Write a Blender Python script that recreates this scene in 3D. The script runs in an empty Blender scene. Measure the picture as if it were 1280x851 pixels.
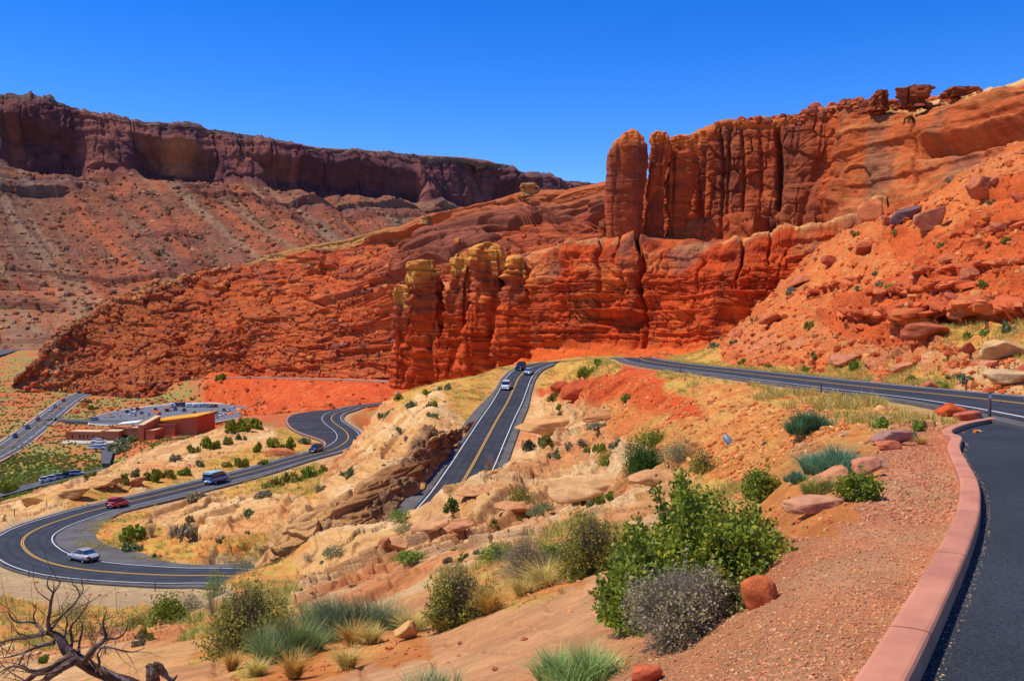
import bpy, math, random
import numpy as np
from mathutils import Vector, Matrix

SC = bpy.context.scene
COL = SC.collection
R = math.radians
random.seed(7)
RNG = np.random.default_rng(11)

# ------------------------------------------------------------------ camera, sky, sun
F, CX, CY = 1200.0, 640.0, 387.0          # focal length, centre and horizon in photo pixels
cam_d = bpy.data.cameras.new('camera')
cam = bpy.data.objects.new('camera', cam_d); COL.objects.link(cam)
cam.location = (0, 0, 0); cam.rotation_euler = (R(90), 0, 0)
cam_d.sensor_width = 36; cam_d.lens = 36 * F / 1280
cam_d.shift_y = -(425.5 - CY) / 1280
cam_d.clip_start = 0.1; cam_d.clip_end = 20000
SC.camera = cam

SUN_AZ = R(-91)        # measured from the view direction (+Y), negative = left
SUN_EL = R(62)
world = bpy.data.worlds.new('World'); SC.world = world; world.use_nodes = True
wn = world.node_tree.nodes; wl = world.node_tree.links
sky = wn.new('ShaderNodeTexSky'); sky.sky_type = 'NISHITA'; sky.sun_disc = False
sky.sun_elevation = SUN_EL; sky.sun_rotation = SUN_AZ
sky.altitude = 1800; sky.air_density = 0.7; sky.dust_density = 0.0; sky.ozone_density = 1.0
hs = wn.new('ShaderNodeHueSaturation'); hs.inputs['Saturation'].default_value = 1.44; hs.inputs['Value'].default_value = 2.1
hs.inputs['Hue'].default_value = 0.517
bg = wn['Background']; bg.inputs['Strength'].default_value = 0.12
wl.new(sky.outputs[0], hs.inputs['Color']); wl.new(hs.outputs[0], bg.inputs['Color'])
sun_d = bpy.data.lights.new('sun', 'SUN'); sun_d.energy = 5.0; sun_d.angle = R(0.5); sun_d.color = (1.0, 0.94, 0.84)
sun = bpy.data.objects.new('sun', sun_d); COL.objects.link(sun)
sdir = Vector((math.sin(SUN_AZ) * math.cos(SUN_EL), math.cos(SUN_AZ) * math.cos(SUN_EL), math.sin(SUN_EL)))
sun.rotation_euler = sdir.to_track_quat('Z', 'Y').to_euler()
SC.view_settings.view_transform = 'Standard'; SC.view_settings.look = 'None'
SC.view_settings.exposure = 0.0; SC.view_settings.gamma = 1.0
SC.view_settings.use_curve_mapping = False
SC.cycles.max_bounces = 5; SC.cycles.diffuse_bounces = 3; SC.cycles.transparent_max_bounces = 6

# ------------------------------------------------------------------ helpers
def P(px, py, d):
    return Vector(((px - CX) / F * d, d, -(py - CY) / F * d))
def tag(o, label=None, cat=None, group=None, kind=None):
    if label: o['label'] = label
    if cat: o['category'] = cat
    if group: o['group'] = group
    if kind: o['kind'] = kind
    return o
def empty(name, loc, rz=0.0):
    o = bpy.data.objects.new(name, None); COL.objects.link(o)
    o.location = loc; o.rotation_euler = (0, 0, rz); o.empty_display_size = 0.3
    return o
def mesh_obj(name, V, Fq, mat, parent=None, col=None, smooth=True, tris=False):
    V = np.asarray(V, np.float32).reshape(-1, 3); Fq = np.asarray(Fq, np.int32)
    k = Fq.shape[1]
    me = bpy.data.meshes.new(name)
    me.vertices.add(len(V)); me.vertices.foreach_set('co', V.ravel())
    me.loops.add(Fq.size); me.loops.foreach_set('vertex_index', Fq.ravel())
    me.polygons.add(len(Fq))
    me.polygons.foreach_set('loop_start', np.arange(0, Fq.size, k, dtype=np.int32))
    if smooth: me.polygons.foreach_set('use_smooth', np.ones(len(Fq), bool))
    else: me.polygons.foreach_set('use_smooth', np.zeros(len(Fq), bool))
    me.update(calc_edges=True)
    if col is not None:
        a = me.color_attributes.new('Col', 'FLOAT_COLOR', 'POINT')
        c4 = np.ones((len(V), 4), np.float32); c4[:, :3] = np.asarray(col, np.float32).reshape(-1, 3)
        a.data.foreach_set('color', c4.ravel())
    if mat: me.materials.append(mat)
    o = bpy.data.objects.new(name, me); COL.objects.link(o)
    if parent: o.parent = parent
    return o
def grid_faces(ny, nx, flip=False):
    i = np.arange(ny * nx, dtype=np.int32).reshape(ny, nx)
    q = np.stack([i[:-1, :-1], i[:-1, 1:], i[1:, 1:], i[1:, :-1]], -1).reshape(-1, 4)
    return q[:, ::-1] if flip else q

PERM = RNG.permutation(256).astype(np.int32)
RV = RNG.random(256).astype(np.float32)
def _h(a, b, c): return PERM[(PERM[(PERM[a & 255] + b) & 255] + c) & 255]
def vn3(x, y, z):
    """value noise in -1..1"""
    x, y, z = np.broadcast_arrays(np.asarray(x, np.float32), np.asarray(y, np.float32), np.asarray(z, np.float32))
    xf = np.floor(x); yf = np.floor(y); zf = np.floor(z)
    xi = xf.astype(np.int32); yi = yf.astype(np.int32); zi = zf.astype(np.int32)
    fx = x - xf; fy = y - yf; fz = z - zf
    fx = fx * fx * (3 - 2 * fx); fy = fy * fy * (3 - 2 * fy); fz = fz * fz * (3 - 2 * fz)
    a0 = PERM[xi & 255]; a1 = PERM[(xi + 1) & 255]
    out = 0
    b = [PERM[(a0 + yi) & 255], PERM[(a1 + yi) & 255], PERM[(a0 + yi + 1) & 255], PERM[(a1 + yi + 1) & 255]]
    l = []
    for dz in (0, 1):
        v = [RV[PERM[(q + zi + dz) & 255]] for q in b]
        m0 = v[0] + (v[1] - v[0]) * fx; m1 = v[2] + (v[3] - v[2]) * fx
        l.append(m0 + (m1 - m0) * fy)
    return (l[0] + (l[1] - l[0]) * fz) * 2 - 1
def vn2(x, y, s=0):
    x, y = np.broadcast_arrays(np.asarray(x, np.float32), np.asarray(y, np.float32))
    xf = np.floor(x); yf = np.floor(y); xi = xf.astype(np.int32) + s * 37; yi = yf.astype(np.int32) + s * 91
    fx = x - xf; fy = y - yf
    fx = fx * fx * (3 - 2 * fx); fy = fy * fy * (3 - 2 * fy)
    a0 = PERM[xi & 255]; a1 = PERM[(xi + 1) & 255]
    v00 = RV[PERM[(a0 + yi) & 255]]; v10 = RV[PERM[(a1 + yi) & 255]]
    v01 = RV[PERM[(a0 + yi + 1) & 255]]; v11 = RV[PERM[(a1 + yi + 1) & 255]]
    m0 = v00 + (v10 - v00) * fx; m1 = v01 + (v11 - v01) * fx
    return (m0 + (m1 - m0) * fy) * 2 - 1
def fbm2(x, y, o=4, s=0, g=0.5):
    r = 0; a = 1.0; t = 0
    for i in range(o):
        r = r + a * vn2(x * 2 ** i * 1.03, y * 2 ** i * .97, s + i); t += a; a *= g
    return r / t
def fbm3(x, y, z, o=4, g=0.5):
    r = 0; a = 1.0; t = 0
    for i in range(o):
        k = 2 ** i; r = r + a * vn3(x * k + 17 * i, y * k - 31 * i, z * k + 7 * i); t += a; a *= g
    return r / t
def worley2(x, y, s=0, jit=0.9):
    """returns F1, F2, cell random"""
    x, y = np.broadcast_arrays(np.asarray(x, np.float32), np.asarray(y, np.float32))
    xi = np.floor(x).astype(np.int32); yi = np.floor(y).astype(np.int32)
    f1 = np.full(x.shape, 9., np.float32); f2 = f1.copy(); cr = np.zeros(x.shape, np.float32)
    for dx in (-1, 0, 1):
        for dy in (-1, 0, 1):
            cx = xi + dx; cy = yi + dy
            h = PERM[(PERM[(cx + s * 13) & 255] + cy) & 255]; h2 = PERM[(h + 91 + s) & 255]
            d = np.sqrt((cx + .5 + jit * (RV[h] - .5) - x) ** 2 + (cy + .5 + jit * (RV[h2] - .5) - y) ** 2)
            m = d < f1
            f2 = np.where(m, f1, np.minimum(f2, d)); cr = np.where(m, RV[PERM[(h2 + 5) & 255]], cr); f1 = np.where(m, d, f1)
    return f1, f2, cr
def sst(a, b, x):
    t = np.clip((x - a) / (b - a), 0, 1); return t * t * (3 - 2 * t)
def mixc(a, b, t):
    t = np.asarray(t)[..., None]; return np.asarray(a) * (1 - t) + np.asarray(b) * t
def cr_spline(pts, n=12):
    """Catmull-Rom through pts"""
    p = np.array(pts, float); p = np.vstack([2 * p[0] - p[1], p, 2 * p[-1] - p[-2]])
    out = []
    for i in range(1, len(p) - 2):
        for k in range(n):
            t = k / n
            out.append(0.5 * ((2 * p[i]) + (-p[i - 1] + p[i + 1]) * t + (2 * p[i - 1] - 5 * p[i] + 4 * p[i + 1] - p[i + 2]) * t * t + (-p[i - 1] + 3 * p[i] - 3 * p[i + 1] + p[i + 2]) * t ** 3))
    out.append(p[-2]); return np.array(out)

# ------------------------------------------------------------------ materials
def newmat(name):
    m = bpy.data.materials.new(name); m.use_nodes = True
    return m, m.node_tree.nodes, m.node_tree.links, m.node_tree.nodes['Principled BSDF']
def surf_mat(name, nscale=1.0, amp=0.35, bump=0.3, bdist=0.3, rough=0.95, col=None, speck=0.0, bscale=None, bed=None):
    """vertex colour (or one colour) broken up by noise, with a bump; world-scale noise"""
    m, n, l, b = newmat(name)
    b.inputs['Roughness'].default_value = rough; b.inputs['Specular IOR Level'].default_value = 0.12
    tc = n.new('ShaderNodeTexCoord'); co = tc.outputs['Object']
    if col is None:
        a = n.new('ShaderNodeVertexColor'); a.layer_name = 'Col'; c = a.outputs['Color']
    else:
        a = n.new('ShaderNodeRGB'); a.outputs[0].default_value = (*col, 1); c = a.outputs[0]
    n1 = n.new('ShaderNodeTexNoise'); n1.inputs['Scale'].default_value = nscale; n1.inputs['Detail'].default_value = 8; n1.inputs['Roughness'].default_value = 0.65
    l.new(co, n1.inputs['Vector'])
    mr = n.new('ShaderNodeMapRange'); mr.inputs[1].default_value = 0.25; mr.inputs[2].default_value = 0.75
    mr.inputs[3].default_value = 1 - amp; mr.inputs[4].default_value = 1 + amp
    l.new(n1.outputs['Fac'], mr.inputs[0])
    mx = n.new('ShaderNodeMix'); mx.data_type = 'RGBA'; mx.blend_type = 'MULTIPLY'; mx.inputs[0].default_value = 1
    l.new(c, mx.inputs[6]); l.new(mr.outputs[0], mx.inputs[7]); out = mx.outputs[2]
    if speck:
        vo = n.new('ShaderNodeTexVoronoi'); vo.inputs['Scale'].default_value = speck; l.new(co, vo.inputs['Vector'])
        hv = n.new('ShaderNodeMapRange'); hv.inputs[1].default_value = 0.0; hv.inputs[2].default_value = 1.0; hv.inputs[3].default_value = 0.6; hv.inputs[4].default_value = 1.5
        sx = n.new('ShaderNodeSeparateColor'); l.new(vo.outputs['Color'], sx.inputs[0]); l.new(sx.outputs[0], hv.inputs[0])
        m2 = n.new('ShaderNodeMix'); m2.data_type = 'RGBA'; m2.blend_type = 'MULTIPLY'; m2.inputs[0].default_value = 1
        l.new(out, m2.inputs[6]); l.new(hv.outputs[0], m2.inputs[7]); out = m2.outputs[2]
    bedo = None
    if bed:                                        # thin bedding: noise squeezed in height, in colour and relief
        sxy, sz, ba, bb = bed
        mp = n.new('ShaderNodeMapping'); mp.inputs['Scale'].default_value = (sxy, sxy, sz); mp.inputs['Rotation'].default_value = (0, .09, 0); l.new(co, mp.inputs['Vector'])
        nb = n.new('ShaderNodeTexNoise'); nb.inputs['Scale'].default_value = 1.0; nb.inputs['Detail'].default_value = 7; nb.inputs['Roughness'].default_value = .7; l.new(mp.outputs[0], nb.inputs['Vector'])
        rb = n.new('ShaderNodeMapRange'); rb.inputs[1].default_value = .3; rb.inputs[2].default_value = .7; rb.inputs[3].default_value = 1 - ba; rb.inputs[4].default_value = 1 + ba; l.new(nb.outputs['Fac'], rb.inputs[0])
        m3 = n.new('ShaderNodeMix'); m3.data_type = 'RGBA'; m3.blend_type = 'MULTIPLY'; m3.inputs[0].default_value = 1; l.new(out, m3.inputs[6]); l.new(rb.outputs[0], m3.inputs[7]); out = m3.outputs[2]; bedo = nb.outputs['Fac']
    l.new(out, b.inputs['Base Color'])
    n2 = n.new('ShaderNodeTexNoise'); n2.inputs['Scale'].default_value = bscale or nscale * 3; n2.inputs['Detail'].default_value = 10; n2.inputs['Roughness'].default_value = 0.7
    l.new(co, n2.inputs['Vector'])
    bp = n.new('ShaderNodeBump'); bp.inputs['Strength'].default_value = bump; bp.inputs['Distance'].default_value = bdist
    l.new(n2.outputs['Fac'], bp.inputs['Height']); last = bp
    if bed:
        b2 = n.new('ShaderNodeBump'); b2.inputs['Strength'].default_value = 1.0; b2.inputs['Distance'].default_value = bed[3]; l.new(bedo, b2.inputs['Height']); l.new(bp.outputs[0], b2.inputs['Normal']); last = b2
    l.new(last.outputs[0], b.inputs['Normal'])
    return m
def flat_mat(name, col, rough=0.6, metal=0.0, spec=0.5, coat=0.0, noise=0.0):
    m, n, l, b = newmat(name)
    b.inputs['Base Color'].default_value = (*col, 1); b.inputs['Roughness'].default_value = rough
    b.inputs['Metallic'].default_value = metal; b.inputs['Specular IOR Level'].default_value = spec
    b.inputs['Coat Weight'].default_value = coat
    if noise:
        n1 = n.new('ShaderNodeTexNoise'); n1.inputs['Scale'].default_value = 8; n1.inputs['Detail'].default_value = 6
        tc = n.new('ShaderNodeTexCoord'); l.new(tc.outputs['Object'], n1.inputs['Vector'])
        mr = n.new('ShaderNodeMapRange'); mr.inputs[1].default_value = .3; mr.inputs[2].default_value = .7; mr.inputs[3].default_value = 1 - noise; mr.inputs[4].default_value = 1 + noise
        l.new(n1.outputs['Fac'], mr.inputs[0])
        mx = n.new('ShaderNodeMix'); mx.data_type = 'RGBA'; mx.blend_type = 'MULTIPLY'; mx.inputs[0].default_value = 1
        mx.inputs[6].default_value = (*col, 1); l.new(mr.outputs[0], mx.inputs[7]); l.new(mx.outputs[2], b.inputs['Base Color'])
    return m
# ------------------------------------------------------------------ roads: centre lines (x, y, z), camera at the origin
ROAD_A = [(8,-12,-1.4),(13,8,-2.2),(17.2,20,-2.95),(19.9,30.4,-3.5),(22.5,42,-4.15),(24.2,52.8,-4.75),(24.9,65,-5.35),(24.9,80,-5.95),(23.8,108,-6.9),
  (22.6,135,-7.8),(24,170,-9.1),(27.5,215,-10.8),(28.5,250,-12.5),(25.5,272,-13.8),(19,284,-14.9),(11,287,-15.9),(5,278,-17),(2.0,262,-18.4),(0.5,245,-20),(-1.2,220,-21.4),
  (-3.1,196,-22.5),(-4.8,170,-23.4),(-6.3,147,-24.2),(-8.2,126,-25.2),(-11.5,114,-26.8),(-18,108.5,-28.8),(-26,109.8,-30.6),(-35.4,115.6,-32.0)]
for px, py, d in [(204,718.5,118),(127,713.8,121.2),(79.6,707.4,125.5),(47.8,697.8,130),(31.8,686.7,135),(28,677,140),(35,667.6,145.5),(57,656.4,152),(95.5,643.7,161),
  (127,634.8,169),(178,623,181),(248,606,200),(320,588,222),(373.6,572.7,244),(415,561.5,265),(431,553,283),(435.5,545.7,300),(431,538,318),(418.7,529,342),(414,522.8,362),(418.7,516.7,385),(431,512.5,402),(446,508,425)]:
    ROAD_A.append(tuple(P(px, py, d)))
ROAD_A += [(-60,446,-43.6),(-50,466,-44.2),(-48,500,-45),(-60,540,-46)]
ZP = -72.0
def PZ(px, py, z=ZP):
    d = -z * F / (py - CY); return tuple(P(px, py, d))
ROAD_FAR = [tuple(P(505,478.5,600)), tuple(P(480,477,622)), tuple(P(430,475,662)), tuple(P(370,473,712)), tuple(P(310,472,762)), tuple(P(262,473,800)), tuple(P(225,477,830))]
HWY = [PZ(-160,650), PZ(-60,596), PZ(0,566.5), PZ(23.5,550.8), PZ(51.7,529.5), PZ(72,513), PZ(94,497.5), PZ(124.5,486.5), PZ(170,481)]
ACCESS = [PZ(62,525.5), PZ(85,526.5), PZ(125,528), PZ(160,527)]
LOWR = [P(-160,652,352), P(-40,628,352), P(0,620,358), P(50,607,366), P(105,595,374), P(160,585,380)]
FARHWY = [PZ(-160,466,-60.5), PZ(-20,446,-60.5), PZ(10,439,-60.5), PZ(30,434.5,-60.5), PZ(60,431,-60.5)]
def res(pts, n=10): return cr_spline([tuple(p) for p in pts], n)
RA = res(ROAD_A, 12)
RFAR = res(ROAD_FAR, 6); RH = res(HWY, 8); RAC = res(ACCESS, 4); RL = res(LOWR, 6); RFH = res(FARHWY, 6)

# raster of distance to the road, its height and side
GX0, GX1, GY0, GY1, GS = -120., 70., -14., 560., 0.5
gnx = int((GX1 - GX0) / GS); gny = int((GY1 - GY0) / GS)
gx = GX0 + np.arange(gnx) * GS; gy = GY0 + np.arange(gny) * GS
rD = np.full((gny, gnx), 99., np.float32); rZ = np.zeros((gny, gnx), np.float32); rS = np.zeros((gny, gnx), np.float32); rT = np.zeros((gny, gnx), np.float32)
def raster(poly, reach=26.):
    L = 0
    for k in range(len(poly) - 1):
        a, b = poly[k], poly[k + 1]
        x0 = max(0, int((min(a[0], b[0]) - reach - GX0) / GS)); x1 = min(gnx, int((max(a[0], b[0]) + reach - GX0) / GS))
        y0 = max(0, int((min(a[1], b[1]) - reach - GY0) / GS)); y1 = min(gny, int((max(a[1], b[1]) + reach - GY0) / GS))
        if x0 >= x1 or y0 >= y1: continue
        X, Y = np.meshgrid(gx[x0:x1], gy[y0:y1])
        dx, dy = b[0] - a[0], b[1] - a[1]; ll = dx * dx + dy * dy + 1e-9
        t = np.clip(((X - a[0]) * dx + (Y - a[1]) * dy) / ll, 0, 1)
        D = np.hypot(X - a[0] - t * dx, Y - a[1] - t * dy)
        s = np.sign(dx * (Y - a[1]) - dy * (X - a[0]))      # + = left of travel
        m = D < rD[y0:y1, x0:x1]
        rD[y0:y1, x0:x1][m] = D[m]; rZ[y0:y1, x0:x1][m] = (a[2] + t * (b[2] - a[2]))[m]; rS[y0:y1, x0:x1][m] = s[m]
        rT[y0:y1, x0:x1][m] = (k + t)[m]
raster(RA)
def samp(grid, X, Y, nearest=False):
    fx = (X - GX0) / GS; fy = (Y - GY0) / GS
    ok = (fx >= 0) & (fx < gnx - 1.001) & (fy >= 0) & (fy < gny - 1.001)
    fx = np.clip(fx, 0, gnx - 1.002); fy = np.clip(fy, 0, gny - 1.002)
    if nearest: return grid[np.rint(fy).astype(int), np.rint(fx).astype(int)], ok
    ix = fx.astype(np.int32); iy = fy.astype(np.int32); u = fx - ix; v = fy - iy
    r = (grid[iy, ix] * (1 - u) + grid[iy, ix + 1] * u) * (1 - v) + (grid[iy + 1, ix] * (1 - u) + grid[iy + 1, ix + 1] * u) * v
    return r, ok

# ------------------------------------------------------------------ kerb line of the foreground path
KD = np.array([1.0,3.0,4.51,6.22,8.4,10.5,12.9,15.8,18.8,21.7])
KX = np.array([-0.55,0.72,1.62,2.59,3.8,4.9,6.04,7.27,8.55,9.95])
def path_z(d): return -(1.45 + .065 * d)
KX = KX + .10
KERB = [(x, d) for x, d in zip(KX, KD)] + [(10.45,23.0),(11.4,25.0),(13.3,28.0),(15.4,30.7)]
kerb_c = res([(x, d, path_z(d)) for x, d in KERB], 8)
def kerb_side(X, Y):
    """metres to the right of the kerb (+ = on the path)"""
    xk = np.interp(Y, kerb_c[:, 1], kerb_c[:, 0]); return X - xk

# ------------------------------------------------------------------ the ground: control points (px, py, depth)
G = []
# foreground path, gravel slope
for x, d in KERB[:]:
    px = CX + F * x / d; py = CY - path_z(d) / d * F
    G.append((px, py + 3, d)); G.append((px + 260, py + 3, d)); G.append((px + 700, py + 3, d))
G += [(1000,760,7.0),(900,795,7.3),(800,851,7.2),(1000,851,4.9),(900,900,5.6),(600,1100,4.5),(800,1100,4.2),(300,1100,6),(0,1100,8),(-250,1100,9),(600,1700,2.2),(-200,1900,2.5),(1000,1700,1.9),(1500,1700,1.6),
 (1100,660,9.6),(1000,690,9.5),(940,735,9.2),(1000,640,13),(1110,600,13),(1050,600,15),(1090,575,17.5),(1150,560,18),(1120,542,24),(1170,528,29),(1210,520,32),
 (980,610,17),(960,640,16),(900,700,14.5),(830,760,12.5),(760,780,11.5),(700,830,9.5),(600,851,10.2),(450,860,12.5),(300,880,14),(100,900,17),(-100,900,20),
 # bright slickrock dome, centre bottom
 (780,712,17),(700,750,15.5),(600,795,14.5),(500,830,14.5),(430,851,14.5),
 # shrubs hollow behind it
 (760,700,24),(690,705,25),(600,745,22),(560,770,21),(480,795,20),(400,800,21),(300,800,24),(250,820,22),(150,850,20),(30,860,22),
 (-150,870,25),(560,700,34),(640,680,36),(480,740,34),(420,745,38),(360,760,38),(250,790,32),(160,800,38),(205,780,45),(130,780,60),(60,805,48),(0,810,50),(-150,830,45),
 # orange bank below the right road
 (1040,560,26),(1100,528,34),(1000,545,36),(1080,505,47),(1010,502,57),(950,520,52),(940,560,42),(880,570,50),(900,500,82),(840,520,70),(860,475,108),(800,472,130),(782,462,150),(770,461,185),(740,466,190),
 (820,550,66),(800,600,56),(850,600,45),(900,610,36),(950,590,34),(760,620,62),(700,655,58),(740,585,78),(700,615,75),(640,650,68),(600,660,72),
 (760,500,130),(700,505,175),(700,478,205),(690,500,190),(665,500,215),(700,468,250),(735,462,246),(757,460,232),(775,458,215),(720,530,150),(680,530,165),(655,555,150),(650,575,128),(612,592,112),(680,570,115),(700,600,92),
 (560,613,102),(506,637,96),(560,650,84),(500,665,84),(483,650,92),(434,659,92),(391,671,91),(354,702,90),(430,700,74),(480,700,62),(520,700,50),(440,715,62),(380,712,76),(350,725,70),(300,716,82),(290,735,62),(330,740,52),(240,765,56),(250,748,80),
 (150,762,88),(100,768,84),(60,775,78),(200,757,92),(20,770,80),(130,748,100),(60,745,100),(170,747,102),(240,744,104),(290,738,104),
 # behind that crest the ground falls to the hidden road
 (510,690,105),(440,705,104),(400,712,102),(354,722,104),
 # island of slickrock between the roads
 (540,545,151),(497,578,137),(460,597,130),(430,612,127),(400,628,124),(370,655,122),(350,678,121),(300,690,124),(250,693,126),(200,688,130),(150,686,134),(118,681,137),(130,664,145),(170,650,154),(220,638,160),
 (260,655,140),(300,655,134),(350,640,134),(300,628,158),(350,612,170),(400,597,180),(380,620,150),(430,590,165),(450,575,185),(480,560,175),(500,545,178),(540,515,195),(470,545,215),(430,575,225),(440,560,240),
 (560,500,215),(500,520,225),(600,480,238),(575,490,235),(630,462,262),(648,452,285),(600,470,272),(560,477,275),(500,492,270),(470,505,268),(450,517,270),(470,530,245),
 (450,560,330),(490,530,330),(560,520,330),(560,490,420),(480,500,430),(620,470,340),(640,462,320),(700,451,310),(800,446,300),
 # beyond the mid road to the cliff foot
 (760,446,300),(850,448,245),(870,449,215),
 # left slickrock slope outside the road
 (0,760,80),(60,730,108),(0,735,105),(-100,760,85),(-60,700,128),(-150,700,125),(0,655,150),(-80,650,165),(20,640,163),(60,628,172),(110,612,185),(160,600,205),(220,583,232),(280,570,250),(340,557,275),
 (20,632,185),(60,612,212),(110,597,225),(170,572,262),(230,550,300),(290,530,340),(335,522,365),(330,519,420),(300,525,440),(420,503,450),(440,500,470),
 (240,555,380),(160,580,330),(100,605,290),(40,630,250),(-60,650,240),(-160,680,220),
 (100,596,378),(0,622,360),(-160,655,352),(200,560,440),(280,543,470),(330,530,500),
 (480,480,600),(430,477.5,655),(370,475.5,705),(310,475,755),(262,476,795),(480,475,680),(400,474,740),(310,474,810),(440,492,560),(400,498,590),(360,500,620),(345,490,690),(480,488,530),(450,505,460),
 (330,512,640),(345,512,560),(310,503,738),(262,499,775),(200,501,760),(330,500,700),
 (372,524,358),(376,530,335),(390,542,305),(402,552,285),(385,517,385),(355,528,350),(385,552,285),(360,545,300),
 # right side beyond the road: talus
 (1280,492,64),(1450,500,48),(1600,480,60),(1200,478,80),(1120,470,100),(1020,468,125),(940,462,150),(890,457,180),(1280,450,76),(1450,430,62),(1200,445,96),(1120,445,115),(1040,440,140),(960,440,165),(900,440,190),
 (1280,412,84),(1150,418,112),(1060,412,150),(980,405,182),(920,422,200),(880,440,225),
 (1280,350,105),(1450,300,95),(1180,365,125),(1100,362,160),(1030,365,195),(980,370,222),(930,405,235),
 (1280,290,130),(1180,310,155),(1100,310,190),(1050,320,220),(1010,330,245),(960,372,260),
 (1280,230,160),(1450,180,130),(1600,120,120),(1200,250,185),(1120,275,225),(1060,290,262),(1020,316,275),(1280,180,195),(1200,222,215),(1130,262,250),(1080,285,285),
 (1450,250,200),(1280,260,260),(1180,300,300),(1080,330,340),(1000,380,330),(930,420,300),
]
for px in (-400, -160, -40, 40, 100, 160, 220, 290, 350):       # the valley floor
    for d in (430, 500, 600, 700, 820, 950):
        if px > 170 and d < 520: continue
        if px > 300 and d < 600: continue
        if px > 190 and d > 740: continue
        G.append((px, CY + 72.0 / d * F, d))
for px in (-400, -100, 60, 200, 350):
    for d, h in ((1150, 66), (1300, 62), (1500, 60), (1740, 60)): G.append((px, CY + h / d * F, d))
for px in (450, 600, 750, 900, 1100, 1400, 1700):
    for d, h in ((600, 45), (900, 50), (1700, 45)): G.append((px, CY + h / d * F, d))
for i in range(36, len(RA) - 30, 12):                             # the road bed itself
    x, y, z = RA[i]
    if y > 20: G.append((CX + F * x / y, CY - F * z / y, y))
G = np.array(G, float)
KV = 3.0
def uv(px, d): return np.stack([np.asarray(px) / 120.0, np.log(d) * KV], -1)
C = uv(G[:, 0], G[:, 2])
def tps(r2): return np.where(r2 > 1e-12, 0.5 * r2 * np.log(r2 + 1e-12), 0)
N = len(C)
A = np.zeros((N + 3, N + 3)); r2 = ((C[:, None] - C[None]) ** 2).sum(-1)
A[:N, :N] = tps(r2) + np.eye(N) * 0.004; A[:N, N] = 1; A[:N, N + 1:] = C; A[N, :N] = 1; A[N + 1:, :N] = C.T
W = np.linalg.solve(A, np.concatenate([G[:, 1] - CY, [0, 0, 0]]))
def tps_eval(px, d):
    q = uv(px, d).reshape(-1, 2); out = np.empty(len(q))
    for i in range(0, len(q), 20000):
        qq = q[i:i + 20000]; k = tps(((qq[:, None] - C[None]) ** 2).sum(-1))
        out[i:i + 20000] = k @ W[:N] + W[N] + qq @ W[N + 1:]
    return out
# coarse table, sampled bicubically fine by linear interpolation on a dense table
TX = np.linspace(-520, 1900, 243); TD = np.linspace(math.log(1.2), math.log(1800), 300)
TT = tps_eval(np.repeat(TX[None], len(TD), 0).ravel(), np.exp(np.repeat(TD[:, None], len(TX), 1)).ravel()).reshape(len(TD), len(TX))
def table(px, d):
    fx = np.clip((px - TX[0]) / (TX[1] - TX[0]), 0, len(TX) - 1.001); fy = np.clip((np.log(d) - TD[0]) / (TD[1] - TD[0]), 0, len(TD) - 1.001)
    ix = fx.astype(int); iy = fy.astype(int); u = fx - ix; v = fy - iy
    return (TT[iy, ix] * (1 - u) + TT[iy, ix + 1] * u) * (1 - v) + (TT[iy + 1, ix] * (1 - u) + TT[iy + 1, ix + 1] * u) * v

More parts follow.
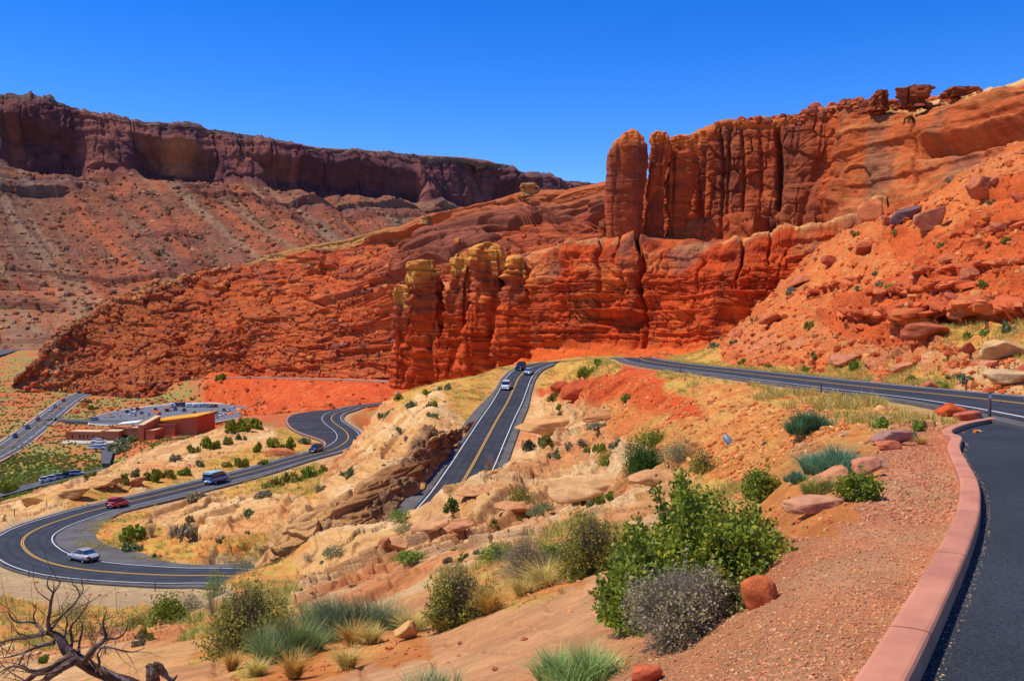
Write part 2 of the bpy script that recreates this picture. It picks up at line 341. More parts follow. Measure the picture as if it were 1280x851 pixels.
# what the ground is made of: 0 slickrock 1 orange-red rubble 2 dry yellow grass soil 3 pink gravel 4 valley scrub 5 deep red
#                            6 brown talus 7 beige gravel shoulder
Z = [(600,800,0),(700,800,0),(450,845,0),(780,712,0),(560,850,0),(200,850,0),(60,850,0),(120,830,0),(400,712,0),(500,690,0),(560,650,0),(600,640,0),(520,665,0),(640,600,0),(700,560,0),
 (740,600,0),(680,620,0),(780,620,0),(450,730,0),(330,712,2),(480,740,0),(640,780,0),(700,750,0),(300,770,2),(330,800,2),(420,810,1),(400,830,1),(480,810,1),(600,745,2),(680,730,2),(760,700,2),(250,790,2),
 (900,795,3),(1000,760,3),(1100,660,3),(1000,851,3),(1150,580,3),(1170,540,3),(1100,620,3),(850,851,3),(1040,700,3),(960,720,3),(950,690,3),(900,640,2),(1000,640,1),(1050,600,1),(980,600,1),
 (1000,545,1),(950,530,1),(900,560,1),(1040,560,1),(840,500,5),(800,480,5),(760,480,5),(800,520,1),(850,540,1),(780,460,5),(720,490,5),(900,500,1),(860,480,2),(960,490,2),(1040,500,2),(1100,510,2),(1150,520,2),(1180,525,2),
 (700,465,2),(740,456,2),(720,520,0),(690,540,0),(665,500,0),(620,465,2),(590,490,2),(575,505,2),(600,480,2),(540,500,0),(500,530,0),(470,560,0),(430,600,0),(560,510,0),(520,490,2),(470,520,0),(300,650,0),(350,630,0),(250,650,0),
 (400,660,0),(150,685,2),(200,690,2),(280,695,2),(330,690,2),(120,680,2),(380,600,2),(340,610,2),(240,640,0),(440,575,0),
 (0,640,0),(60,628,0),(110,612,0),(160,600,0),(220,583,0),(280,560,0),(340,545,0),(370,545,2),(290,575,2),(200,605,2),(120,622,2),(300,530,0),(240,550,0),(170,580,0),(100,600,0),(390,540,2),
 (60,800,2),(0,780,2),(100,770,2),(150,780,2),(20,820,0),(200,800,0),(130,800,0),(60,740,7),(150,740,7),(230,745,7),(0,730,7),(30,760,2),
 (1280,480,0),(1200,470,0),(1240,455,0),(1150,450,0),(1280,440,2),(1230,420,2),(1100,455,0),(1050,440,1),(1000,440,1),(940,450,1),(960,430,0),(1010,425,0),(900,440,1),(880,448,2),(940,462,2),(1060,468,2),(1150,478,2),
 (1150,390,5),(1250,380,5),(1200,350,5),(1280,330,5),(1100,370,5),(1060,400,5),(1000,390,1),(980,410,1),(1040,350,1),(1000,340,1),(1080,320,1),(1050,300,1),(1150,310,5),(1250,280,5),(1200,260,1),(1130,280,1),(1250,200,0),(1200,240,1),(1280,240,5),(1280,190,1)]
ZC = np.array([(a, b) for a, b, c in Z], float); ZT = np.array([c for a, b, c in Z])
PAL = np.array([(.66,.37,.165),(.60,.225,.07),(.50,.36,.11),(.53,.235,.145),(.36,.21,.085),(.56,.105,.028),(.28,.13,.08),(.42,.32,.22)])

def near_i(d0, px0):
    q = P(px0, 500, d0); return int(np.argmin(np.hypot(RA[:, 0] - q.x, RA[:, 1] - q.y)))
IP0, IP1, IPM0, IPM1 = near_i(268, 417), near_i(420, 444), near_i(318, 431), near_i(385, 419)
def PULL(T): return 12.0 * sst(IP0, IPM0 + 8, T) * (1 - sst(IPM1 - 6, IP1, T))
def ridge_(n, w): return np.exp(-(n / w) ** 2)
def ground_height(X, Y, detail=True):
    """height of the ground at world x, y (arrays); also returns masks"""
    px = CX + F * X / Y
    base = -table(px, Y) * Y / F
    D, ok = samp(rD, X, Y); D = np.where(ok, D, 99.)
    Zr, _ = samp(rZ, X, Y); Sd, _ = samp(rS, X, Y)
    T, _ = samp(rT, X, Y, True)
    z = base
    if detail:
        far = sst(30, 200, Y)
        nearr = sst(8.0, 14.0, D) * 0.7 + 0.3
        amp_s = np.where((Y > 90) & (X > 25), .5, 1.0)
        z = z + fbm2(X / 17., Y / 17., 3, 2) * (0.12 + 1.0 * sst(15, 120, Y)) * nearr * amp_s
    # valley floor is calm
    # the talus on the right: gullies, ledges
    path = kerb_side(X, Y)
    pz = path_z(Y) - .22
    m = sst(-.12, .1, path) * (1 - sst(33, 36, Y)) * (Y > 0)
    z = z * (1 - m) + pz * m
    # bring the gravel up to the kerb
    mk = (1 - sst(.1, 1.6, -path)) * (path < 0.1) * (1 - sst(26, 31, Y))
    z = z * (1 - mk) + (path_z(Y) - .06 - .10 * np.clip(-path, 0, 3) + .015 * vn2(X * 4, Y * 4)) * mk
    # road bed: flat inside half width, blended outside
    hairpin = sst(330, 345, T) * (1 - sst(410, 425, T))
    hw = 5.2 + hairpin * 2.5 + (Sd > 0) * PULL(T)
    cutm = ((T > 258) & (T < 338) & (Sd < 0)).astype(float)     # the rock cut: blend quickly on the far side
    bl = np.where(cutm > .5, 2.2, 6.0 + .02 * Y)
    w = sst(0, 1, (D - hw) / bl)
    sag = 0.10 + 0.0011 * Y
    zr = Zr - sag
    z = zr * (1 - w) + z * w
    if z.ndim == 2 and z.shape[0] > 100:                # the far park road is benched into the slope
        sel = (Y > 570) & (Y < 860) & (X < -55) & (X > -330); xs, ys = X[sel], Y[sel]; bd = np.full(xs.shape, 99.); bz = np.zeros(xs.shape)
        for k in range(len(RFAR) - 1):
            a, b = RFAR[k], RFAR[k + 1]; dx, dy = b[0] - a[0], b[1] - a[1]; t = np.clip(((xs - a[0]) * dx + (ys - a[1]) * dy) / (dx * dx + dy * dy), 0, 1)
            q = np.hypot(xs - a[0] - t * dx, ys - a[1] - t * dy); m_ = q < bd; bd = np.where(m_, q, bd); bz = np.where(m_, a[2] + t * (b[2] - a[2]), bz)
        w_ = sst(5, 34, bd); z[sel] = (bz - .4) * (1 - w_) + z[sel] * w_
    return z, D, Sd, T, px

rows = []
def seg(a, b, n): rows.extend(list(np.exp(np.linspace(math.log(a), math.log(b), n, endpoint=False))))
seg(1.3, 4, 30); seg(4, 16, 210); seg(16, 100, 420); seg(100, 165, 230); seg(165, 300, 210); seg(300, 470, 110); seg(470, 1000, 130); seg(1000, 1750, 30); rows.append(1750)
rows = np.array(rows)
cols = np.concatenate([np.arange(-500, -20, 12.0), np.arange(-20, 1300, 1.12), np.arange(1300, 1900, 12.0)])
PXg, Dg = np.meshgrid(cols, rows)
Xg = (PXg - CX) / F * Dg; Yg = Dg
Zg, Drd, Sdg, Tg, _ = ground_height(Xg, Yg)
def zone_color(X, Y, Zv, px, D):
    py = CY - Zv / Y * F
    wpx = px + 26 * fbm2(px / 46, py / 26, 2, 21) + 16 * fbm2(px / 10, py / 6, 3, 23); wpy = py + 12 * fbm2(px / 46, py / 26, 2, 25) + 8 * fbm2(px / 10, py / 6, 3, 27)
    best = np.full(px.shape, 1e9, np.float32); lab = np.zeros(px.shape, np.int32)
    for (a, b), t in zip(ZC, ZT):
        dd = ((wpx - a) / 1.0) ** 2 + ((wpy - b) * 2.0) ** 2
        m = dd < best; best = np.where(m, dd, best); lab = np.where(m, t, lab)
    val = Y > 330
    lab = np.where(val & (px < 480), 4, lab)
    lab = np.where((Y > 400) & (px > 255) & (px < 520), 5, lab)
    c = PAL[lab]
    return c, lab
Cg, labg = zone_color(Xg, Yg, Zg, PXg, Drd)
def blurg(A, k):
    for ax in (0, 1):
        p = np.pad(A, [(k, k) if i == ax else (0, 0) for i in range(A.ndim)], 'edge'); c = np.cumsum(p, ax, dtype=np.float64)
        c = np.concatenate([np.zeros_like(np.take(c, [0], ax)), c], ax)
        A = (np.take(c, np.arange(2 * k + 1, c.shape[ax]), ax) - np.take(c, np.arange(0, c.shape[ax] - 2 * k - 1), ax)) / (2 * k + 1)
    return A.astype(np.float32)
V0 = np.stack([Xg, Yg, Zg], -1)
def gnormals(V):
    n = np.cross(np.gradient(V, axis=1), np.gradient(V, axis=0)); return n / (np.linalg.norm(n, axis=-1, keepdims=True) + 1e-12)
Ng = gnormals(V0); Ng *= np.sign(Ng[..., 2:3] + 1e-9)
Nb = blurg(Ng, 6)
wS, wR, wG, wP, wD = [blurg((m).astype(np.float32), 3) for m in (labg == 0, labg == 1, labg == 2, (labg == 3) | (labg == 7), labg == 5)]
val = sst(400, 520, Yg) * (PXg < 480) * (1 - wD)
# scale of features grows with distance so that they read at every range
s_ = np.clip(Yg / 70., .12, 2.6).astype(np.float32)
n3a = fbm3(Xg / 5.5, Yg / 5.5, Zg / 5.5, 3); n3b = fbm3(Xg / 1.3, Yg / 1.3, Zg / 1.3, 3); n3c = fbm3(Xg / 21., Yg / 21., Zg / 12., 2)
roadk = sst(5.0, 9.0, Drd) * (1 - sst(-.4, 0.05, kerb_side(Xg, Yg)) * (Yg < 34) * 1.0)
kerbk = 1 - (1 - sst(.3, 2.0, -kerb_side(Xg, Yg))) * (Yg < 31)
# bedding of the slickrock: dips gently, thin plates with sharp undercut edges
bed = Zg + .10 * Xg - .02 * Yg + 1.6 * n3c + .35 * n3a
def plates(t, s, sharp=.08):
    q = bed / t; i = np.floor(q).astype(np.int32); f = q - i
    rv = RV[PERM[(i + s * 29) & 255]]
    return np.where(f < 1 - sharp, f / (1 - sharp), (1 - f) / sharp) , rv, i
pm = 0
for t, s, sh_ in ((2.6, 1, .06), (.95, 2, .08), (.36, 3, .12)):
    fitr = sst(.10, .30, t / (s_ * 3.2)) * (1 - sst(1.6, 3.5, t / (s_ * 3.2)))
    saw, rv, ii = plates(t, s, sh_)
    msk = sst(-.12, .25, vn3(Xg / (t * 7) + rv * 9, Yg / (t * 7), ii * 3.7) + (rv - .5) * .8)
    pm = pm + t * .42 * (saw - .35) * msk * fitr * sst(18, 70, Yg)
cu, cv = Xg / (1.1 * s_), (Zg * 1.0 + Yg * .45) / (.8 * s_)
f1, f2, crk = worley2(Xg / 2.4 + .4 * n3a, (Yg * .5 + Zg) / 1.5 + .4 * n3b, 4)
f1b, f2b, crb = worley2(Xg / .75 + .4 * n3b, (Yg * .5 + Zg) / .5, 7)
rub = (.55 * (crk - .4) * sst(0.02, .25, f2 - f1)) * sst(30, 70, Yg) + .22 * (crb - .4) * sst(0.02, .3, f2b - f1b) * sst(10, 25, Yg) * (1 - .5 * sst(120, 250, Yg))
fine = .10 * n3b * np.clip(s_, .2, 1.6) + .25 * n3a * np.clip(s_, .1, 1.3)
crack = -.25 * np.clip(s_, .1, 1.2) * ridge_(vn3(Xg / (4 * s_) , Yg / (4 * s_), Zg / (2.2 * s_)), .05)
fs = 0
for cs, lo_, hi_, am_ in ((6.5, 60, 110, .75), (2.3, 22, 45, .42)):
    fa, fb, fc = worley2((Xg + 1.5 * n3a) / cs, (Yg * .55 + 1.6 * Zg + .35 * Xg + 1.0 * n3b) / (cs * .42), 14)
    on = sst(-.15, .25, n3c + .3) * sst(lo_, hi_, Yg) * (1 if cs > 3 else (1 - .5 * sst(110, 200, Yg)))
    fs = fs + on * (am_ * (fc - .5) * sst(0, .10, fb - fa) - am_ * .9 * ridge_(fb - fa, .045))
near_f = .022 * fbm3(Xg / .35, Yg / .35, Zg / .35, 3) * (1 - sst(18, 40, Yg)) + .006 * fbm3(Xg / .06, Yg / .06, Zg / .06, 2) * (1 - sst(6, 12, Yg))
talr = sst(60, 100, Yg) * sst(18, 34, Xg) * (Yg < 330)
rled = 0
for t, s in ((3.4, 5), (1.3, 6)):          # reddish ledges on the talus
    q = (Zg + .03 * Xg + .8 * n3c) / t; i = np.floor(q).astype(np.int32); f = q - i; rv = RV[PERM[(i + s * 29) & 255]]
    rled = rled + t * .85 * (np.where(f < .85, f / .85, (1 - f) / .15) - .4) * sst(0, .3, vn3(Xg / (t * 8) + rv * 7, Yg / (t * 8), i * 2.9) + (rv - .5))
py0 = CY - V0[..., 2] / V0[..., 1] * F
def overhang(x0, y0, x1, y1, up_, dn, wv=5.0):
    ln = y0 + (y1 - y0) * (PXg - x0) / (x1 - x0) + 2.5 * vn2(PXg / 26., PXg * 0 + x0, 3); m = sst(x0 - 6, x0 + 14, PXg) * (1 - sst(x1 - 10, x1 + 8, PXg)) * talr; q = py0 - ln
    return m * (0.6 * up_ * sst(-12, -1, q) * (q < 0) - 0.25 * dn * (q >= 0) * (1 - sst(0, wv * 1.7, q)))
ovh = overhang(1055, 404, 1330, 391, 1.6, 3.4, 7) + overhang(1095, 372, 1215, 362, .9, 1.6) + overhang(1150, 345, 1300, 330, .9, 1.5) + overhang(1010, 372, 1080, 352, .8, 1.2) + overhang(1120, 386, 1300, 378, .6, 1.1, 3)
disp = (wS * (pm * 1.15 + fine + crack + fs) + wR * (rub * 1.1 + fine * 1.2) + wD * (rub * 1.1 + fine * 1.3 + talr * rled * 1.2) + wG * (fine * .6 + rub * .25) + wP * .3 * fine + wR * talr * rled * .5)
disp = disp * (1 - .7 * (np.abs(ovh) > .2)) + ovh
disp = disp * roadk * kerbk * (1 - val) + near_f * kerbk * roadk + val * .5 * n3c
# the rock cut beside the middle road: ragged
cutw = ((Tg > 248) & (Tg < 338) & (Sdg < 0) & (Drd > 5.4) & (Drd < 9.0 + 3.0 * sst(280, 304, Tg))).astype(np.float32); cutw = blurg(cutw, 3)
disp = disp * (1 - cutw) + cutw * (1.9 * (crk - .5) * sst(0, .15, f2 - f1) + .9 * n3b + .8 * (crb - .5) * sst(0, .2, f2b - f1b) + .9 * (RV[PERM[np.floor((Zg + .5 * n3a) / .9).astype(np.int32) & 255]] - .5))
V1 = V0 + Nb * disp[..., None]
Xg, Yg2, Zg = V1[..., 0], V1[..., 1], V1[..., 2]
# colour of each material, broken up in world space
w0 = 2.0
slk = mixc((.62,.335,.115), (.60,.225,.075), sst(.0, .5, n3c)); slk = mixc(slk, (.70,.47,.22), sst(.0, .45, n3a) * .8); slk = mixc(slk, (.44,.17,.045), sst(.2, .6, n3b) * .6)
slk = mixc(slk, (.40,.17,.07), sst(.15, .6, vn2(bed * 2.1, bed * 0 + 3.3, 2)) * .45)
slk = mixc(slk, (.62,.26,.105), (sst(30, 12, Yg) * .55))
slk = mixc(slk, mixc(mixc((.34,.175,.075), (.20,.105,.055), sst(.3, .7, crk)), (.50,.28,.12), sst(290, 312, Tg) * .6), cutw * .9)
g2 = mixc((.52,.32,.075), (.57,.21,.06), sst(-.15, .3, n3b)); g2 = mixc(g2, (.40,.27,.06), sst(.1, .5, n3a) * .5)
r1 = mixc((.58,.215,.06), (.62,.30,.09), sst(-.1, .4, n3b)); r1 = mixc(r1, (.52,.13,.035), sst(.05, .45, n3c) * .6); r1 = mixc(r1, (.42,.24,.07), sst(.1, .5, n3a) * .5)
r5 = mixc((.54,.085,.02), (.58,.15,.045), sst(.0, .5, n3a)); r5 = mixc(r5, (.36,.05,.018), (crk > .75) * .6)
vv = mixc((.44,.17,.06), (.27,.23,.07), sst(-.25, .2, fbm2(Xg / 16, Yg / 22, 4, 41) + .25 * n3b)); vv = mixc(vv, (.50,.11,.04), sst(.1, .4, fbm2(Xg / 40, Yg / 60, 3, 45)) * .75)
vv = mixc(vv, (.12,.24,.07), sst(-.05, .25, fbm2(Xg / 13, Yg / 13, 3, 47)) * sst(475, 430, Yg) * (PXg < 150))
gr = mixc((.54,.21,.10), (.50,.26,.13), sst(-.2, .3, n3b)); gr = mixc(gr, (.54,.165,.07), sst(0, .4, n3a))
b7 = np.broadcast_to(np.array((.42,.29,.17)), Cg.shape)
w4 = blurg((labg == 4).astype(np.float32), 2); w3 = blurg((labg == 3).astype(np.float32), 3); w7 = blurg((labg == 7).astype(np.float32), 3)
wt = wS + wR + wG + wD + w4 + w3 + w7 + 1e-6
Cg = (slk * wS[..., None] + r1 * wR[..., None] + g2 * wG[..., None] + r5 * wD[..., None] + vv * w4[..., None] + gr * w3[..., None] + b7 * w7[..., None]) / wt[..., None]
Cg = mixc(Cg, mixc((.55,.115,.03), (.46,.085,.024), sst(-.2, .4, n3a)), talr * (1 - sst(.3, .7, wG)) * (.72 - .45 * sst(1120, 1200, PXg) * sst(425, 445, py0)))
Cg = mixc(Cg, (.52,.30,.13), talr * wR * .35 * sst(.0, .4, n3b))
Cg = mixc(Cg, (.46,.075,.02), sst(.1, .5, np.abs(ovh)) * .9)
n2 = n3b
hp_ = (Tg > 300)
sh = (1 - sst(5.5, 8.5, Drd + 1.5 * n2)) * (Drd < 20) * hp_; Cg = mixc(Cg, (.42,.30,.17), sh * .85)
sh = (1 - sst(4.8, 6.5, Drd + n2)) * (Drd < 20) * (~hp_); Cg = mixc(Cg, (.42,.28,.14), sh * .7)
Cg = Cg * (np.array([1.03, .98, .82]) * (1 - wS[..., None]) + np.array([1.0, .99, .98]) * wS[..., None])
M_ground = surf_mat('ground_surface', nscale=1.6, amp=.25, bump=.8, bdist=.14, bscale=4.5, speck=0, bed=(.35, 4.5, .20, .22))
# finer grain close to the camera
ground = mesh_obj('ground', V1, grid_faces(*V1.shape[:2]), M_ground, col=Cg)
tag(ground, kind='structure')
# placing things on the ground: look the surface up again
ZPY = CY - V1[..., 2] / V1[..., 1] * F
PXV = V1[..., 0] / V1[..., 1] * F + CX
def G_at(px, py, dmin=2.0, dmax=1700):
    """the ground point seen at a photo pixel (the nearest one beyond dmin)"""
    j = int(np.argmin(np.abs(cols - px))); ok = (ZPY[:, j] <= py) & (rows > dmin) & (rows < dmax)
    i = int(np.argmax(ok)) if ok.any() else int(np.argmin(np.where((rows > dmin) & (rows < 400), ZPY[:, j], 1e9)))
    return Vector([float(q) for q in V1[i, j]])
def G_xy(x, y):
    """ground point under world x, y"""
    px = CX + F * x / y; j = int(np.argmin(np.abs(cols - px))); i = int(np.argmin(np.abs(rows - y)))
    return Vector((x, y, float(V1[i, j, 2])))
# ------------------------------------------------------------------ road surfaces
def ribbon(poly, offs, lift=0.0, skirt=0.0):
    """cross-section at lateral offsets offs (list of arrays or numbers, + = left); returns V, faces"""
    p = np.asarray(poly, float); t = np.gradient(p[:, :2], axis=0); t /= np.linalg.norm(t, axis=1)[:, None] + 1e-9
    nrm = np.stack([-t[:, 1], t[:, 0]], -1)
    rowsV = []
    for k, o in enumerate(offs):
        o = np.broadcast_to(np.asarray(o, float), len(p))
        v = np.empty((len(p), 3)); v[:, :2] = p[:, :2] + nrm * o[:, None]; v[:, 2] = p[:, 2] + lift
        rowsV.append(v)
    if skirt:
        a = rowsV[0].copy(); a[:, 2] -= skirt; b = rowsV[-1].copy(); b[:, 2] -= skirt
        rowsV = [a] + rowsV + [b]
    V = np.stack(rowsV, 0)
    return V.reshape(-1, 3), grid_faces(V.shape[0], V.shape[1], flip=True)
def asphalt(name, col, sc=1.0, vc=False):
    m, n, l, b = newmat(name)
    b.inputs['Roughness'].default_value = .85; b.inputs['Specular IOR Level'].default_value = .25
    tc = n.new('ShaderNodeTexCoord')
    a = n.new('ShaderNodeTexNoise'); a.inputs['Scale'].default_value = .35 * sc; a.inputs['Detail'].default_value = 5; l.new(tc.outputs['Object'], a.inputs['Vector'])
    c = n.new('ShaderNodeTexVoronoi'); c.inputs['Scale'].default_value = 90; l.new(tc.outputs['Object'], c.inputs['Vector'])
    s = n.new('ShaderNodeSeparateColor'); l.new(c.outputs['Color'], s.inputs[0])
    r1 = n.new('ShaderNodeMapRange'); r1.inputs[1].default_value = .3; r1.inputs[2].default_value = .7; r1.inputs[3].default_value = .75; r1.inputs[4].default_value = 1.3; l.new(a.outputs['Fac'], r1.inputs[0])
    r2 = n.new('ShaderNodeMapRange'); r2.inputs[1].default_value = .0; r2.inputs[2].default_value = 1.; r2.inputs[3].default_value = .45; r2.inputs[4].default_value = 1.6; l.new(s.outputs[0], r2.inputs[0])
    mu = n.new('ShaderNodeMath'); mu.operation = 'MULTIPLY'; l.new(r1.outputs[0], mu.inputs[0]); l.new(r2.outputs[0], mu.inputs[1])
    mx = n.new('ShaderNodeMix'); mx.data_type = 'RGBA'; mx.blend_type = 'MULTIPLY'; mx.inputs[0].default_value = 1; mx.inputs[6].default_value = (*col, 1)
    if vc:
        va = n.new('ShaderNodeVertexColor'); va.layer_name = 'Col'; l.new(va.outputs['Color'], mx.inputs[6])
    l.new(mu.outputs[0], mx.inputs[7]); l.new(mx.outputs[2], b.inputs['Base Color'])
    bp = n.new('ShaderNodeBump'); bp.inputs['Strength'].default_value = .6; bp.inputs['Distance'].default_value = .006; l.new(c.outputs['Distance'], bp.inputs['Height']); l.new(bp.outputs[0], b.inputs['Normal'])
    return m
M_asph = asphalt('asphalt', (.030,.032,.038), vc=True); M_asph2 = asphalt('worn_asphalt', (.105,.095,.085)); M_path = asphalt('path_asphalt', (.026,.030,.034))
M_white = flat_mat('white_road_paint', (.72,.72,.70), .7, noise=.12); M_yellow = flat_mat('yellow_road_paint', (.62,.33,.035), .7, noise=.12)
M_oldasph = asphalt('valley_asphalt', (.085,.085,.09))
nR = len(RA); TT_ = np.arange(nR)
def bump_(a, b, w, x): return sst(a - w, a + w, x) * (1 - sst(b - w, b + w, x))
# travel direction: from the right road down to the hairpins; left of travel = outer side on the first hairpin
hp = bump_(345, 425, 14, TT_)               # first hairpin: wide worn pavement on the inside (right of travel)
cutz = bump_(225, 330, 10, TT_)
inner = 4.6 + 5.2 * hp + cutz * 1.5 + bump_(425, 480, 10, TT_) * 1.4
outer = 4.7 + cutz * .6
V, Fq = ribbon(RA, [outer + PULL(TT_), -inner], .0, .8)
ro = mesh_obj('road_shoulder', V, Fq, M_asph2, smooth=False); tag(ro, kind='structure')
lane = 3.45 + .45 * hp
pull = bump_(508, 536, 6, TT_) * 7.5         # the pull-out at the second bend (right of travel)
pl_ = PULL(TT_)
RAd = cr_spline(RA, 3); up3 = lambda q: np.interp(np.linspace(0, 1, len(RAd)), np.linspace(0, 1, len(RA)), q * np.ones(len(RA)))
ofs = [lane + .55 + pl_, lane + .2, lane * .82, lane * .68, lane * .5, lane * .34, lane * .2, 0, -lane * .2, -lane * .34, -lane * .5, -lane * .68, -lane * .82, -(lane + .1), -(lane + .45)]
trk = [.95, .9, 1.0, 1.28, .88, 1.25, .98, .92, .98, 1.25, .88, 1.28, 1.0, .9, .95]
V, Fq = ribbon(RAd, [up3(q) for q in ofs], .02); V3 = V.reshape(len(ofs), -1, 3)
Cr = np.array((.030,.032,.038))[None, None] * (np.array(trk)[:, None, None] * (1 + .16 * fbm2(V3[..., 0] / 2.2, V3[..., 1] / 2.2, 3, 3)[..., None] + .14 * fbm2(V3[..., 0] / 25, V3[..., 1] / 25, 2, 5)[..., None]))
dust = sst(.05, .5, fbm2(V3[..., 0] / 1.6, V3[..., 1] / 1.6, 3, 9)) * np.array([.75, .45] + [0] * 11 + [.45, .75])[:, None]; Cr = mixc(Cr, (.22,.14,.085), dust * .6)
ro = mesh_obj('road', V, Fq, M_asph, smooth=False, col=Cr); tag(ro, kind='structure')
def line(name, poly, off, w, mat, lift=.035, wid=0):
    V, Fq = ribbon(poly, [off + w / 2, off - w / 2], lift); o = mesh_obj(name, V, Fq, mat, smooth=False); tag(o, kind='structure'); return o
wy = 0.13 + .05 * sst(200, 420, TT_)
line('road_marking_yellow', RA, .13, .13, M_yellow); line('road_marking_yellow', RA, -.13, .13, M_yellow)
line('road_marking_white', RA, lane, .13, M_white); line('road_marking_white', RA, -lane, .13, M_white)
for nm, poly, hw_, mt in (('highway', RH, 5.8, M_oldasph), ('access_road', RAC, 3.5, M_oldasph), ('service_road', RL, 3.2, M_oldasph), ('distant_highway', RFH, 9, M_oldasph), ('distant_park_road', RFAR, 2.0, surf_mat('pale_road', .1, .1, col=(.33,.2,.14)))):
    V, Fq = ribbon(poly, [hw_ + 1.6, hw_, -hw_, -hw_ - 1.6], .9 if hw_ > 2.5 else .45, 3.0 if hw_ > 2.5 else 1.2)
    o = mesh_obj(nm, V, Fq, mt, smooth=False); tag(o, kind='structure')
    if nm == 'highway':
        line('road_marking_white', poly, hw_ - .6, .25, M_white, 1.0); line('road_marking_white', poly, -hw_ + .6, .25, M_white, 1.0)
        line('road_marking_yellow', poly, 0.0, .3, M_yellow, 1.0)
        V, Fq = ribbon(poly, [hw_ + 3.4, -hw_ - 3.0], .6, 3.0)
        o = mesh_obj('highway_verge', V, Fq, surf_mat('verge', .2, .2, col=(.45,.3,.2)), smooth=False); tag(o, kind='structure')

# pull-out at the second bend: its own pink kerb
seg_ = slice(IP0 + 2, IP1 - 3)
V, Fq = ribbon(RA[seg_], [(lane + .95 + pl_)[seg_], (lane + .93 + pl_)[seg_], (lane + .57 + pl_)[seg_], (lane + .55 + pl_)[seg_]], .16, .3)
o = mesh_obj('pull_out_kerb', V, Fq, surf_mat('faded_pink_kerb', 1, .1, col=(.52,.24,.17)), smooth=False); tag(o, kind='structure')
# foreground path and its kerb
kx = kerb_c
Vp = []; 
for i in range(len(kx)):
    x, y, z = kx[i]
    for e in (.1, 1.5, 3.5, 6.5, 11):
        xx = x + e
        Vp.append((xx, y + (0.0), path_z(y) - .15))
Vp = np.array(Vp).reshape(len(kx), 5, 3)
o = mesh_obj('path', Vp.reshape(-1, 3), grid_faces(len(kx), 5), M_path, smooth=False); tag(o, kind='structure')
M_kerb = surf_mat('pink_kerb_concrete', nscale=2.6, amp=.16, bump=.5, bdist=.008, bscale=45, rough=.9, speck=0)
w2 = .112
prof = [(w2, -.35), (w2, -.02), (w2 - .012, -.006), (w2 - .03, 0), (0, .003), (-w2 + .03, 0), (-w2 + .012, -.006), (-w2, -.02), (-w2, -.3)]
p = kx[:, :2]; t = np.gradient(p, axis=0); t /= np.linalg.norm(t, axis=1)[:, None]; nr_ = np.stack([t[:, 1], -t[:, 0]], -1)
KVs = np.array([[(p[i, 0] + nr_[i, 0] * a, p[i, 1] + nr_[i, 1] * a, kx[i, 2] + b) for a, b in prof] for i in range(len(p))])
Lk = np.concatenate([[0], np.cumsum(np.linalg.norm(np.diff(kx[:, :2], axis=0), axis=1))]); kv_ = []; kf_ = []; off_ = 0; nl_ = int(Lk[-1] / 2.6)
for q_ in range(nl_ + 1):
    a_, b_ = q_ * 2.6 + .006, min((q_ + 1) * 2.6 - .006, Lk[-1])
    if b_ - a_ < .1: continue
    ts = np.linspace(a_, b_, 9); Q = np.stack([[np.interp(ts, Lk, KVs[:, j_, c_]) for c_ in range(3)] for j_ in range(len(prof))], 0).transpose(2, 0, 1)   # 9 x prof x 3
    kv_.append(Q.reshape(-1, 3)); gf = grid_faces(9, len(prof), flip=True); kf_.append(gf + off_); off_ += 9 * len(prof)
kc_ = np.concatenate(kv_); nzk = fbm3(kc_[:, 0] * 1.3, kc_[:, 1] * 1.3, kc_[:, 2] * 6, 4)
o = mesh_obj('kerb', kc_, np.concatenate(kf_), M_kerb, smooth=False, col=mixc((.56,.225,.13), (.44,.17,.105), sst(-.1, .5, nzk))); tag(o, kind='structure')
# ------------------------------------------------------------------ cliffs: lofted rock faces with real relief
def loft(lines, x0, x1, nx, nys):
    """lines: list of [(px,py,d)...] from foot to back; returns world grid V(ny,nx,3), px grid, v (line parameter)"""
    pxs = np.linspace(x0, x1, nx); L = []
    for ln in lines:
        a = np.array(ln, float); a = a[np.argsort(a[:, 0])]
        py = np.interp(pxs, a[:, 0], a[:, 1]); d = np.exp(np.interp(pxs, a[:, 0], np.log(a[:, 2])))
        L.append(np.stack([(pxs - CX) / F * d, d, -(py - CY) / F * d], -1))
    out = []; vp = []
    for i in range(len(L) - 1):
        n = nys[i]; t = np.arange(n) / n
        if i == len(L) - 2: t = np.linspace(0, 1, n)
        out.append(L[i][None] * (1 - t)[:, None, None] + L[i + 1][None] * t[:, None, None]); vp.append(i + t)
    return np.concatenate(out, 0), pxs, np.concatenate(vp)
def blur(A, k, it=1):
    for _ in range(it):
        p = np.pad(A, ((k, k), (0, 0)) + ((0, 0),) * (A.ndim - 2), 'edge'); c = np.cumsum(p, 0); c = np.concatenate([np.zeros_like(c[:1]), c], 0); A = (c[2 * k + 1:] - c[:-2 * k - 1]) / (2 * k + 1)
        p = np.pad(A, ((0, 0), (k, k)) + ((0, 0),) * (A.ndim - 2), 'edge'); c = np.cumsum(p, 1); c = np.concatenate([np.zeros_like(c[:, :1]), c], 1); A = (c[:, 2 * k + 1:] - c[:, :-2 * k - 1]) / (2 * k + 1)
    return A
def normals(V):
    du = np.gradient(V, axis=1); dv = np.gradient(V, axis=0); n = np.cross(du, dv)
    return n / (np.linalg.norm(n, axis=-1, keepdims=True) + 1e-9)
def layer(s, seed=0, sharp=.25):
    """random value per bed, with quick transitions"""
    i = np.floor(s).astype(np.int32); f = s - i
    a = RV[PERM[(i + seed * 17) & 255]]; b = RV[PERM[(i + 1 + seed * 17) & 255]]
    return a + (b - a) * sst(1 - sharp, 1, f)
def ridge(n, w): return np.exp(-(n / w) ** 2)
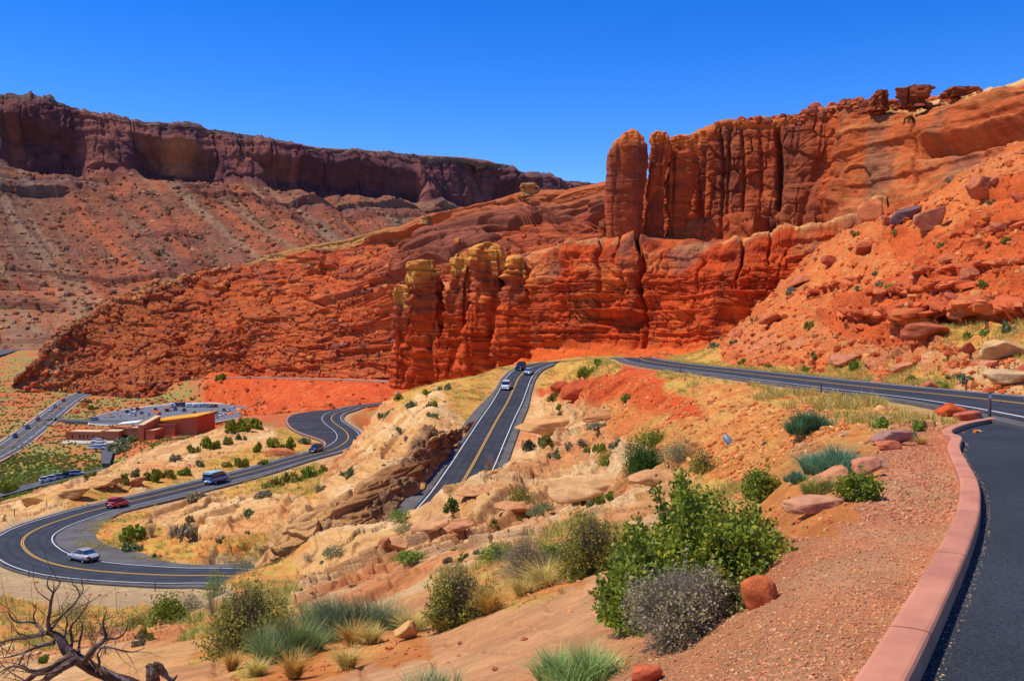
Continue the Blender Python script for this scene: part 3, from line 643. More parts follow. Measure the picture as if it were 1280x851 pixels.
def strata_disp(x, y, z, t=2.2, amp=.8, s=0, tilt=0.0):
    q = z + tilt * x + 1.1 * fbm2(x / 30, y / 30, 2, 50 + s)
    return amp * ((layer(q / t, s) - .5) + .55 * (layer(q / (t * .43) + 3.7, s + 3) - .5)) * (0.6 + .4 * vn2(x / 8, z / 15, s + 60))
def joints(x, y, z, sc=14., amp=3., w=.08, s=0, zs=5.):
    n = vn3(x / sc + s, y / sc, z / (sc * zs)) ; n2 = vn3(x / (sc * .4) + 9, y / (sc * .4), z / (sc * zs * .5) + s)
    return -amp * ridge(n, w) - amp * .45 * ridge(n2, w * 1.3)
def blocks(u, v, s=0):
    f1, f2, cr = worley2(u, v, s); return cr, f2 - f1
RED = np.array([1.06, .94, .66])
def sheet(name, V, disp, colr, mat, kind='structure', flip=False):
    if mat is M_rock: colr = colr * RED
    Nn = normals(blur(V, 3, 2))
    V2 = V + Nn * disp[..., None]
    o = mesh_obj(name, V2, grid_faces(V.shape[0], V.shape[1], flip), mat, col=colr); tag(o, kind=kind); return o, V2
M_rock = surf_mat('cliff_rock', nscale=.22, amp=.30, bump=.9, bdist=.8, bscale=.6, bed=(.05, .8, .22, .9))
M_mesa = surf_mat('mesa_rock', nscale=.035, amp=.30, bump=.9, bdist=5.0, bscale=.07, bed=(.006, .09, .20, 6.0))

# --- far mesa: talus, rim cliff, plateau
TOPL = [(-300,88,2400),(-120,100,2380),(0,119,2350),(60,124,2380),(100,137,2400),(130,143,2420),(180,152,2450),(245,154,2480),(262,162,2500),(330,173,2560),(400,184,2640),(470,188,2730),(520,193,2800),(580,196,2900),(610,200,2960),(635,208,3020),(655,215,3060),(680,221,3120),(700,226,3180),(722,227,3240),(760,231,3320),(820,238,3400)]
FOOT = [(-300,160,2330),(0,192,2290),(60,206,2310),(120,214,2330),(200,216,2370),(300,224,2450),(400,235,2540),(470,238,2600),(530,243,2660),(560,252,2750),(600,262,2850),(700,285,3050),(820,290,3250)]
lines = [[(-300,452,1380),(0,447,1400),(200,444,1450),(500,430,1650),(820,420,2100)],
         [(-300,420,1480),(0,408,1520),(200,402,1560),(500,398,1750),(820,398,2200)],
         [(-300,372,1640),(0,366,1640),(130,368,1660),(200,372,1700),(500,372,1850),(820,380,2350)],
         [(-300,262,1960),(0,282,1960),(200,292,2010),(400,300,2130),(560,315,2300),(820,345,2700)],
         FOOT, TOPL, [(a, b + 6, d + 500) for a, b, d in TOPL]]
V, pxs, vp = loft(lines, -300, 820, 1250, [20, 60, 110, 120, 110, 12]); vp = np.maximum(vp - 1, 0)
X, Y, Zz = V[..., 0], V[..., 1], V[..., 2]; vg = np.broadcast_to(vp[:, None], X.shape); pg = np.broadcast_to(pxs[None], X.shape)
arc = X * .84 + Y * .54
clf = sst(2.85, 3.0, vg) * (1 - sst(3.97, 4.03, vg)); tal = 1 - sst(2.8, 3.0, vg)
wob = fbm2(arc / 260., X * 0, 3, 70)
d = clf * (60 * fbm2(arc / 360., Zz * 0 + 3, 2, 71) * (1 - .6 * sst(3.8, 4, vg)) + 11 * vn2(arc / 60., Zz / 400., 72) + joints(arc, X * 0, Zz, 48, 8, .08, 2, 3) + strata_disp(arc, Y, Zz, 26, 9, 4) + strata_disp(arc, Y, Zz, 9, 5, 6) * sst(3.7, 3.85, vg) + 9 * fbm2(arc / 24, Zz / 30, 3, 73) + 12 * (layer(vn2(arc / 80, Zz / 260, 84) * 6, 7, .2) - .5))
d = d - clf * 60 * sst(3.62 + .15 * 0, 3.35, vg + .22 * wob) * sst(-.25, .25, vn2(arc / 150, Zz * 0, 78))         # undercut alcoves
gul = np.abs(vn2(arc / 130. + (Y - 2000) * .0006, Zz / 900., 74)); gul2 = np.abs(vn2(arc / 48., Zz / 500., 75))
d = d + tal * sst(.2, 1.5, vg) * (34 * gul + 18 * gul2 - 18 + 5 * fbm2(arc / 16, Zz / 16, 4, 76, .6))
# thin ledges near the top and near the foot of the slope
q = Zz + 10 * vn2(arc / 150, Y / 150, 77)
lm = sst(-.05, .35, vn2(arc / 120, Zz / 22, 79))
for zc, a in ((.0, 1), (22., .9), (40, .7)):
    pass
led = (sst(2.45, 2.6, vg) * (1 - sst(2.93, 3.0, vg)) + ridge(vg - 1.0, .12) * 1.2 + .5 * ridge(vg - 1.8, .15))
d = d + led * lm * 34 * (layer(q / 17., 5, .12) - .5)
cr_, e_ = blocks(arc / 34, Zz / 26, 3); d = d + tal * 4 * (cr_ > .86) * sst(0.02, .2, e_)
nn = fbm2(arc / 90, Zz / 60, 4, 80); n4 = fbm2(arc / 30, Zz / 200, 3, 81)
tc_ = mixc((.22,.080,.042), (.33,.095,.042), sst(-.2, .4, nn)); tc_ = mixc(tc_, (.17,.095,.062), sst(.0, .5, n4) * .6)
tc_ = mixc(tc_, (.46,.12,.045), sst(1.25, 1.0, vg) * sst(-.3, .2, nn)); tc_ = mixc(tc_, (.34,.15,.07), sst(1.0, .6, vg) * .6)
tc_ = mixc(tc_, (.17,.10,.085), led * lm * .6)
stk = fbm2((arc + .25 * Zz) / 26, Zz / 420, 3, 85); tc_ = mixc(tc_, (.42,.105,.035), sst(.12, .45, stk) * sst(2.9, 2.2, vg) * .75); tc_ = mixc(tc_, (.30,.19,.10), sst(.1, .5, -stk) * .6)
lb = sst(.15, .5, vn2(arc / 160, q / 26, 86)) * sst(.62, .74, layer(q / 13., 9, .2)); tc_ = mixc(tc_, (.19,.055,.04), lb * .75); d = d + tal * lb * 9
cc = mixc((.115,.040,.042), (.24,.078,.056), sst(-.25, .4, fbm2(arc / 60, Zz / 90, 3, 82))); cc = mixc(cc, (.11,.05,.05), sst(.1, .5, vn2(arc / 22, Zz / 260, 83)) * .8)
cc = mixc(cc, (.20,.12,.085), sst(3.85, 4.0, vg)); cc = mixc(cc, (.46,.16,.07), np.exp(-((pg - 222) / 26) ** 2) * sst(3.15, 3.3, vg) * sst(3.75, 3.6, vg) * .8)
co_ = mixc(tc_, cc, clf)
o, VM = sheet('mesa', V, d, co_, M_mesa)

# --- blocky red ridge in the middle distance
CREST = [(15,478,850),(45,448,860),(70,425,870),(85,412,880),(110,395,900),(150,374,920),(200,353,940),(240,343,960),(300,330,960),(340,319,930),(400,304,880),(440,297,840),(470,287,790),(500,284,760),(520,275,730),(540,267,700),(580,256,650),(620,247,600),(645,241,580),(700,239,545),(755,228,500),(820,222,470)]
BASE = [(15,488,835),(40,487,835),(80,487,830),(130,494,800),(180,504,770),(225,504,790),(250,488,820),(300,475,835),(340,473,800),(400,471,740),(480,472,660),(560,470,455),(700,440,425),(820,430,415)]
MID = [(15,483,843),(80,450,850),(150,440,850),(240,420,870),(340,395,850),(440,372,740),(540,338,540),(645,318,480),(700,312,462),(820,300,440)]
lines = [BASE, MID, [(a, b + 14 * min(1, max(0, (a - 300) / 200)) + 3, d * .985) for a, b, d in CREST], CREST, [(a, b + 22, d + 90) for a, b, d in CREST]]
V, pxs, vp = loft(lines, 15, 820, 1050, [150, 170, 34, 16])
X, Y, Zz = V[..., 0], V[..., 1], V[..., 2]; vg = np.broadcast_to(vp[:, None], X.shape); pg = np.broadcast_to(pxs[None], X.shape)
u = X * .8 + Y * .3; w = Zz * 1.25 + .12 * Y + .05 * X
wu = u + 9 * fbm2(u / 17, w / 10, 4, 90); ww = w - .10 * u + 7 * fbm2(u / 17, w / 10, 4, 91)
b1, e1 = blocks(wu / 21, ww / 12, 1); b2, e2 = blocks(wu / 8.5, ww / 5.6, 2); b3, e3 = blocks(wu / 3.4, ww / 2.4, 3)
edge = sst(15, 60, pg); scr = .35 + .65 * sst(-.15, .25, fbm2(u / 34, w / 22, 3, 96))
dd = (6.5 * (b1 - .5) * sst(0, .12, e1) + scr * 3.8 * (b2 - .45) * sst(0, .15, e2) + scr * 1.6 * (b3 - .5) * sst(0, .2, e3) + (1 - scr) * 1.2 * fbm2(u / 3, w / 3, 3, 97) - 2.2 * ridge(e1, .05) - 1.2 * ridge(e2, .07)
      + 5 * fbm2(u / 45, w / 40, 3, 92)) * (1 - .7 * sst(2.8, 3, vg))
upb_ = sst(440, 540, pg) * sst(.9, 1.2, vg); dd = dd * (1 - .2 * upb_) + upb_ * (8 * (b1 - .5) * sst(0, .06, e1) + 3 * (b2 - .5) * sst(0, .1, e2) + joints(u, X * 0, Zz, 13, 4, .09, 3, 1.5) + strata_disp(u, Y, Zz - .25 * X, 9, 6, 23))
st = strata_disp(u, Y, Zz - .10 * X, 7.5, 3.0, 7) * sst(-.1, .4, fbm2(u / 40, w / 30, 2, 95)); dd = (dd + st) * edge * (1 - .8 * sst(2.2, 2.9, vg) * sst(400, 520, pg))
n = fbm2(u / 30, w / 20, 4, 93)
c = mixc((.43,.080,.025), (.33,.062,.028), sst(-.3, .3, n)); c = mixc(c, (.52,.17,.06), sst(.15, .5, fbm2(u / 14, w / 8, 3, 94)) * .7)
c = mixc(c, (.22,.075,.06), (b2 > .72) * .65 + 0.0); c = mixc(c, (.55,.14,.05), (b3 > .82) * .5)
c = mixc(c, (.46,.115,.04), (1 - scr) * .9); c = mixc(c, (.31,.105,.05), sst(330, 60, pg) * .75)
c = mixc(c, (.40,.25,.10), sst(2.05, 2.6, vg) * (1 - sst(520, 560, pg)) * .8 * sst(-.4, .1, n) )
c = mixc(c, (.27,.20,.13), np.exp(-((pg - 50) / 30) ** 2) * .8)
upb = sst(440, 540, pg) * sst(.9, 1.2, vg); c = mixc(c, (.30,.065,.036), upb * .6); c = mixc(c, (.17,.065,.055), upb * (b1 > .70) * .7); c = mixc(c, (.50,.15,.06), upb * sst(1.8, 2, vg) * .6)
o, VR = sheet('ridge', V, dd, c, M_rock)

# --- lower red cliff with its layered face
CB = [(478,484,432),(500,482,428),(560,474,408),(600,468,397),(640,461,378),(680,451,352),(700,449,345),(760,447,332),(820,447,312),(870,449,292),(920,440,286),(1000,410,300),(1110,345,312)]
CT = [(505,430,436),(512,360,436),(540,350,434),(560,352,428),(600,345,415),(640,334,402),(655,326,396),(668,318,390),(682,316,386),(700,312,377),(722,306,370),(740,302,365),(770,299,358),(830,301,352),(868,303,347),(880,307,345),(900,304,343),(926,300,341),(965,296,339),(1005,284,337),(1040,281,336),(1060,277,335),(1110,267,334)]
def between(A, B, t, dd=0.):
    xs = sorted(set([a[0] for a in A] + [b[0] for b in B])); A = np.array(A, float); B = np.array(B, float); r = []
    for x in xs:
        ya, yb = np.interp(x, A[:, 0], A[:, 1]), np.interp(x, B[:, 0], B[:, 1]); da, db = np.interp(x, A[:, 0], A[:, 2]), np.interp(x, B[:, 0], B[:, 2])
        r.append((x, ya + (yb - ya) * t, da + (db - da) * (t if dd is None else dd)))
    return r
CBx = [(a, b + 14, d - 6) for a, b, d in CB]
lines = [CBx, between(CB, CT, .13, .42), between(CB, CT, .72, .62), between(CB, CT, .93, .78), CT, [(a, b - 1.5, d + 26) for a, b, d in CT], [(a, b + 3, d + 75) for a, b, d in CT]]
V, pxs, vp = loft(lines, 500, 1110, 860, [42, 130, 46, 22, 12, 6])
X, Y, Zz = V[..., 0], V[..., 1], V[..., 2]; vg = np.broadcast_to(vp[:, None], X.shape); pg = np.broadcast_to(pxs[None], X.shape)
u = X * .85 - Y * .5
face = sst(.6, 1.1, vg) * (1 - sst(4.0, 4.3, vg)); up = sst(1.9, 2.3, vg)
dd = 4.5 * fbm2(u / 40, Zz / 80, 2, 100) * face
dd = dd + strata_disp(u, Y, Zz, 3.3, 4.2, 9) * (1 - .7 * up) * face + strata_disp(u, Y, Zz, 1.3, 1.7, 12) * (1 - .8 * up) * face + 2.2 * up * (layer(Zz / 6 + fbm2(u / 15, Zz / 15, 2, 8), 4, .3) - .5)
dd = dd + joints(u, X * 0, Zz, 17, 1.6, .07, 3, 4) * face
for gx_, wpx, am, lo, hi in ((661,4,6,.8,4.2),(700,2,2,2.6,4.3),(752,2,4,1.8,4.2),(771,1.6,2,2.3,4.),(800,2.2,8,1.1,4.2),(925,1.8,4,1.9,4.2),(965,1.6,2,2.2,4.)):
    gc = gx_ + 5 * vn2(Zz / 9, Zz * 0 + gx_, 5)
    dd = dd - am * np.exp(-((pg - gc) / wpx) ** 2) * sst(lo - .3, lo + .2, vg) * (1 - sst(hi, hi + .5, vg))
b2, e2 = blocks(u / 4.6 + .3 * fbm2(u / 4, Zz / 4, 2, 5), Zz / 3.1, 5); b4, e4 = blocks(u / 13, Zz / 10, 8)
dd = dd + (1.3 * (b2 - .5) * sst(0, .2, e2) - .8 * ridge(e2, .06)) * face * (1 - .5 * up) + (2.6 * (b4 - .5) * sst(0, .3, e4)) * face
dd = dd + 1.0 * fbm2(u / 3., Zz / 3., 3, 101) + 2.4 * fbm2(u / 12, Zz / 9, 3, 102) * face
# white cap bed overhangs the layers under it on the right
capm = sst(870, 900, pg); dd = dd + capm * (2.6 * ridge(vg - 3.7, .35) - 1.6 * ridge(vg - 2.8, .25))
n = fbm2(u / 16, Zz / 10, 4, 103); sl = layer((Zz + 1.1 * fbm2(X / 30, Y / 30, 2, 59)) / 2.1, 11, .3)
c = mixc((.56,.085,.022), (.42,.055,.018), sl); c = mixc(c, (.62,.14,.04), sst(.0, .5, n)); c = mixc(c, (.24,.045,.022), sst(.1, .5, vn2(u / 5, Zz / 26, 104)) * .55 * face)
c = mixc(c, (.58,.20,.085), up * sst(-.2, .3, n) * .8); c = mixc(c, (.26,.095,.07), up * sst(.05, .35, fbm2(u / 11, Zz / 14, 3, 105)) * .8)
c = mixc(c, (.66,.42,.20), sst(3.3, 3.9, vg) * sst(-.35, .1, fbm2(u / 14, Y / 14, 3, 106)) * (.35 + .65 * capm))
c = mixc(c, (.60,.12,.03), (1 - sst(.7, 1.1, vg)) * .9)
o, VL = sheet('lower_cliff', V, dd, c, M_rock)

# --- upper cliff on the right
UF = [(765,304,412),(800,301,405),(870,299,392),(950,296,384),(1035,284,372),(1046,284,352),(1060,282,343),(1100,276,330),(1180,245,292),(1280,205,256),(1450,150,220),(1600,130,200)]
UT = [(765,262,420),(800,245,415),(835,215,408),(862,178,402),(870,166,398),(880,162,398),(890,158,398),(905,153,398),(930,151,396),(960,151,394),(985,149,392),(1000,147,390),(1012,142,388),(1022,139,388),(1035,137,386),(1044,136,382),(1064,135,374),(1090,135,366),(1125,130,356),(1153,128,350),(1180,121,340),(1223,110,325),(1250,101,316),(1280,92,306),(1300,86,300),(1450,40,270),(1600,10,250)]
lines = [[(a, b + 34, d - 3) for a, b, d in UF], between(UF, UT, .22, .2), between(UF, UT, .80, .62), between(UF, UT, .93, .75), UT, [(a, b + 2.0, d + 40) for a, b, d in UT], [(a, b + 14, d + 90) for a, b, d in UT]]
V, pxs, vp = loft(lines, 765, 1480, 960, [40, 100, 34, 20, 10, 6])
X, Y, Zz = V[..., 0], V[..., 1], V[..., 2]; vg = np.broadcast_to(vp[:, None], X.shape); pg = np.broadcast_to(pxs[None], X.shape)
u = X * .8 - Y * .6; face = 1 - sst(4.0, 4.3, vg)
smooth_ = sst(1042, 1062, pg)                       # the massive smooth wall on the right
rough_ = (1 - smooth_)
dd = rough_ * (2.4 * fbm2(u / 26, Zz / 60, 3, 110) + joints(u, X * 0, Zz, 14, 1.8, .06, 5, 5) * face + strata_disp(u, Y, Zz, 6.5, 2.2, 14) + 1.6 * (sst(2.4, 3.4, vg)) * strata_disp(u, Y, Zz, 2.0, 1.6, 15))
b2, e2 = blocks(u / 9, Zz / 7, 6); dd = dd + rough_ * ((2.0 * (b2 - .5)) * sst(0, .08, e2) - 1.0 * ridge(e2, .05)) * face
for gx_, wpx, am in ((876,4,7),(903,2,2),(929,2,2),(951,2,1.5),(974,3.5,6)):
    dd = dd - am * np.exp(-((pg - gx_ - 3 * vn2(Zz / 20, Zz * 0, 4)) / wpx) ** 2) * sst(.8, 1.1, vg) * (1 - sst(3.6, 4.1, vg))
dd = dd + 17.0 * (1 - sst(.70, .9, vg)) * (1 - sst(950, 962, pg)) * sst(860, 866, pg)            # block under the columns
dd = dd + 3.0 * (sst(.35, .5, vg) * (1 - sst(1.25, 1.35, vg))) * sst(965, 985, pg) * rough_
ledge = Zz + .10 * X
dd = dd + smooth_ * (5.5 * fbm2(u / 48, Zz / 34, 3, 111) + 1.6 * fbm2(u / 13, Zz / 7, 4, 112) + 2.0 * (layer((Zz - .12 * X) / 3.1 + .4 * fbm2(u / 30, Zz / 30, 2, 3), 19, .3) - .5) + .9 * fbm2(u / 5, Zz / 3, 3, 119) + 2.6 * (layer((Zz - .12 * X) / 9 + .4 * fbm2(u / 40, Zz / 40, 2, 3), 16, .5) - .5))
# long undercut alcove with a roof, and the vertical joint
pyv = CY - Zz / Y * F
alc = np.exp(-((pyv - 181 + .16 * (pg - 1180)) / 8.5) ** 2) * sst(1140, 1152, pg) * (1 - sst(1245, 1330, pg)); dd = dd - 9 * alc * smooth_
dd = dd + 4.0 * np.exp(-((pyv - 166 + .16 * (pg - 1180)) / 7) ** 2) * sst(1135, 1160, pg) * smooth_
dd = dd - 3 * np.exp(-((pg - 1140.5) / 1.6) ** 2) * sst(.8, 1.1, vg) * (1 - sst(3.3, 3.7, vg))
alc2 = np.exp(-((pyv - 128 + .42 * (pg - 1223)) / 5) ** 2) * sst(1185, 1215, pg); dd = dd - 5 * alc2 * smooth_
# arch scar at lower left of the smooth wall
ar = np.hypot((pg - 1071) / 1.0, (pyv - 222) * 1.0 * (pyv < 222)); dd = dd - 2.2 * sst(17, 15.5, ar) * (pyv < 262) * smooth_
dd = dd + .9 * fbm2(u / 3.2, Zz / 3.2, 3, 113)
n = fbm2(u / 18, Zz / 16, 4, 114); stn = vn2(u / 4.2, Zz / 70, 115); stn2 = vn2(u / 11, Zz / 60, 116)
c = mixc((.42,.092,.034), (.33,.072,.034), sst(-.2, .3, n)); c = mixc(c, (.17,.055,.042), sst(-.1, .5, stn2 + .4 * stn) * .7)
c = mixc(c, (.52,.155,.055), sst(.2, .5, fbm2(u / 9, Zz / 9, 3, 117)) * .5); c = mixc(c, (.55,.17,.055), sst(2.9, 3.6, vg) * .75)
ban = layer((Zz - .12 * X) / 5.5 + .5 * fbm2(u / 26, Zz / 26, 2, 3), 18, .6)
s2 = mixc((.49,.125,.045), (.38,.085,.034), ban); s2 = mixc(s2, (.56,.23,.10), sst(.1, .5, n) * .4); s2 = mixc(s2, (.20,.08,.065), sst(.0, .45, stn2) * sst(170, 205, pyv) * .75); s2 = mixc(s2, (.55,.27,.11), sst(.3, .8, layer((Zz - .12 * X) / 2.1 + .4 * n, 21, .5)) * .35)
s2 = mixc(s2, (.66,.48,.24), sst(3.3, 3.8, vg) * .8); s2 = mixc(s2, (.24,.12,.08), sst(.1, .5, stn) * .5)
c = mixc(c, s2, smooth_)
c = mixc(c, (.50,.115,.04), (1 - sst(.2, .8, vg)) * .6)
o, VU = sheet('upper_cliff', V, dd, c, M_rock)

CF = [(318,708,116),(335,706,114.5),(360,702,113),(400,697,113),(440,690,114),(470,672,117),(506,640,124),(525,612,132),(539,592,141),(560,565,157),(580,543,176),(596,527,195)]
CTp = [(318,706,118),(335,694,119),(352,672,119.5),(375,645,121),(400,632,122.5),(430,615,125.5),(460,600,128),(478,590,132),(497,580,136),(520,561,144),(540,548,150),(560,541,165),(580,531,182),(596,524,197)]
lines = [[(a, b + 8, d) for a, b, d in CF], between(CF, CTp, .45, .30), between(CF, CTp, .9, .72), CTp, [(a, b + 1.5, d + 5) for a, b, d in CTp], [(a, b + 6, d + 9) for a, b, d in CTp]]
V, pxs, vp = loft(lines, 318, 596, 590, [50, 46, 14, 12, 6]); X, Y, Zz = V[..., 0], V[..., 1], V[..., 2]; vg = np.broadcast_to(vp[:, None], X.shape); pg = np.broadcast_to(pxs[None], X.shape)
u = X * .7 - Y * .5; fc_ = 1 - sst(2.9, 3.6, vg); endk = sst(318, 345, pg) * (1 - sst(580, 596, pg)); tl_ = Zz - .16 * X
b1, e1 = blocks(u / 2.6 + .4 * fbm2(u / 3, Zz / 3, 2, 5), tl_ / 1.25, 31); b2, e2 = blocks(u / .95, tl_ / .5, 33)
dd = endk * (fc_ * (1.5 * (b1 - .5) * sst(0, .08, e1) - .9 * ridge(e1, .05) + .5 * (b2 - .5) * sst(0, .12, e2) + 1.3 * (layer(tl_ / 1.1 + .3 * fbm2(u / 6, tl_ / 6, 2, 3), 33, .15) - .5) * sst(-.3, .2, vn2(u / 7, tl_ / 4, 8))) + .7 * fbm2(u / 5, Zz / 4, 3, 130) + .1 + .5 * ridge(vg - 2.6, .4))
n = fbm2(u / 3, tl_ / 2, 4, 131)
c = mixc(mixc((.38,.175,.06), (.26,.115,.04), sst(-.2, .3, n)), (.58,.31,.11), sst(460, 400, pg) * .6 + .3 * (b1 > .75)); c = mixc(c, (.60,.33,.13), sst(2.2, 3.0, vg)); c = mixc(c, (.50,.24,.08), .4 * sst(.2, .5, n))
o, VC = sheet('rock_cut', V, dd, c, surf_mat('rock_cut_stone', nscale=1.2, amp=.3, bump=.9, bdist=.2, bscale=3, bed=(.3, 3.0, .22, .2)))
# --- free-standing towers and pillars of rock (closed bodies)
def tower(name, prof, d, thick=.8, n=72, step=1.0, colf=None, amp=1.0, strat=1.0, expo=3.4, seed=0, topround=True, lean=0.0):
    """prof: (py, xl, xr) from top to foot, in photo pixels at distance d"""
    pr = np.array(prof, float); y0, y1 = pr[0, 0], pr[-1, 0]; m = max(14, int((y1 - y0) / step))
    # more rows near the crown
    t = np.linspace(0, 1, m); ys = y0 + (y1 - y0) * t
    xl = np.interp(ys, pr[:, 0], pr[:, 1]); xr = np.interp(ys, pr[:, 0], pr[:, 2])
    k = d / F; cxm = ((xl + xr) / 2 - CX) * k; hw = (xr - xl) / 2 * k; z = -(ys - CY) * k
    maxw = hw.max()
    rad_y = maxw * thick * np.minimum(1, (hw / maxw)) ** .5
    cap = np.sqrt(np.clip(1 - (1 - np.clip(t * m / (m * .04 + 1), 0, 1)) ** 2, 0, 1)); 
    a = np.linspace(0, 2 * math.pi, n, endpoint=False); ca, sa = np.cos(a), np.sin(a)
    e = 2 / expo; ux = np.sign(ca) * np.abs(ca) ** e; uy = np.sign(sa) * np.abs(sa) ** e
    Xc = cxm[:, None] + hw[:, None] * ux * cap[:, None]; Yc = d + maxw * thick * .6 + rad_y[:, None] * uy * cap[:, None]; Zc = np.repeat(z[:, None], n, 1)
    nx_, ny_ = np.broadcast_to(ca, Xc.shape), np.broadcast_to(sa, Xc.shape)
    s = maxw / 9.0
    q = Zc + 1.2 * s * fbm2(Xc / (20 * s), Yc / (20 * s), 2, seed)
    D = strat * s * 1.3 * (layer(q / (2.6 * s), seed, .3) - .5) + strat * s * .7 * (layer(q / (1.0 * s), seed + 1, .3) - .5)
    D = D + amp * s * (3.2 * (layer(vn3(Xc / (9 * s) + seed, Yc / (9 * s), Zc / (70 * s)) * 7, seed + 5, .12) - .5) + 1.4 * (layer(vn3(Xc / (6 * s) + seed, Yc / (6 * s), Zc / (9 * s)) * 5, seed + 9, .12) - .5) + 1.3 * fbm3(Xc / (9 * s) + seed, Yc / (9 * s), Zc / (16 * s), 3) + 1.0 * fbm3(Xc / (2.2 * s), Yc / (2.2 * s), Zc / (2.2 * s), 3))
    D = D - amp * s * 2.4 * ridge(vn3(Xc / (6 * s) + seed, Yc / (6 * s), Zc / (40 * s)), .06) - amp * s * 1.0 * ridge(vn3(Xc / (40 * s) + seed, Yc / (40 * s), Zc / (4.2 * s)), .07)
    D = D * np.clip(cap[:, None] * 1.2, 0, 1)
    V = np.stack([Xc + nx_ * D, Yc + ny_ * D, Zc + .4 * s * fbm3(Xc / (3 * s), Yc / (3 * s), Zc / (3 * s), 2)], -1)
    top = V[0].mean(0)[None] + np.array([[0, 0, .15 * s]])
    i = np.arange(m * n).reshape(m, n); j = np.roll(i, -1, 1)
    q4 = np.stack([i[:-1], i[1:], j[1:], j[:-1]], -1).reshape(-1, 4)
    VV = np.concatenate([V.reshape(-1, 3), top]); ti = len(VV) - 1
    capf = np.stack([i[0], j[0], np.full(n, ti), np.full(n, ti)], -1)
    # a triangle fan written as quads would be degenerate: use two-vertex steps
    capf = np.stack([i[0][::2], np.roll(i[0], -1)[::2], np.roll(i[0], -2)[::2], np.full(n // 2, ti)], -1)
    colr = colf(Xc, Yc, Zc, t[:, None] + 0 * Xc, seed) if colf is not None else np.full(V.shape, .3)
    colr = np.concatenate([colr.reshape(-1, 3), colr.reshape(-1, 3)[:1]])
    o = mesh_obj(name, VV, np.concatenate([q4, capf]), M_rock, col=colr * RED)
    return o
def col_pillar(X, Y, Zv, t, s):
    sl = layer(Zv / 2.2 + .3 * fbm2(X / 9, Zv / 9, 2, 4), 11 + s, .3)
    c = mixc((.56,.085,.022), (.40,.055,.02), sl); n = fbm3(X / 6, Y / 6, Zv / 6, 3)
    c = mixc(c, (.62,.15,.045), sst(0, .5, n)); tt = t + .10 * n
    c = mixc(c, (.30,.085,.05), sst(.5, .32, tt) * .7)
    return mixc(c, mixc((.58,.30,.09), (.62,.24,.06), sst(-.3, .3, n)), sst(.23, .12, tt + .05 * vn2(X / 2, Zv / 3, s)) * .9)
def col_tower(X, Y, Zv, t, s):
    n = fbm3(X / 8, Y / 8, Zv / 8, 3); st = vn2(X / 4, Zv / 60, s + 4)
    c = mixc((.40,.092,.038), (.29,.07,.04), sst(-.2, .3, n)); c = mixc(c, (.18,.058,.045), sst(-.1, .5, st) * .65)
    return mixc(c, (.60,.17,.05), sst(.20, .08, t + .06 * n))
def col_hoodoo(X, Y, Zv, t, s):
    n = fbm3(X / 3, Y / 3, Zv / 3, 3); return mixc((.42,.11,.05), (.28,.075,.045), layer(Zv / 2.0, s, .3) * .7 + .3 * sst(-.3, .3, n))
tag(tower('rock_tower', [(159,788.5,791.5),(161,786,795),(165,780,800),(172,772,805),(181,765,810),(193,759,811),(221,758,809),(250,756,804),(275,757,803),(301,760,804)], 366, .55, colf=col_tower, strat=.2, amp=.26, seed=1, expo=3.0), 'leftmost and broadest tower of the upper cliff, smooth dark face with a pointed orange top', 'rock tower', 'free-standing fins of the upper cliff')
tag(tower('rock_tower', [(162,820,829),(165,815,834),(172,812,838),(187,813,839),(205,810,836),(221,809,832),(250,806,831),(280,805,831),(301,804,832)], 372, .8, colf=col_tower, strat=.45, amp=.8, seed=2), 'slim round-topped rock tower wedged just right of the broad smooth one', 'rock tower', 'free-standing fins of the upper cliff')
tag(tower('rock_tower', [(166,846,860),(169,841,867),(180,839,870),(198,836,873),(220,832,874),(250,831,865),(275,831,860),(301,832,857)], 376, .8, colf=col_tower, strat=.45, amp=.8, seed=3), 'third tower of the upper cliff, flat-headed with a deep shaded gap on its right', 'rock tower', 'free-standing fins of the upper cliff')
for k, pr in enumerate([[(160,882,893),(164,875,897),(180,872,901),(200,873,902),(230,871,901),(250,868,900),(296,866,900)],
[(167,908,922),(170,903,928),(182,902,930),(186,902,930),(220,902,931),(250,901,931),(296,899,932)],
                        [(163,933,946),(167,930,951),(180,930,952),(186,930,952),(220,931,953),(250,931,953),(296,931,953)],
                        [(160,955,965),(164,951,970),(175,951,970),(185,952,966),(210,948,964),(240,944,961),(292,940,958)]]):
    tag(tower('cliff_column', pr, 396 + (k % 2) * 2.5 - k, .6, n=64, expo=6.0, colf=col_tower, strat=.5, amp=.42, seed=10 + k), kind='structure')
tag(tower('rock_pillar', [(355,497,506),(357,494,511),(368,493,513),(376,496,512),(390,495,516),(410,494,518),(440,493,521),(486,489,526)], 412, .9, n=56, expo=4.5, colf=col_pillar, seed=21), 'lowest and leftmost rock pillar of the lower red cliff, a small yellow knob on top', 'rock pillar', 'yellow-capped pillars at the left end of the lower cliff')
tag(tower('rock_pillar', [(323,520,533),(327,514,542),(340,512,548),(355,512,552),(372,513,550),(385,510,551),(410,509,554),(440,507,557),(486,504,562)], 410, .9, expo=4.5, colf=col_pillar, seed=22), 'stout rock pillar second from the left with a broad lumpy yellow cap', 'rock pillar', 'yellow-capped pillars at the left end of the lower cliff')
tag(tower('rock_pillar', [(315,570,580),(318,566,584),(330,564,587),(342,565,586),(352,564,586),(365,560,587),(400,555,588),(440,552,590),(480,549,594)], 404, .9, n=56, expo=4.5, colf=col_pillar, seed=23), 'thin rock pillar with a narrow yellow head left of the tallest capped pillar', 'rock pillar', 'yellow-capped pillars at the left end of the lower cliff')
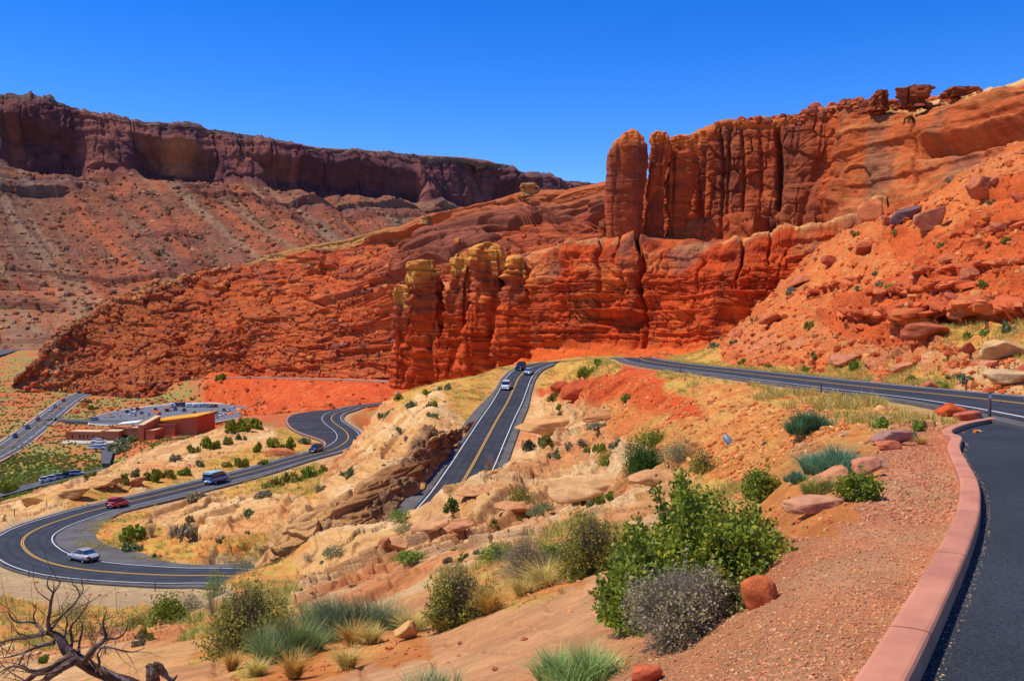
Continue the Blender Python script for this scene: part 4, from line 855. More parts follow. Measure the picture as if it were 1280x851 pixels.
tag(tower('rock_pillar', [(301,600,616),(303,594,624),(310,590,629),(325,587,632),(340,588,632),(352,591,628),(365,588,629),(400,584,630),(440,577,633),(476,571,638)], 392, .85, expo=4.5, colf=col_pillar, seed=24), 'tallest yellow-capped rock pillar with a swollen head above a long fluted shaft', 'rock pillar', 'yellow-capped pillars at the left end of the lower cliff')
tag(tower('rock_pillar', [(318,640,652),(321,635,657),(332,632,661),(345,633,660),(356,634,660),(370,630,664),(410,624,670),(440,619,676),(466,614,684)], 384, .9, n=56, expo=4.5, colf=col_pillar, seed=25), 'short-headed yellow-topped pillar joined to the lower cliff right of the tallest one', 'rock pillar', 'yellow-capped pillars at the left end of the lower cliff')
tag(tower('hoodoo', [(111,1100,1106),(113,1096,1108),(120,1092,1108.5),(126,1089.5,1108),(132,1089,1107),(138,1086,1112)], 352, .8, n=40, step=.5, colf=col_hoodoo, strat=1, amp=1.7, seed=31), 'small leaning rock stack standing alone on the skyline of the upper cliff', 'rock stack')
tag(tower('hoodoo', [(104,1140,1150),(105.5,1132,1168),(110,1126,1171),(114,1127,1168),(120,1126,1170),(127,1126,1172),(134,1120,1176)], 340, .5, n=56, step=.5, colf=col_hoodoo, strat=1, amp=1.7, seed=32), 'wide blocky rock stack on the skyline just right of the small leaning stack', 'rock stack')
tag(tower('hoodoo', [(107.5,1200,1216),(109,1190,1223),(112,1184,1224),(116,1180,1214),(121,1176,1200)], 330, .4, n=40, step=.5, colf=col_hoodoo, strat=1, amp=1.7, seed=33), 'low dark slab of layered rock on the skyline at the top right', 'rock stack')
tag(tower('hoodoo', [(228,656,664),(229,652,672),(233,651,674),(240,653,676),(246,650,678)], 560, .7, n=40, step=.5, colf=lambda X, Y, Zv, t, s: mixc((.5,.26,.11), (.36,.13,.07), layer(Zv / 2, 3, .3)), strat=1.2, seed=34), 'small tan rock knob on the crest of the red ridge against the mesa', 'rock stack')
tag(tower('hoodoo', [(269,529,536),(271,526,538),(276,526,538),(281,524,540)], 640, .8, n=36, step=.5, colf=lambda X, Y, Zv, t, s: mixc((.5,.28,.11), (.4,.2,.09), layer(Zv / 2, 3, .3)), strat=1, seed=35), 'tiny pale knob perched on the ridge crest below the far mesa talus', 'rock stack')
# ------------------------------------------------------------------ rocks
def sphere_dirs(nu, nv):
    th = np.linspace(0, math.pi, nv); ph = np.linspace(0, 2 * math.pi, nu, endpoint=False)
    V = [(0, 0, 1.)]
    for t in th[1:-1]:
        for p in ph: V.append((math.sin(t) * math.cos(p), math.sin(t) * math.sin(p), math.cos(t)))
    V.append((0, 0, -1.)); V = np.array(V); F3 = []
    for k in range(nu): F3.append((0, 1 + k, 1 + (k + 1) % nu))
    for r in range(nv - 3):
        for k in range(nu):
            a = 1 + r * nu + k; b = 1 + r * nu + (k + 1) % nu; c = a + nu; e = b + nu
            F3 += [(a, c, e), (a, e, b)]
    for k in range(nu): F3.append((len(V) - 1, 1 + (nv - 3) * nu + (k + 1) % nu, 1 + (nv - 3) * nu + k))
    return V, np.array(F3, np.int32)
def rock_shape(seed, nu=10, nv=7, planes=9, soft=0.0, rough=.03, lo=.62, bx=3.0):
    """a faceted boulder: the unit ball cut by random planes"""
    r = np.random.default_rng(seed); D, F3 = sphere_dirs(nu, nv)
    n = r.normal(size=(planes, 3)); n /= np.linalg.norm(n, axis=1)[:, None]; h = r.uniform(lo, .95, planes)
    q = 1.0 / (np.abs(D) ** bx).sum(1) ** (1 / bx); D = D * (q / q.max() * 1.2)[:, None] if bx else D; dot = D @ n.T; rr = np.where(dot > .05, h / np.maximum(dot, .05), 9)
    if soft: rad = -np.log(np.exp(-np.minimum(rr, 4) / soft).sum(1) + np.exp(-1.05 / soft)) * soft
    else: rad = np.minimum(rr.min(1), 1.05)
    V = D * rad[:, None]
    if rough: V = V * (1 + rough * fbm3(V[:, 0] * 3 + seed, V[:, 1] * 3, V[:, 2] * 3, 3)[:, None] * 2)
    return V, F3
SMALL = [rock_shape(100 + i, 6, 5, 7, rough=0)[:2] for i in range(10)]
def scatter_rocks(name, pts, sizes, cols_, mat, zsink=.25, flat=(.5, .9), shapes=SMALL):
    r = np.random.default_rng(len(pts)); VS = []; FS = []; CS = []; off = 0; n = len(pts)
    which = r.integers(0, len(shapes), n)
    for w in range(len(shapes)):
        idx = np.where(which == w)[0]
        if not len(idx): continue
        V, F3 = shapes[w]; k = len(idx)
        a = r.uniform(0, 6.283, k); sc = np.stack([r.uniform(.7, 1.3, k), r.uniform(.6, 1.1, k), r.uniform(*flat, k)], -1) * sizes[idx][:, None] * .5
        v = V[None] * sc[:, None, :]; ca, sa = np.cos(a)[:, None], np.sin(a)[:, None]
        tl = r.uniform(-.4, .4, k)[:, None]
        x, y, z = v[..., 0], v[..., 1], v[..., 2]; y, z = y * np.cos(tl) - z * np.sin(tl), y * np.sin(tl) + z * np.cos(tl)
        v = np.stack([x * ca - y * sa, x * sa + y * ca, z], -1) + pts[idx][:, None, :]
        v[..., 2] += (sizes[idx] * (.28 - zsink))[:, None]
        VS.append(v.reshape(-1, 3)); CS.append(np.repeat(cols_[idx], len(V), 0))
        FS.append((F3[None] + (np.arange(k) * len(V))[:, None, None]).reshape(-1, 3) + off); off += k * len(V)
    return mesh_obj(name, np.concatenate(VS), np.concatenate(FS), mat, col=np.concatenate(CS), smooth=False)
M_rubble = surf_mat('rubble_stone', nscale=1.1, amp=.25, bump=.4, bdist=.1)
M_pebble = surf_mat('pebble_stone', nscale=20, amp=.25, bump=.2, bdist=.01)
def pick(mask, n, seed, Vs, w=None):
    r = np.random.default_rng(seed); idx = np.flatnonzero(mask.ravel())
    p = None
    if w is not None: p = w.ravel()[idx]; p = p / p.sum()
    idx = r.choice(idx, min(n, len(idx)), replace=False, p=p)
    v = Vs.reshape(-1, 3)[idx]
    return v + r.normal(size=v.shape) * (v[:, 1:2] * .0006) * np.array([1, 1, 0]), idx, r
def rubble(name, mask, Vs, n, smin, smax, cols_, seed, powr=3.0, mat=None, label=None, w=None, flat=(.5, .9), sink=.25, cap=None):
    p, idx, r = pick(mask, n, seed, Vs, w)
    s = smin + (smax - smin) * r.random(len(p)) ** powr
    if cap: s = np.minimum(s, p[:, 1] * cap * r.uniform(.5, 1.2, len(p)))
    s = np.maximum(s, p[:, 1] / F * 1.3)
    ci = r.integers(0, len(cols_), len(p)); c = np.array(cols_)[ci] * np.array([1.03, .97, .78]) * r.uniform(.75, 1.2, (len(p), 1))
    o = scatter_rocks(name, p, s, c, mat or M_rubble, flat=flat, zsink=sink); tag(o, kind='stuff')
    return o
inview = (PXg > -120) & (PXg < 1400)
vis = inview & (Drd > 6)
tal_m = vis & (Yg > 60) & (Xg > 18) & (Yg < 330) & ((labg == 1) | (labg == 5) | (labg == 0)) & (kerb_side(Xg, Yg) > 3)
rubble('talus_rubble', tal_m, V1, 5200, .25, 1.9, [(.52,.12,.035),(.56,.16,.05),(.45,.09,.03),(.55,.22,.08),(.40,.08,.03)], 1, 6, cap=.016)
bank_m = vis & (Yg > 30) & (Yg < 240) & (kerb_side(Xg, Yg) < 0) & (Xg > -2) & ((labg == 1) | (labg == 5))
rubble('bank_rubble', bank_m, V1, 4200, .06, .6, [(.60,.23,.07),(.62,.30,.11),(.54,.16,.05),(.52,.21,.08)], 2, 6, cap=.008)
slk_m = vis & (Yg > 12) & (Yg < 420) & (labg == 0) & (Drd > 7)
rubble('loose_stones', slk_m, V1, 1500, .05, .7, [(.58,.26,.10),(.50,.19,.07),(.62,.34,.15)], 3, 5, w=((n3a > .15) * 1.0 + .03) * (.06 + sst(22, 60, Yg)), flat=(.3, .6), cap=.007)
shld_m = inview & (Drd > 6.0) & (Drd < 10.5) & (Yg > 25) & (Yg < 420)
rubble('roadside_stones', shld_m, V1, 1800, .08, .5, [(.55,.30,.14),(.48,.24,.12),(.5,.13,.05)], 5, 4)
gul_m = vis & (Yg > 6) & (Yg < 75) & ((labg == 1) | (labg == 2)) & (Xg < 8)
rubble('soil_stones', gul_m, V1, 1800, .03, .3, [(.56,.22,.09),(.58,.30,.14),(.48,.13,.05)], 6, 4, cap=.008)
# the gravel beside the kerb
gm = (labg == 3) & (kerb_side(Xg, Yg) < -.16) & (Yg < 32) & inview
rubble('gravel', gm & (Yg < 12), V1, 30000, .006, .032, [(.54,.21,.12),(.56,.26,.15),(.50,.17,.085),(.58,.34,.20),(.46,.24,.16),(.58,.28,.12),(.54,.20,.10)], 7, 4, mat=M_pebble, flat=(.45, .85), sink=.2)
rubble('gravel', gm & (Yg >= 10), V1, 9000, .015, .06, [(.50,.20,.115),(.54,.25,.145),(.46,.165,.095),(.55,.31,.18)], 8, 4, mat=M_pebble, sink=.2)
rubble('gravel', inview & (kerb_side(Xg, Yg) > .13) & (kerb_side(Xg, Yg) < .24) & (Yg > 3) & (Yg < 24), np.stack([Xg, Yg, path_z(Yg) - .15 + 0 * Xg], -1), 700, .005, .018, [(.6,.42,.25),(.5,.3,.2)], 9, 3, mat=M_pebble)
# far slopes
RPX = VR[..., 0] / VR[..., 1] * F + CX
rv_ = np.broadcast_to(np.linspace(0, 1, VR.shape[0])[:, None], VR.shape[:2])
rubble('ridge_rubble', (RPX > 30) & (rv_ < .88), VR, 6500, 1.0, 7.5, [(.43,.08,.026),(.36,.07,.028),(.50,.13,.045),(.24,.075,.055),(.50,.18,.07)], 11, 7, w=(1.15 - rv_) * (1 - .93 * sst(470, 540, RPX) * sst(.42, .5, rv_)), sink=.34)

MPX = VM[..., 0] / VM[..., 1] * F + CX; MPY = CY - VM[..., 2] / VM[..., 1] * F
mtal = (MPX > -60) & (MPX < 620) & (MPY > np.interp(MPX, [0, 200, 400, 600], [200, 222, 242, 266]))
rubble('mesa_rubble', mtal, VM, 11000, 2.0, 16., [(.36,.15,.085),(.30,.11,.06),(.42,.12,.06),(.44,.25,.15),(.22,.11,.08)], 12, 7, mat=M_mesa, sink=.3)
vm_ = (Yg > 460) & (Yg < 900) & (PXg < 330) & inview & (Drd > 6)
rubble('mound_rubble', (labg == 5) & (Yg > 400) & inview, V1, 900, .5, 4.0, [(.50,.085,.024),(.42,.07,.024),(.54,.14,.04)], 17, 5)
rubble('cliff_foot_rubble', (Yg > 640) & (PXg > 60) & (PXg < 330) & inview, V1, 900, 1.0, 6.0, [(.52,.13,.045),(.48,.10,.035),(.56,.2,.08)], 13, 4)

UPX = VU[..., 0] / VU[..., 1] * F + CX; UPY = CY - VU[..., 2] / VU[..., 1] * F; uv_ = np.broadcast_to(np.linspace(0, 1, VU.shape[0])[:, None], VU.shape[:2])
rubble('rim_rubble', (uv_ > .90) & (UPX > 925) & (UPX < 1225), VU, 520, .8, 5.5, [(.40,.09,.035),(.33,.075,.035),(.50,.16,.06),(.24,.07,.045)], 14, 3, flat=(.4, .8), sink=.2)
rubble('rim_rubble', (uv_ > .84) & (uv_ < .93) & (UPX > 1000) & (UPX < 1100), VU, 160, 1.5, 5.5, [(.40,.09,.035),(.33,.075,.035),(.24,.07,.045)], 15, 2, flat=(.4, .7), sink=.2)
# slabs lining the dark ledges of the talus
SLAB = [rock_shape(500 + i, 14, 9, 8, .01, .02, .55, 7.0) for i in range(6)]
lp_ = []; ls_ = []; rl = np.random.default_rng(91)
for x0, y0, x1, y1, n_, s0, s1 in ((1058,401,1325,388,74,2.2,5.0),(1098,369,1215,359,26,1.6,3.6),(1152,342,1300,327,26,1.6,3.6),(1012,369,1080,349,14,2.,4.),(1122,383,1300,375,22,1.2,2.8),(1190,296,1290,280,16,1.5,3.4)):
    for q in range(n_):
        t_ = rl.random(); g_ = G_at(x0 + (x1 - x0) * t_, y0 + (y1 - y0) * t_ + rl.normal() * 1.5, 55); lp_.append(tuple(g_)); ls_.append(rl.uniform(s0, s1))
lp_ = np.array(lp_); ls_ = np.array(ls_); lp_[:, 1] -= ls_ * .12
o = scatter_rocks('ledge_rubble', lp_, ls_, np.array([(.50,.10,.03),(.44,.08,.025),(.54,.14,.045)])[rl.integers(0, 3, len(lp_))] * rl.uniform(.8, 1.15, (len(lp_), 1)), M_rubble, zsink=.22, flat=(.22, .42), shapes=SLAB); tag(o, kind='stuff')
rubble('ridge_rubble', (RPX > 18) & (RPX < 260) & (rv_ > .80) & (rv_ < .95), VR, 900, 1.2, 7.5, [(.40,.11,.045),(.34,.15,.08),(.46,.20,.09),(.30,.10,.05)], 18, 4, sink=.2)
# --- boulders one can tell apart
def boulder(px, py, wpx, hpx, col, label, seed, cat='boulder', depth=.8, rot=0., tilt=0., soft=.05, group=None, dmin=2, sink=.12, name='boulder', d=None, lo=.62, col2=None, bx=None):
    g = G_at(px, py, dmin) if d is None else P(px, py, d)
    k = g.y / F; V, F3 = rock_shape(seed, 56, 36, 13, .012 + soft * .12, .035, lo * .82, bx or (6.0 if hpx < .5 * wpx else 4.0))
    V = V / np.abs(V).max(0)
    c, s_n = math.cos(tilt), math.sin(tilt); W_, H_ = wpx * k / 2, hpx * k / 2
    cr, sr = math.cos(rot), math.sin(rot)
    x, y = V[:, 0] * cr - V[:, 1] * sr, V[:, 0] * sr + V[:, 1] * cr
    V = np.stack([x * W_, y * W_ * depth, V[:, 2] * H_], -1)
    V = np.stack([V[:, 0] * c - V[:, 2] * s_n, V[:, 1], V[:, 0] * s_n + V[:, 2] * c], -1)
    q = V[:, 2] / max(H_, .01); nz = fbm3(V[:, 0] / W_ * 2.2 + seed, V[:, 1] / W_ * 2.2, q * 2.2, 4)
    cc = mixc(col, np.array(col2 if col2 is not None else np.array(col) * np.array([.70, .66, .62])), sst(-.05, .5, nz))
    o = mesh_obj(name, V, F3, surf_mat_cache(k), col=cc, smooth=True); o.location = (g.x, g.y + W_ * depth * .4, g.z + H_ * (1 - 2 * sink))
    return tag(o, label, cat, group)
_sm = {}
def surf_mat_cache(k):
    key = 'near' if k < .03 else 'mid' if k < .12 else 'far'
    if key not in _sm:
        ns = {'near': 7., 'mid': 1.6, 'far': .7}[key]
        _sm[key] = surf_mat('boulder_' + key, nscale=ns, amp=.25, bump=.7, bdist=.25 / ns, bscale=ns * 3)
    return _sm[key]
RD = (.50,.115,.035); OR = (.60,.20,.065); TN = (.60,.30,.12); PK = (.52,.22,.13); GY = (.24,.14,.12)
boulder(1236, 249, 54, 34, (.50,.15,.06), 'huge tilted brick-red boulder high on the right talus casting a dark shadow', 201, tilt=.32, dmin=60, soft=.03)
boulder(1094, 270, 40, 37, (.56,.16,.055), 'big rounded orange boulder leaning against the smooth upper cliff wall', 202, dmin=60, soft=.06)
boulder(1135, 276, 46, 20, (.19,.10,.09), 'dark purple-grey slab tilted on the scree below the smooth cliff', 203, tilt=.5, dmin=60, soft=.03, depth=.5)
boulder(1171, 285, 40, 30, (.50,.19,.09), 'tilted orange-brown boulder on the talus right of the dark slab', 204, tilt=.6, dmin=60, soft=.04)
boulder(1112, 281, 18, 14, (.42,.12,.06), 'small dark red block between the round orange boulder and the slab', 205, dmin=60)
boulder(1165, 426, 56, 24, (.46,.12,.05), 'wide flat pinkish boulder under the long overhanging ledge on the talus', 206, dmin=55, soft=.03)
boulder(1147, 352, 22, 13, (.55,.17,.08), 'flat-topped salmon rock alone in the middle of the right talus', 207, dmin=60, tilt=.1)
boulder(1084, 318, 30, 18, (.45,.10,.04), 'dark-sided red block jutting out near the top left of the talus', 208, dmin=60, tilt=.15)
boulder(1036, 335, 18, 18, (.44,.09,.035), 'small dark red block on the talus edge beside the layered cliff', 209, dmin=60)
boulder(1003, 356, 40, 13, (.52,.15,.055), 'long low orange slab lying down the left edge of the talus', 210, dmin=60, tilt=.35)
boulder(966, 404, 30, 12, (.50,.12,.04), 'narrow tilted red slab near the foot of the talus edge', 211, dmin=60, tilt=.45)
boulder(1188, 330, 22, 15, (.52,.14,.05), 'knobbly red rock at the right of the talus above the ledges', 212, dmin=60)
boulder(1215, 352, 24, 20, (.50,.15,.06), 'upright red block among shrubs on the right talus', 213, dmin=60)
boulder(1253, 290, 26, 16, (.46,.12,.05), 'red block on the talus at the right edge of the picture', 214, dmin=60)
boulder(1215, 446, 20, 18, (.46,.10,.045), 'pointed dark red rock on the pale slope above the right road', 215, dmin=55, tilt=.5, depth=.5)
boulder(1258, 452, 56, 26, (.60,.34,.14), 'broad tan slab of layered rock at the right edge above the road', 216, dmin=55, depth=.7, soft=.02)
boulder(1262, 482, 52, 20, (.58,.36,.17), 'low pale rounded outcrop at the roadside near the right edge', 217, dmin=50, soft=.08)
boulder(1164, 487, 26, 13, (.56,.17,.07), 'low orange-pink rock at the far edge of the right road', 218, dmin=50)
boulder(1130, 465, 34, 14, (.54,.21,.09), 'long tan rock above the far edge of the right road', 219, dmin=60)
boulder(1060, 456, 40, 15, (.52,.19,.09), 'brownish slab on the orange slope above the right road', 220, dmin=60)
boulder(1192, 521, 40, 20, (.55,.085,.02), 'bright red boulder with a hollow beside the far end of the kerb', 221, dmin=20, soft=.04)
boulder(1209, 526, 34, 15, (.46,.11,.06), 'dusky pink boulder in front of the bright red one by the kerb', 222, dmin=20)
boulder(1116, 556, 50, 20, (.40,.20,.14), 'greyish pink cracked slab on the gravel left of the kerb', 223, dmin=12, soft=.03, depth=.6)
boulder(1112, 562, 34, 12, (.56,.15,.06), 'orange rock just below the greyish pink slab', 224, dmin=12)
boulder(1081, 598, 48, 28, (.56,.21,.11), 'pointed pink-topped boulder behind a small leafy bush left of the kerb', 225, dmin=10, soft=.04)
boulder(1022, 640, 84, 22, (.57,.26,.13), 'long smooth pinkish slab between the big green bush and the gravel', 226, dmin=10, soft=.09, depth=.6)
boulder(1040, 612, 70, 24, (.58,.24,.10), 'sloping orange slab under the yellow-green clump left of the kerb', 227, dmin=12, soft=.08, tilt=.3)
boulder(953, 756, 48, 52, (.62,.15,.045), 'smooth bright orange boulder beside the grey bush', 231, dmin=5, soft=.6, lo=.97, bx=2.05, sink=.3, tilt=.3)
boulder(808, 858, 42, 30, (.60,.13,.05), 'rounded orange-red stone at the bottom edge in front of the gravel', 229, dmin=4, soft=.4, lo=.9, bx=2.3)
boulder(575, 668, 44, 15, (.56,.24,.10), 'square flat-topped slab with a dark front edge beside the little pine', 230, dmin=20, soft=.015, depth=.9)
boulder(541, 667, 50, 16, (.60,.29,.12), 'thin split slab left of the square slab below the middle road', 231, dmin=20, soft=.015, tilt=.25)
boulder(484, 684, 20, 14, (.42,.15,.06), 'small dark brown rock poking up on the slickrock below the rock cut', 232, dmin=20, tilt=.3)
boulder(490, 690, 46, 14, (.60,.28,.11), 'low tan hump right behind the small dark brown rock', 233, dmin=20, soft=.07)
boulder(748, 622, 130, 34, (.64,.36,.15), 'long pale slickrock ledge with a shadowed undercut left of the round juniper', 234, cat='rock ledge', dmin=20, soft=.03, depth=.5, tilt=.08, name='rock_ledge')
boulder(815, 610, 60, 22, (.60,.30,.12), 'low tan block of rock right below the round dark juniper', 235, dmin=20)
boulder(690, 542, 100, 22, (.62,.31,.11), 'long tan ledge running beside the right shoulder of the middle road', 236, cat='rock ledge', dmin=60, soft=.02, depth=.5, tilt=.06, name='rock_ledge')
boulder(720, 498, 44, 26, (.50,.09,.03), 'cluster of dark red blocks at the left end of the red mound', 237, dmin=100)
boulder(700, 490, 24, 18, (.52,.10,.035), 'dark red block left of the larger one beside the grassy infield', 238, dmin=100)
boulder(760, 524, 70, 12, (.52,.22,.08), 'thin brown ledge across the orange bank below the red mound', 239, cat='rock ledge', dmin=60, depth=.4, tilt=.14, name='rock_ledge')
boulder(595, 620, 50, 14, (.62,.30,.12), 'low tan slab at the near edge of the middle road', 240, dmin=40, soft=.04, tilt=.2)
boulder(650, 640, 60, 12, (.60,.27,.11), 'flat orange slab in front of the twiggy olive bush', 241, dmin=30)
boulder(350, 570, 40, 12, (.56,.18,.06), 'rusty orange slab among shrubs above the switchback road', 242, dmin=100, tilt=.12, sink=.3)
boulder(168, 607, 26, 10, (.52,.17,.07), 'narrow rusty slab on the slope behind the red car', 243, dmin=100, tilt=.18, sink=.34)
boulder(40, 628, 36, 16, (.62,.34,.10), 'yellow-tan rock hump at the outer edge of the first hairpin', 244, dmin=100, sink=.34)
boulder(85, 622, 44, 14, (.62,.33,.11), 'elongated tan rock on the slope above the red car', 245, dmin=100, tilt=.14, sink=.34)
boulder(125, 612, 44, 12, (.60,.30,.10), 'long tan slab up the slope right of the elongated tan rock', 246, dmin=100, tilt=.14, sink=.34)
boulder(692, 835, 18, 8, (.45,.13,.05), 'largest of the dark red stones lying on the smooth slickrock dome', 247, dmin=4)
boulder(620, 838, 9, 5, (.42,.12,.05), 'small dark stone low on the smooth slickrock dome', 248, dmin=4)
boulder(655, 800, 10, 5, (.42,.12,.05), 'small dark red stone in the middle of the slickrock dome', 249, dmin=4)
boulder(575, 806, 9, 5, (.40,.12,.05), 'tiny dark stone at the left of the slickrock dome', 250, dmin=4)
boulder(755, 748, 44, 14, (.60,.32,.12), 'thin tan flake of rock at the foot of the big green bush', 251, dmin=8)
boulder(508, 800, 30, 26, (.62,.33,.11), 'small tan rock among yellow grass clumps', 252, dmin=8)
boulder(375, 808, 20, 12, (.58,.28,.12), 'pale rock at the foot of the wiry green brush', 253, dmin=8)
# scattered middle-sized rocks on the talus, one object each
r_ = np.random.default_rng(77); pts_, idx_, _r = pick(tal_m, 36, 78, V1)
RT = [rock_shape(300 + i, 16, 11, 9, .03, .02) for i in range(5)]
for i, p_ in enumerate(pts_):
    V, F3 = RT[i % 5]; s = r_.uniform(.8, 2.4)
    if i < 5:
        o = mesh_obj('boulder', V * .5, F3, surf_mat_cache(.1), col=np.tile([[.52,.14,.05],[.58,.2,.08],[.46,.1,.045],[.5,.2,.1],[.44,.09,.04]][i], (len(V), 1))); BT = globals().setdefault('BT', []); BT.append(o)
    else:
        o = BT[i % 5].copy(); COL.objects.link(o)
    o.location = (p_[0], p_[1], p_[2] + .1 * s); o.scale = (s * 1.25, s, s * .7); o.rotation_euler = (r_.uniform(-.4, .4), r_.uniform(-.4, .4), r_.uniform(0, 6.3))
    tag(o, 'middling red block of stone lying on the talus slope right of the layered cliff', 'boulder', 'loose red blocks strewn over the right talus')
# ------------------------------------------------------------------ plants
def leaf_mat(name, trans=.25):
    m, n, l, b = newmat(name)
    a = n.new('ShaderNodeVertexColor'); a.layer_name = 'Col'; l.new(a.outputs['Color'], b.inputs['Base Color'])
    b.inputs['Roughness'].default_value = .6; b.inputs['Specular IOR Level'].default_value = .25
    t = n.new('ShaderNodeBsdfTranslucent'); l.new(a.outputs['Color'], t.inputs['Color'])
    mx = n.new('ShaderNodeMixShader'); mx.inputs[0].default_value = trans
    l.new(b.outputs[0], mx.inputs[1]); l.new(t.outputs[0], mx.inputs[2]); l.new(mx.outputs[0], n['Material Output'].inputs['Surface'])
    return m
M_leaf = leaf_mat('foliage'); M_dry = leaf_mat('dry_grass', .35)
M_twig = surf_mat('twig_bark', nscale=30, amp=.3, bump=.2, bdist=.01, col=(.23,.18,.14))
M_greytwig = surf_mat('grey_twig_bark', nscale=30, amp=.3, bump=.2, bdist=.01, col=(.42,.33,.23))
def quads_from(centers, ax1, ax2, cols_):
    """one small quad per centre"""
    n = len(centers); V = np.stack([centers - ax1, centers - .1 * ax1 + ax2, centers + ax1, centers - .1 * ax1 - ax2], 1).reshape(-1, 3)
    return V, np.arange(4 * n).reshape(n, 4), np.repeat(cols_, 4, 0)
def rnd_unit(r, n):
    v = r.normal(size=(n, 3)); return v / np.linalg.norm(v, axis=1)[:, None]
def lumps(r, n, up=.65):
    """centres and radii of the lobes of a crown inside a unit dome"""
    c = rnd_unit(r, n); c[:, 2] = np.abs(c[:, 2]) * up; c *= r.uniform(.25, .86, (n, 1)) ** .8; return c, r.uniform(.14, .40, n)
def leafy(seed, n, size, cA, cB, cC=None, nl=16, flat=.75, shell=.55, elong=1.6, droop=0.):
    r = np.random.default_rng(seed); lc, lr = lumps(r, nl); w = lr ** 2; w /= w.sum()
    k = r.choice(nl, n, p=w); d = rnd_unit(r, n); rad = lr[k] * (shell + (1 - shell) * r.random(n) ** .5) * r.uniform(.85, 1.25, n)
    c = lc[k] + d * rad[:, None]; c[:, 2] = np.maximum(c[:, 2] * flat + .06, .01 + .03 * r.random(n))
    sh_ = r.random(n) < .08                              # ragged shoots standing out of the crown
    if n > 600:
        ns_ = 26; sd_ = rnd_unit(r, ns_); sd_[:, 2] = np.abs(sd_[:, 2]) * .9 + .12; sl_ = r.uniform(.85, 1.12, ns_); kk = r.integers(0, ns_, n)
        pt = sd_[kk] * (sl_[kk] * r.uniform(.55, 1.0, n))[:, None] + r.normal(size=(n, 3)) * .025; c = np.where(sh_[:, None], pt * np.array([1, 1, flat]), c)
    a = rnd_unit(r, n); b = np.cross(a, rnd_unit(r, n)); b /= np.linalg.norm(b, axis=1)[:, None] + 1e-9
    s = size * r.uniform(.6, 1.3, (n, 1)); lv = r.random(nl)[k]
    col = mixc(cA, cB, np.clip(lv * .55 + r.random(n) * .5, 0, 1))
    if cC is not None: m = r.random(n) < .10 + .15 * (lv > .7); col[m] = cC
    return quads_from(c, a * s * elong * .5, b * s * .5, col) + ((lc, lr),)
def twigs(seed, n, rad, spread=1.0, hmax=.8, segs=3, col=None, lc=None):
    """thin three-sided twigs fanning up from the root"""
    r = np.random.default_rng(seed); VS = []; FS = []; off = 0
    for i in range(n):
        a = r.uniform(0, 6.283); el = r.uniform(.15, 1.45); L = r.uniform(.5, 1.0)
        tip = np.array([math.cos(a) * math.cos(el) * spread, math.sin(a) * math.cos(el) * spread, math.sin(el) * hmax]) * L
        if r.random() < .6: st = tip * r.uniform(.2, .55)
        else: st = np.array([r.normal() * .06, r.normal() * .06, 0.])
        p0 = st; pts = [p0]
        for s in range(1, segs + 1): pts.append(st + (tip - st) * s / segs + r.normal(size=3) * .04 * L)
        rr = rad * (1.0 - .6 * np.linalg.norm(st)); 
        ring = []
        for s, p in enumerate(pts):
            q = rr * (1 - .8 * s / segs); d = r.uniform(0, 6)
            for k in range(3): ring.append(p + q * np.array([math.cos(k * 2.094), math.sin(k * 2.094), .0]))
        VS += ring
        for s in range(segs):
            for k in range(3):
                a0 = off + s * 3 + k; a1 = off + s * 3 + (k + 1) % 3; FS.append((a0, a1, a1 + 3, a0 + 3))
        off += 3 * (segs + 1)
    return np.array(VS), np.array(FS)
def blades(seed, n, h, wdt, cA, cB, base=.35, spread=.7, curve=.35, up=.5):
    """upright wiry stems or grass blades: two quads each"""
    r = np.random.default_rng(seed); a = r.uniform(0, 6.283, n); br = base * np.sqrt(r.random(n))
    b0 = np.stack([br * np.cos(a), br * np.sin(a), np.zeros(n)], -1); a2 = a + r.normal(size=n) * .5
    out = np.stack([np.cos(a2), np.sin(a2), np.zeros(n)], -1) * (spread * (.25 + br / max(base, 1e-3) * .75) * r.uniform(.5, 1.1, n))[:, None]
    L = h * r.uniform(.32, 1.05, n); z = np.array([0, 0, 1.])
    p1 = b0 + out * .4 + z * (L * .6)[:, None]; p2 = b0 + out * (1 + curve) * .9 + z * L[:, None]
    sd = np.stack([-np.sin(a2 + r.normal(size=n)), np.cos(a2), np.zeros(n)], -1) * wdt
    V = np.stack([b0 - sd, b0 + sd, p1 + sd * .8, p1 - sd * .8, p2 + sd * .15, p2 - sd * .15], 1).reshape(-1, 3)
    i = np.arange(n)[:, None] * 6; Fq = np.concatenate([i + np.array([[0, 1, 2, 3]]), i + np.array([[3, 2, 4, 5]])], 0)
    c = mixc(cA, cB, r.random(n)); return V, Fq, np.repeat(c, 6, 0)
def join_parts(*ps):
    VS = []; FS = []; CS = []; off = 0
    for V, Fq, C in ps: VS.append(V); FS.append(Fq + off); CS.append(C); off += len(V)
    return np.concatenate(VS), np.concatenate(FS), np.concatenate(CS)
GREEN = ((.095,.15,.012), (.25,.285,.022), (.44,.38,.03)); OLIVE = ((.15,.16,.025), (.29,.27,.04), (.48,.34,.03)); JUN = ((.025,.075,.010), (.065,.14,.015), (.10,.17,.02))
SAGE = ((.16,.19,.075), (.26,.28,.11), (.34,.31,.12)); GREY = ((.29,.225,.12), (.38,.31,.18), (.26,.25,.06)); LIME = ((.13,.22,.02), (.24,.32,.03), (.35,.36,.05))
PALS = dict(green=GREEN, olive=OLIVE, juniper=JUN, sage=SAGE, grey=GREY, lime=LIME)
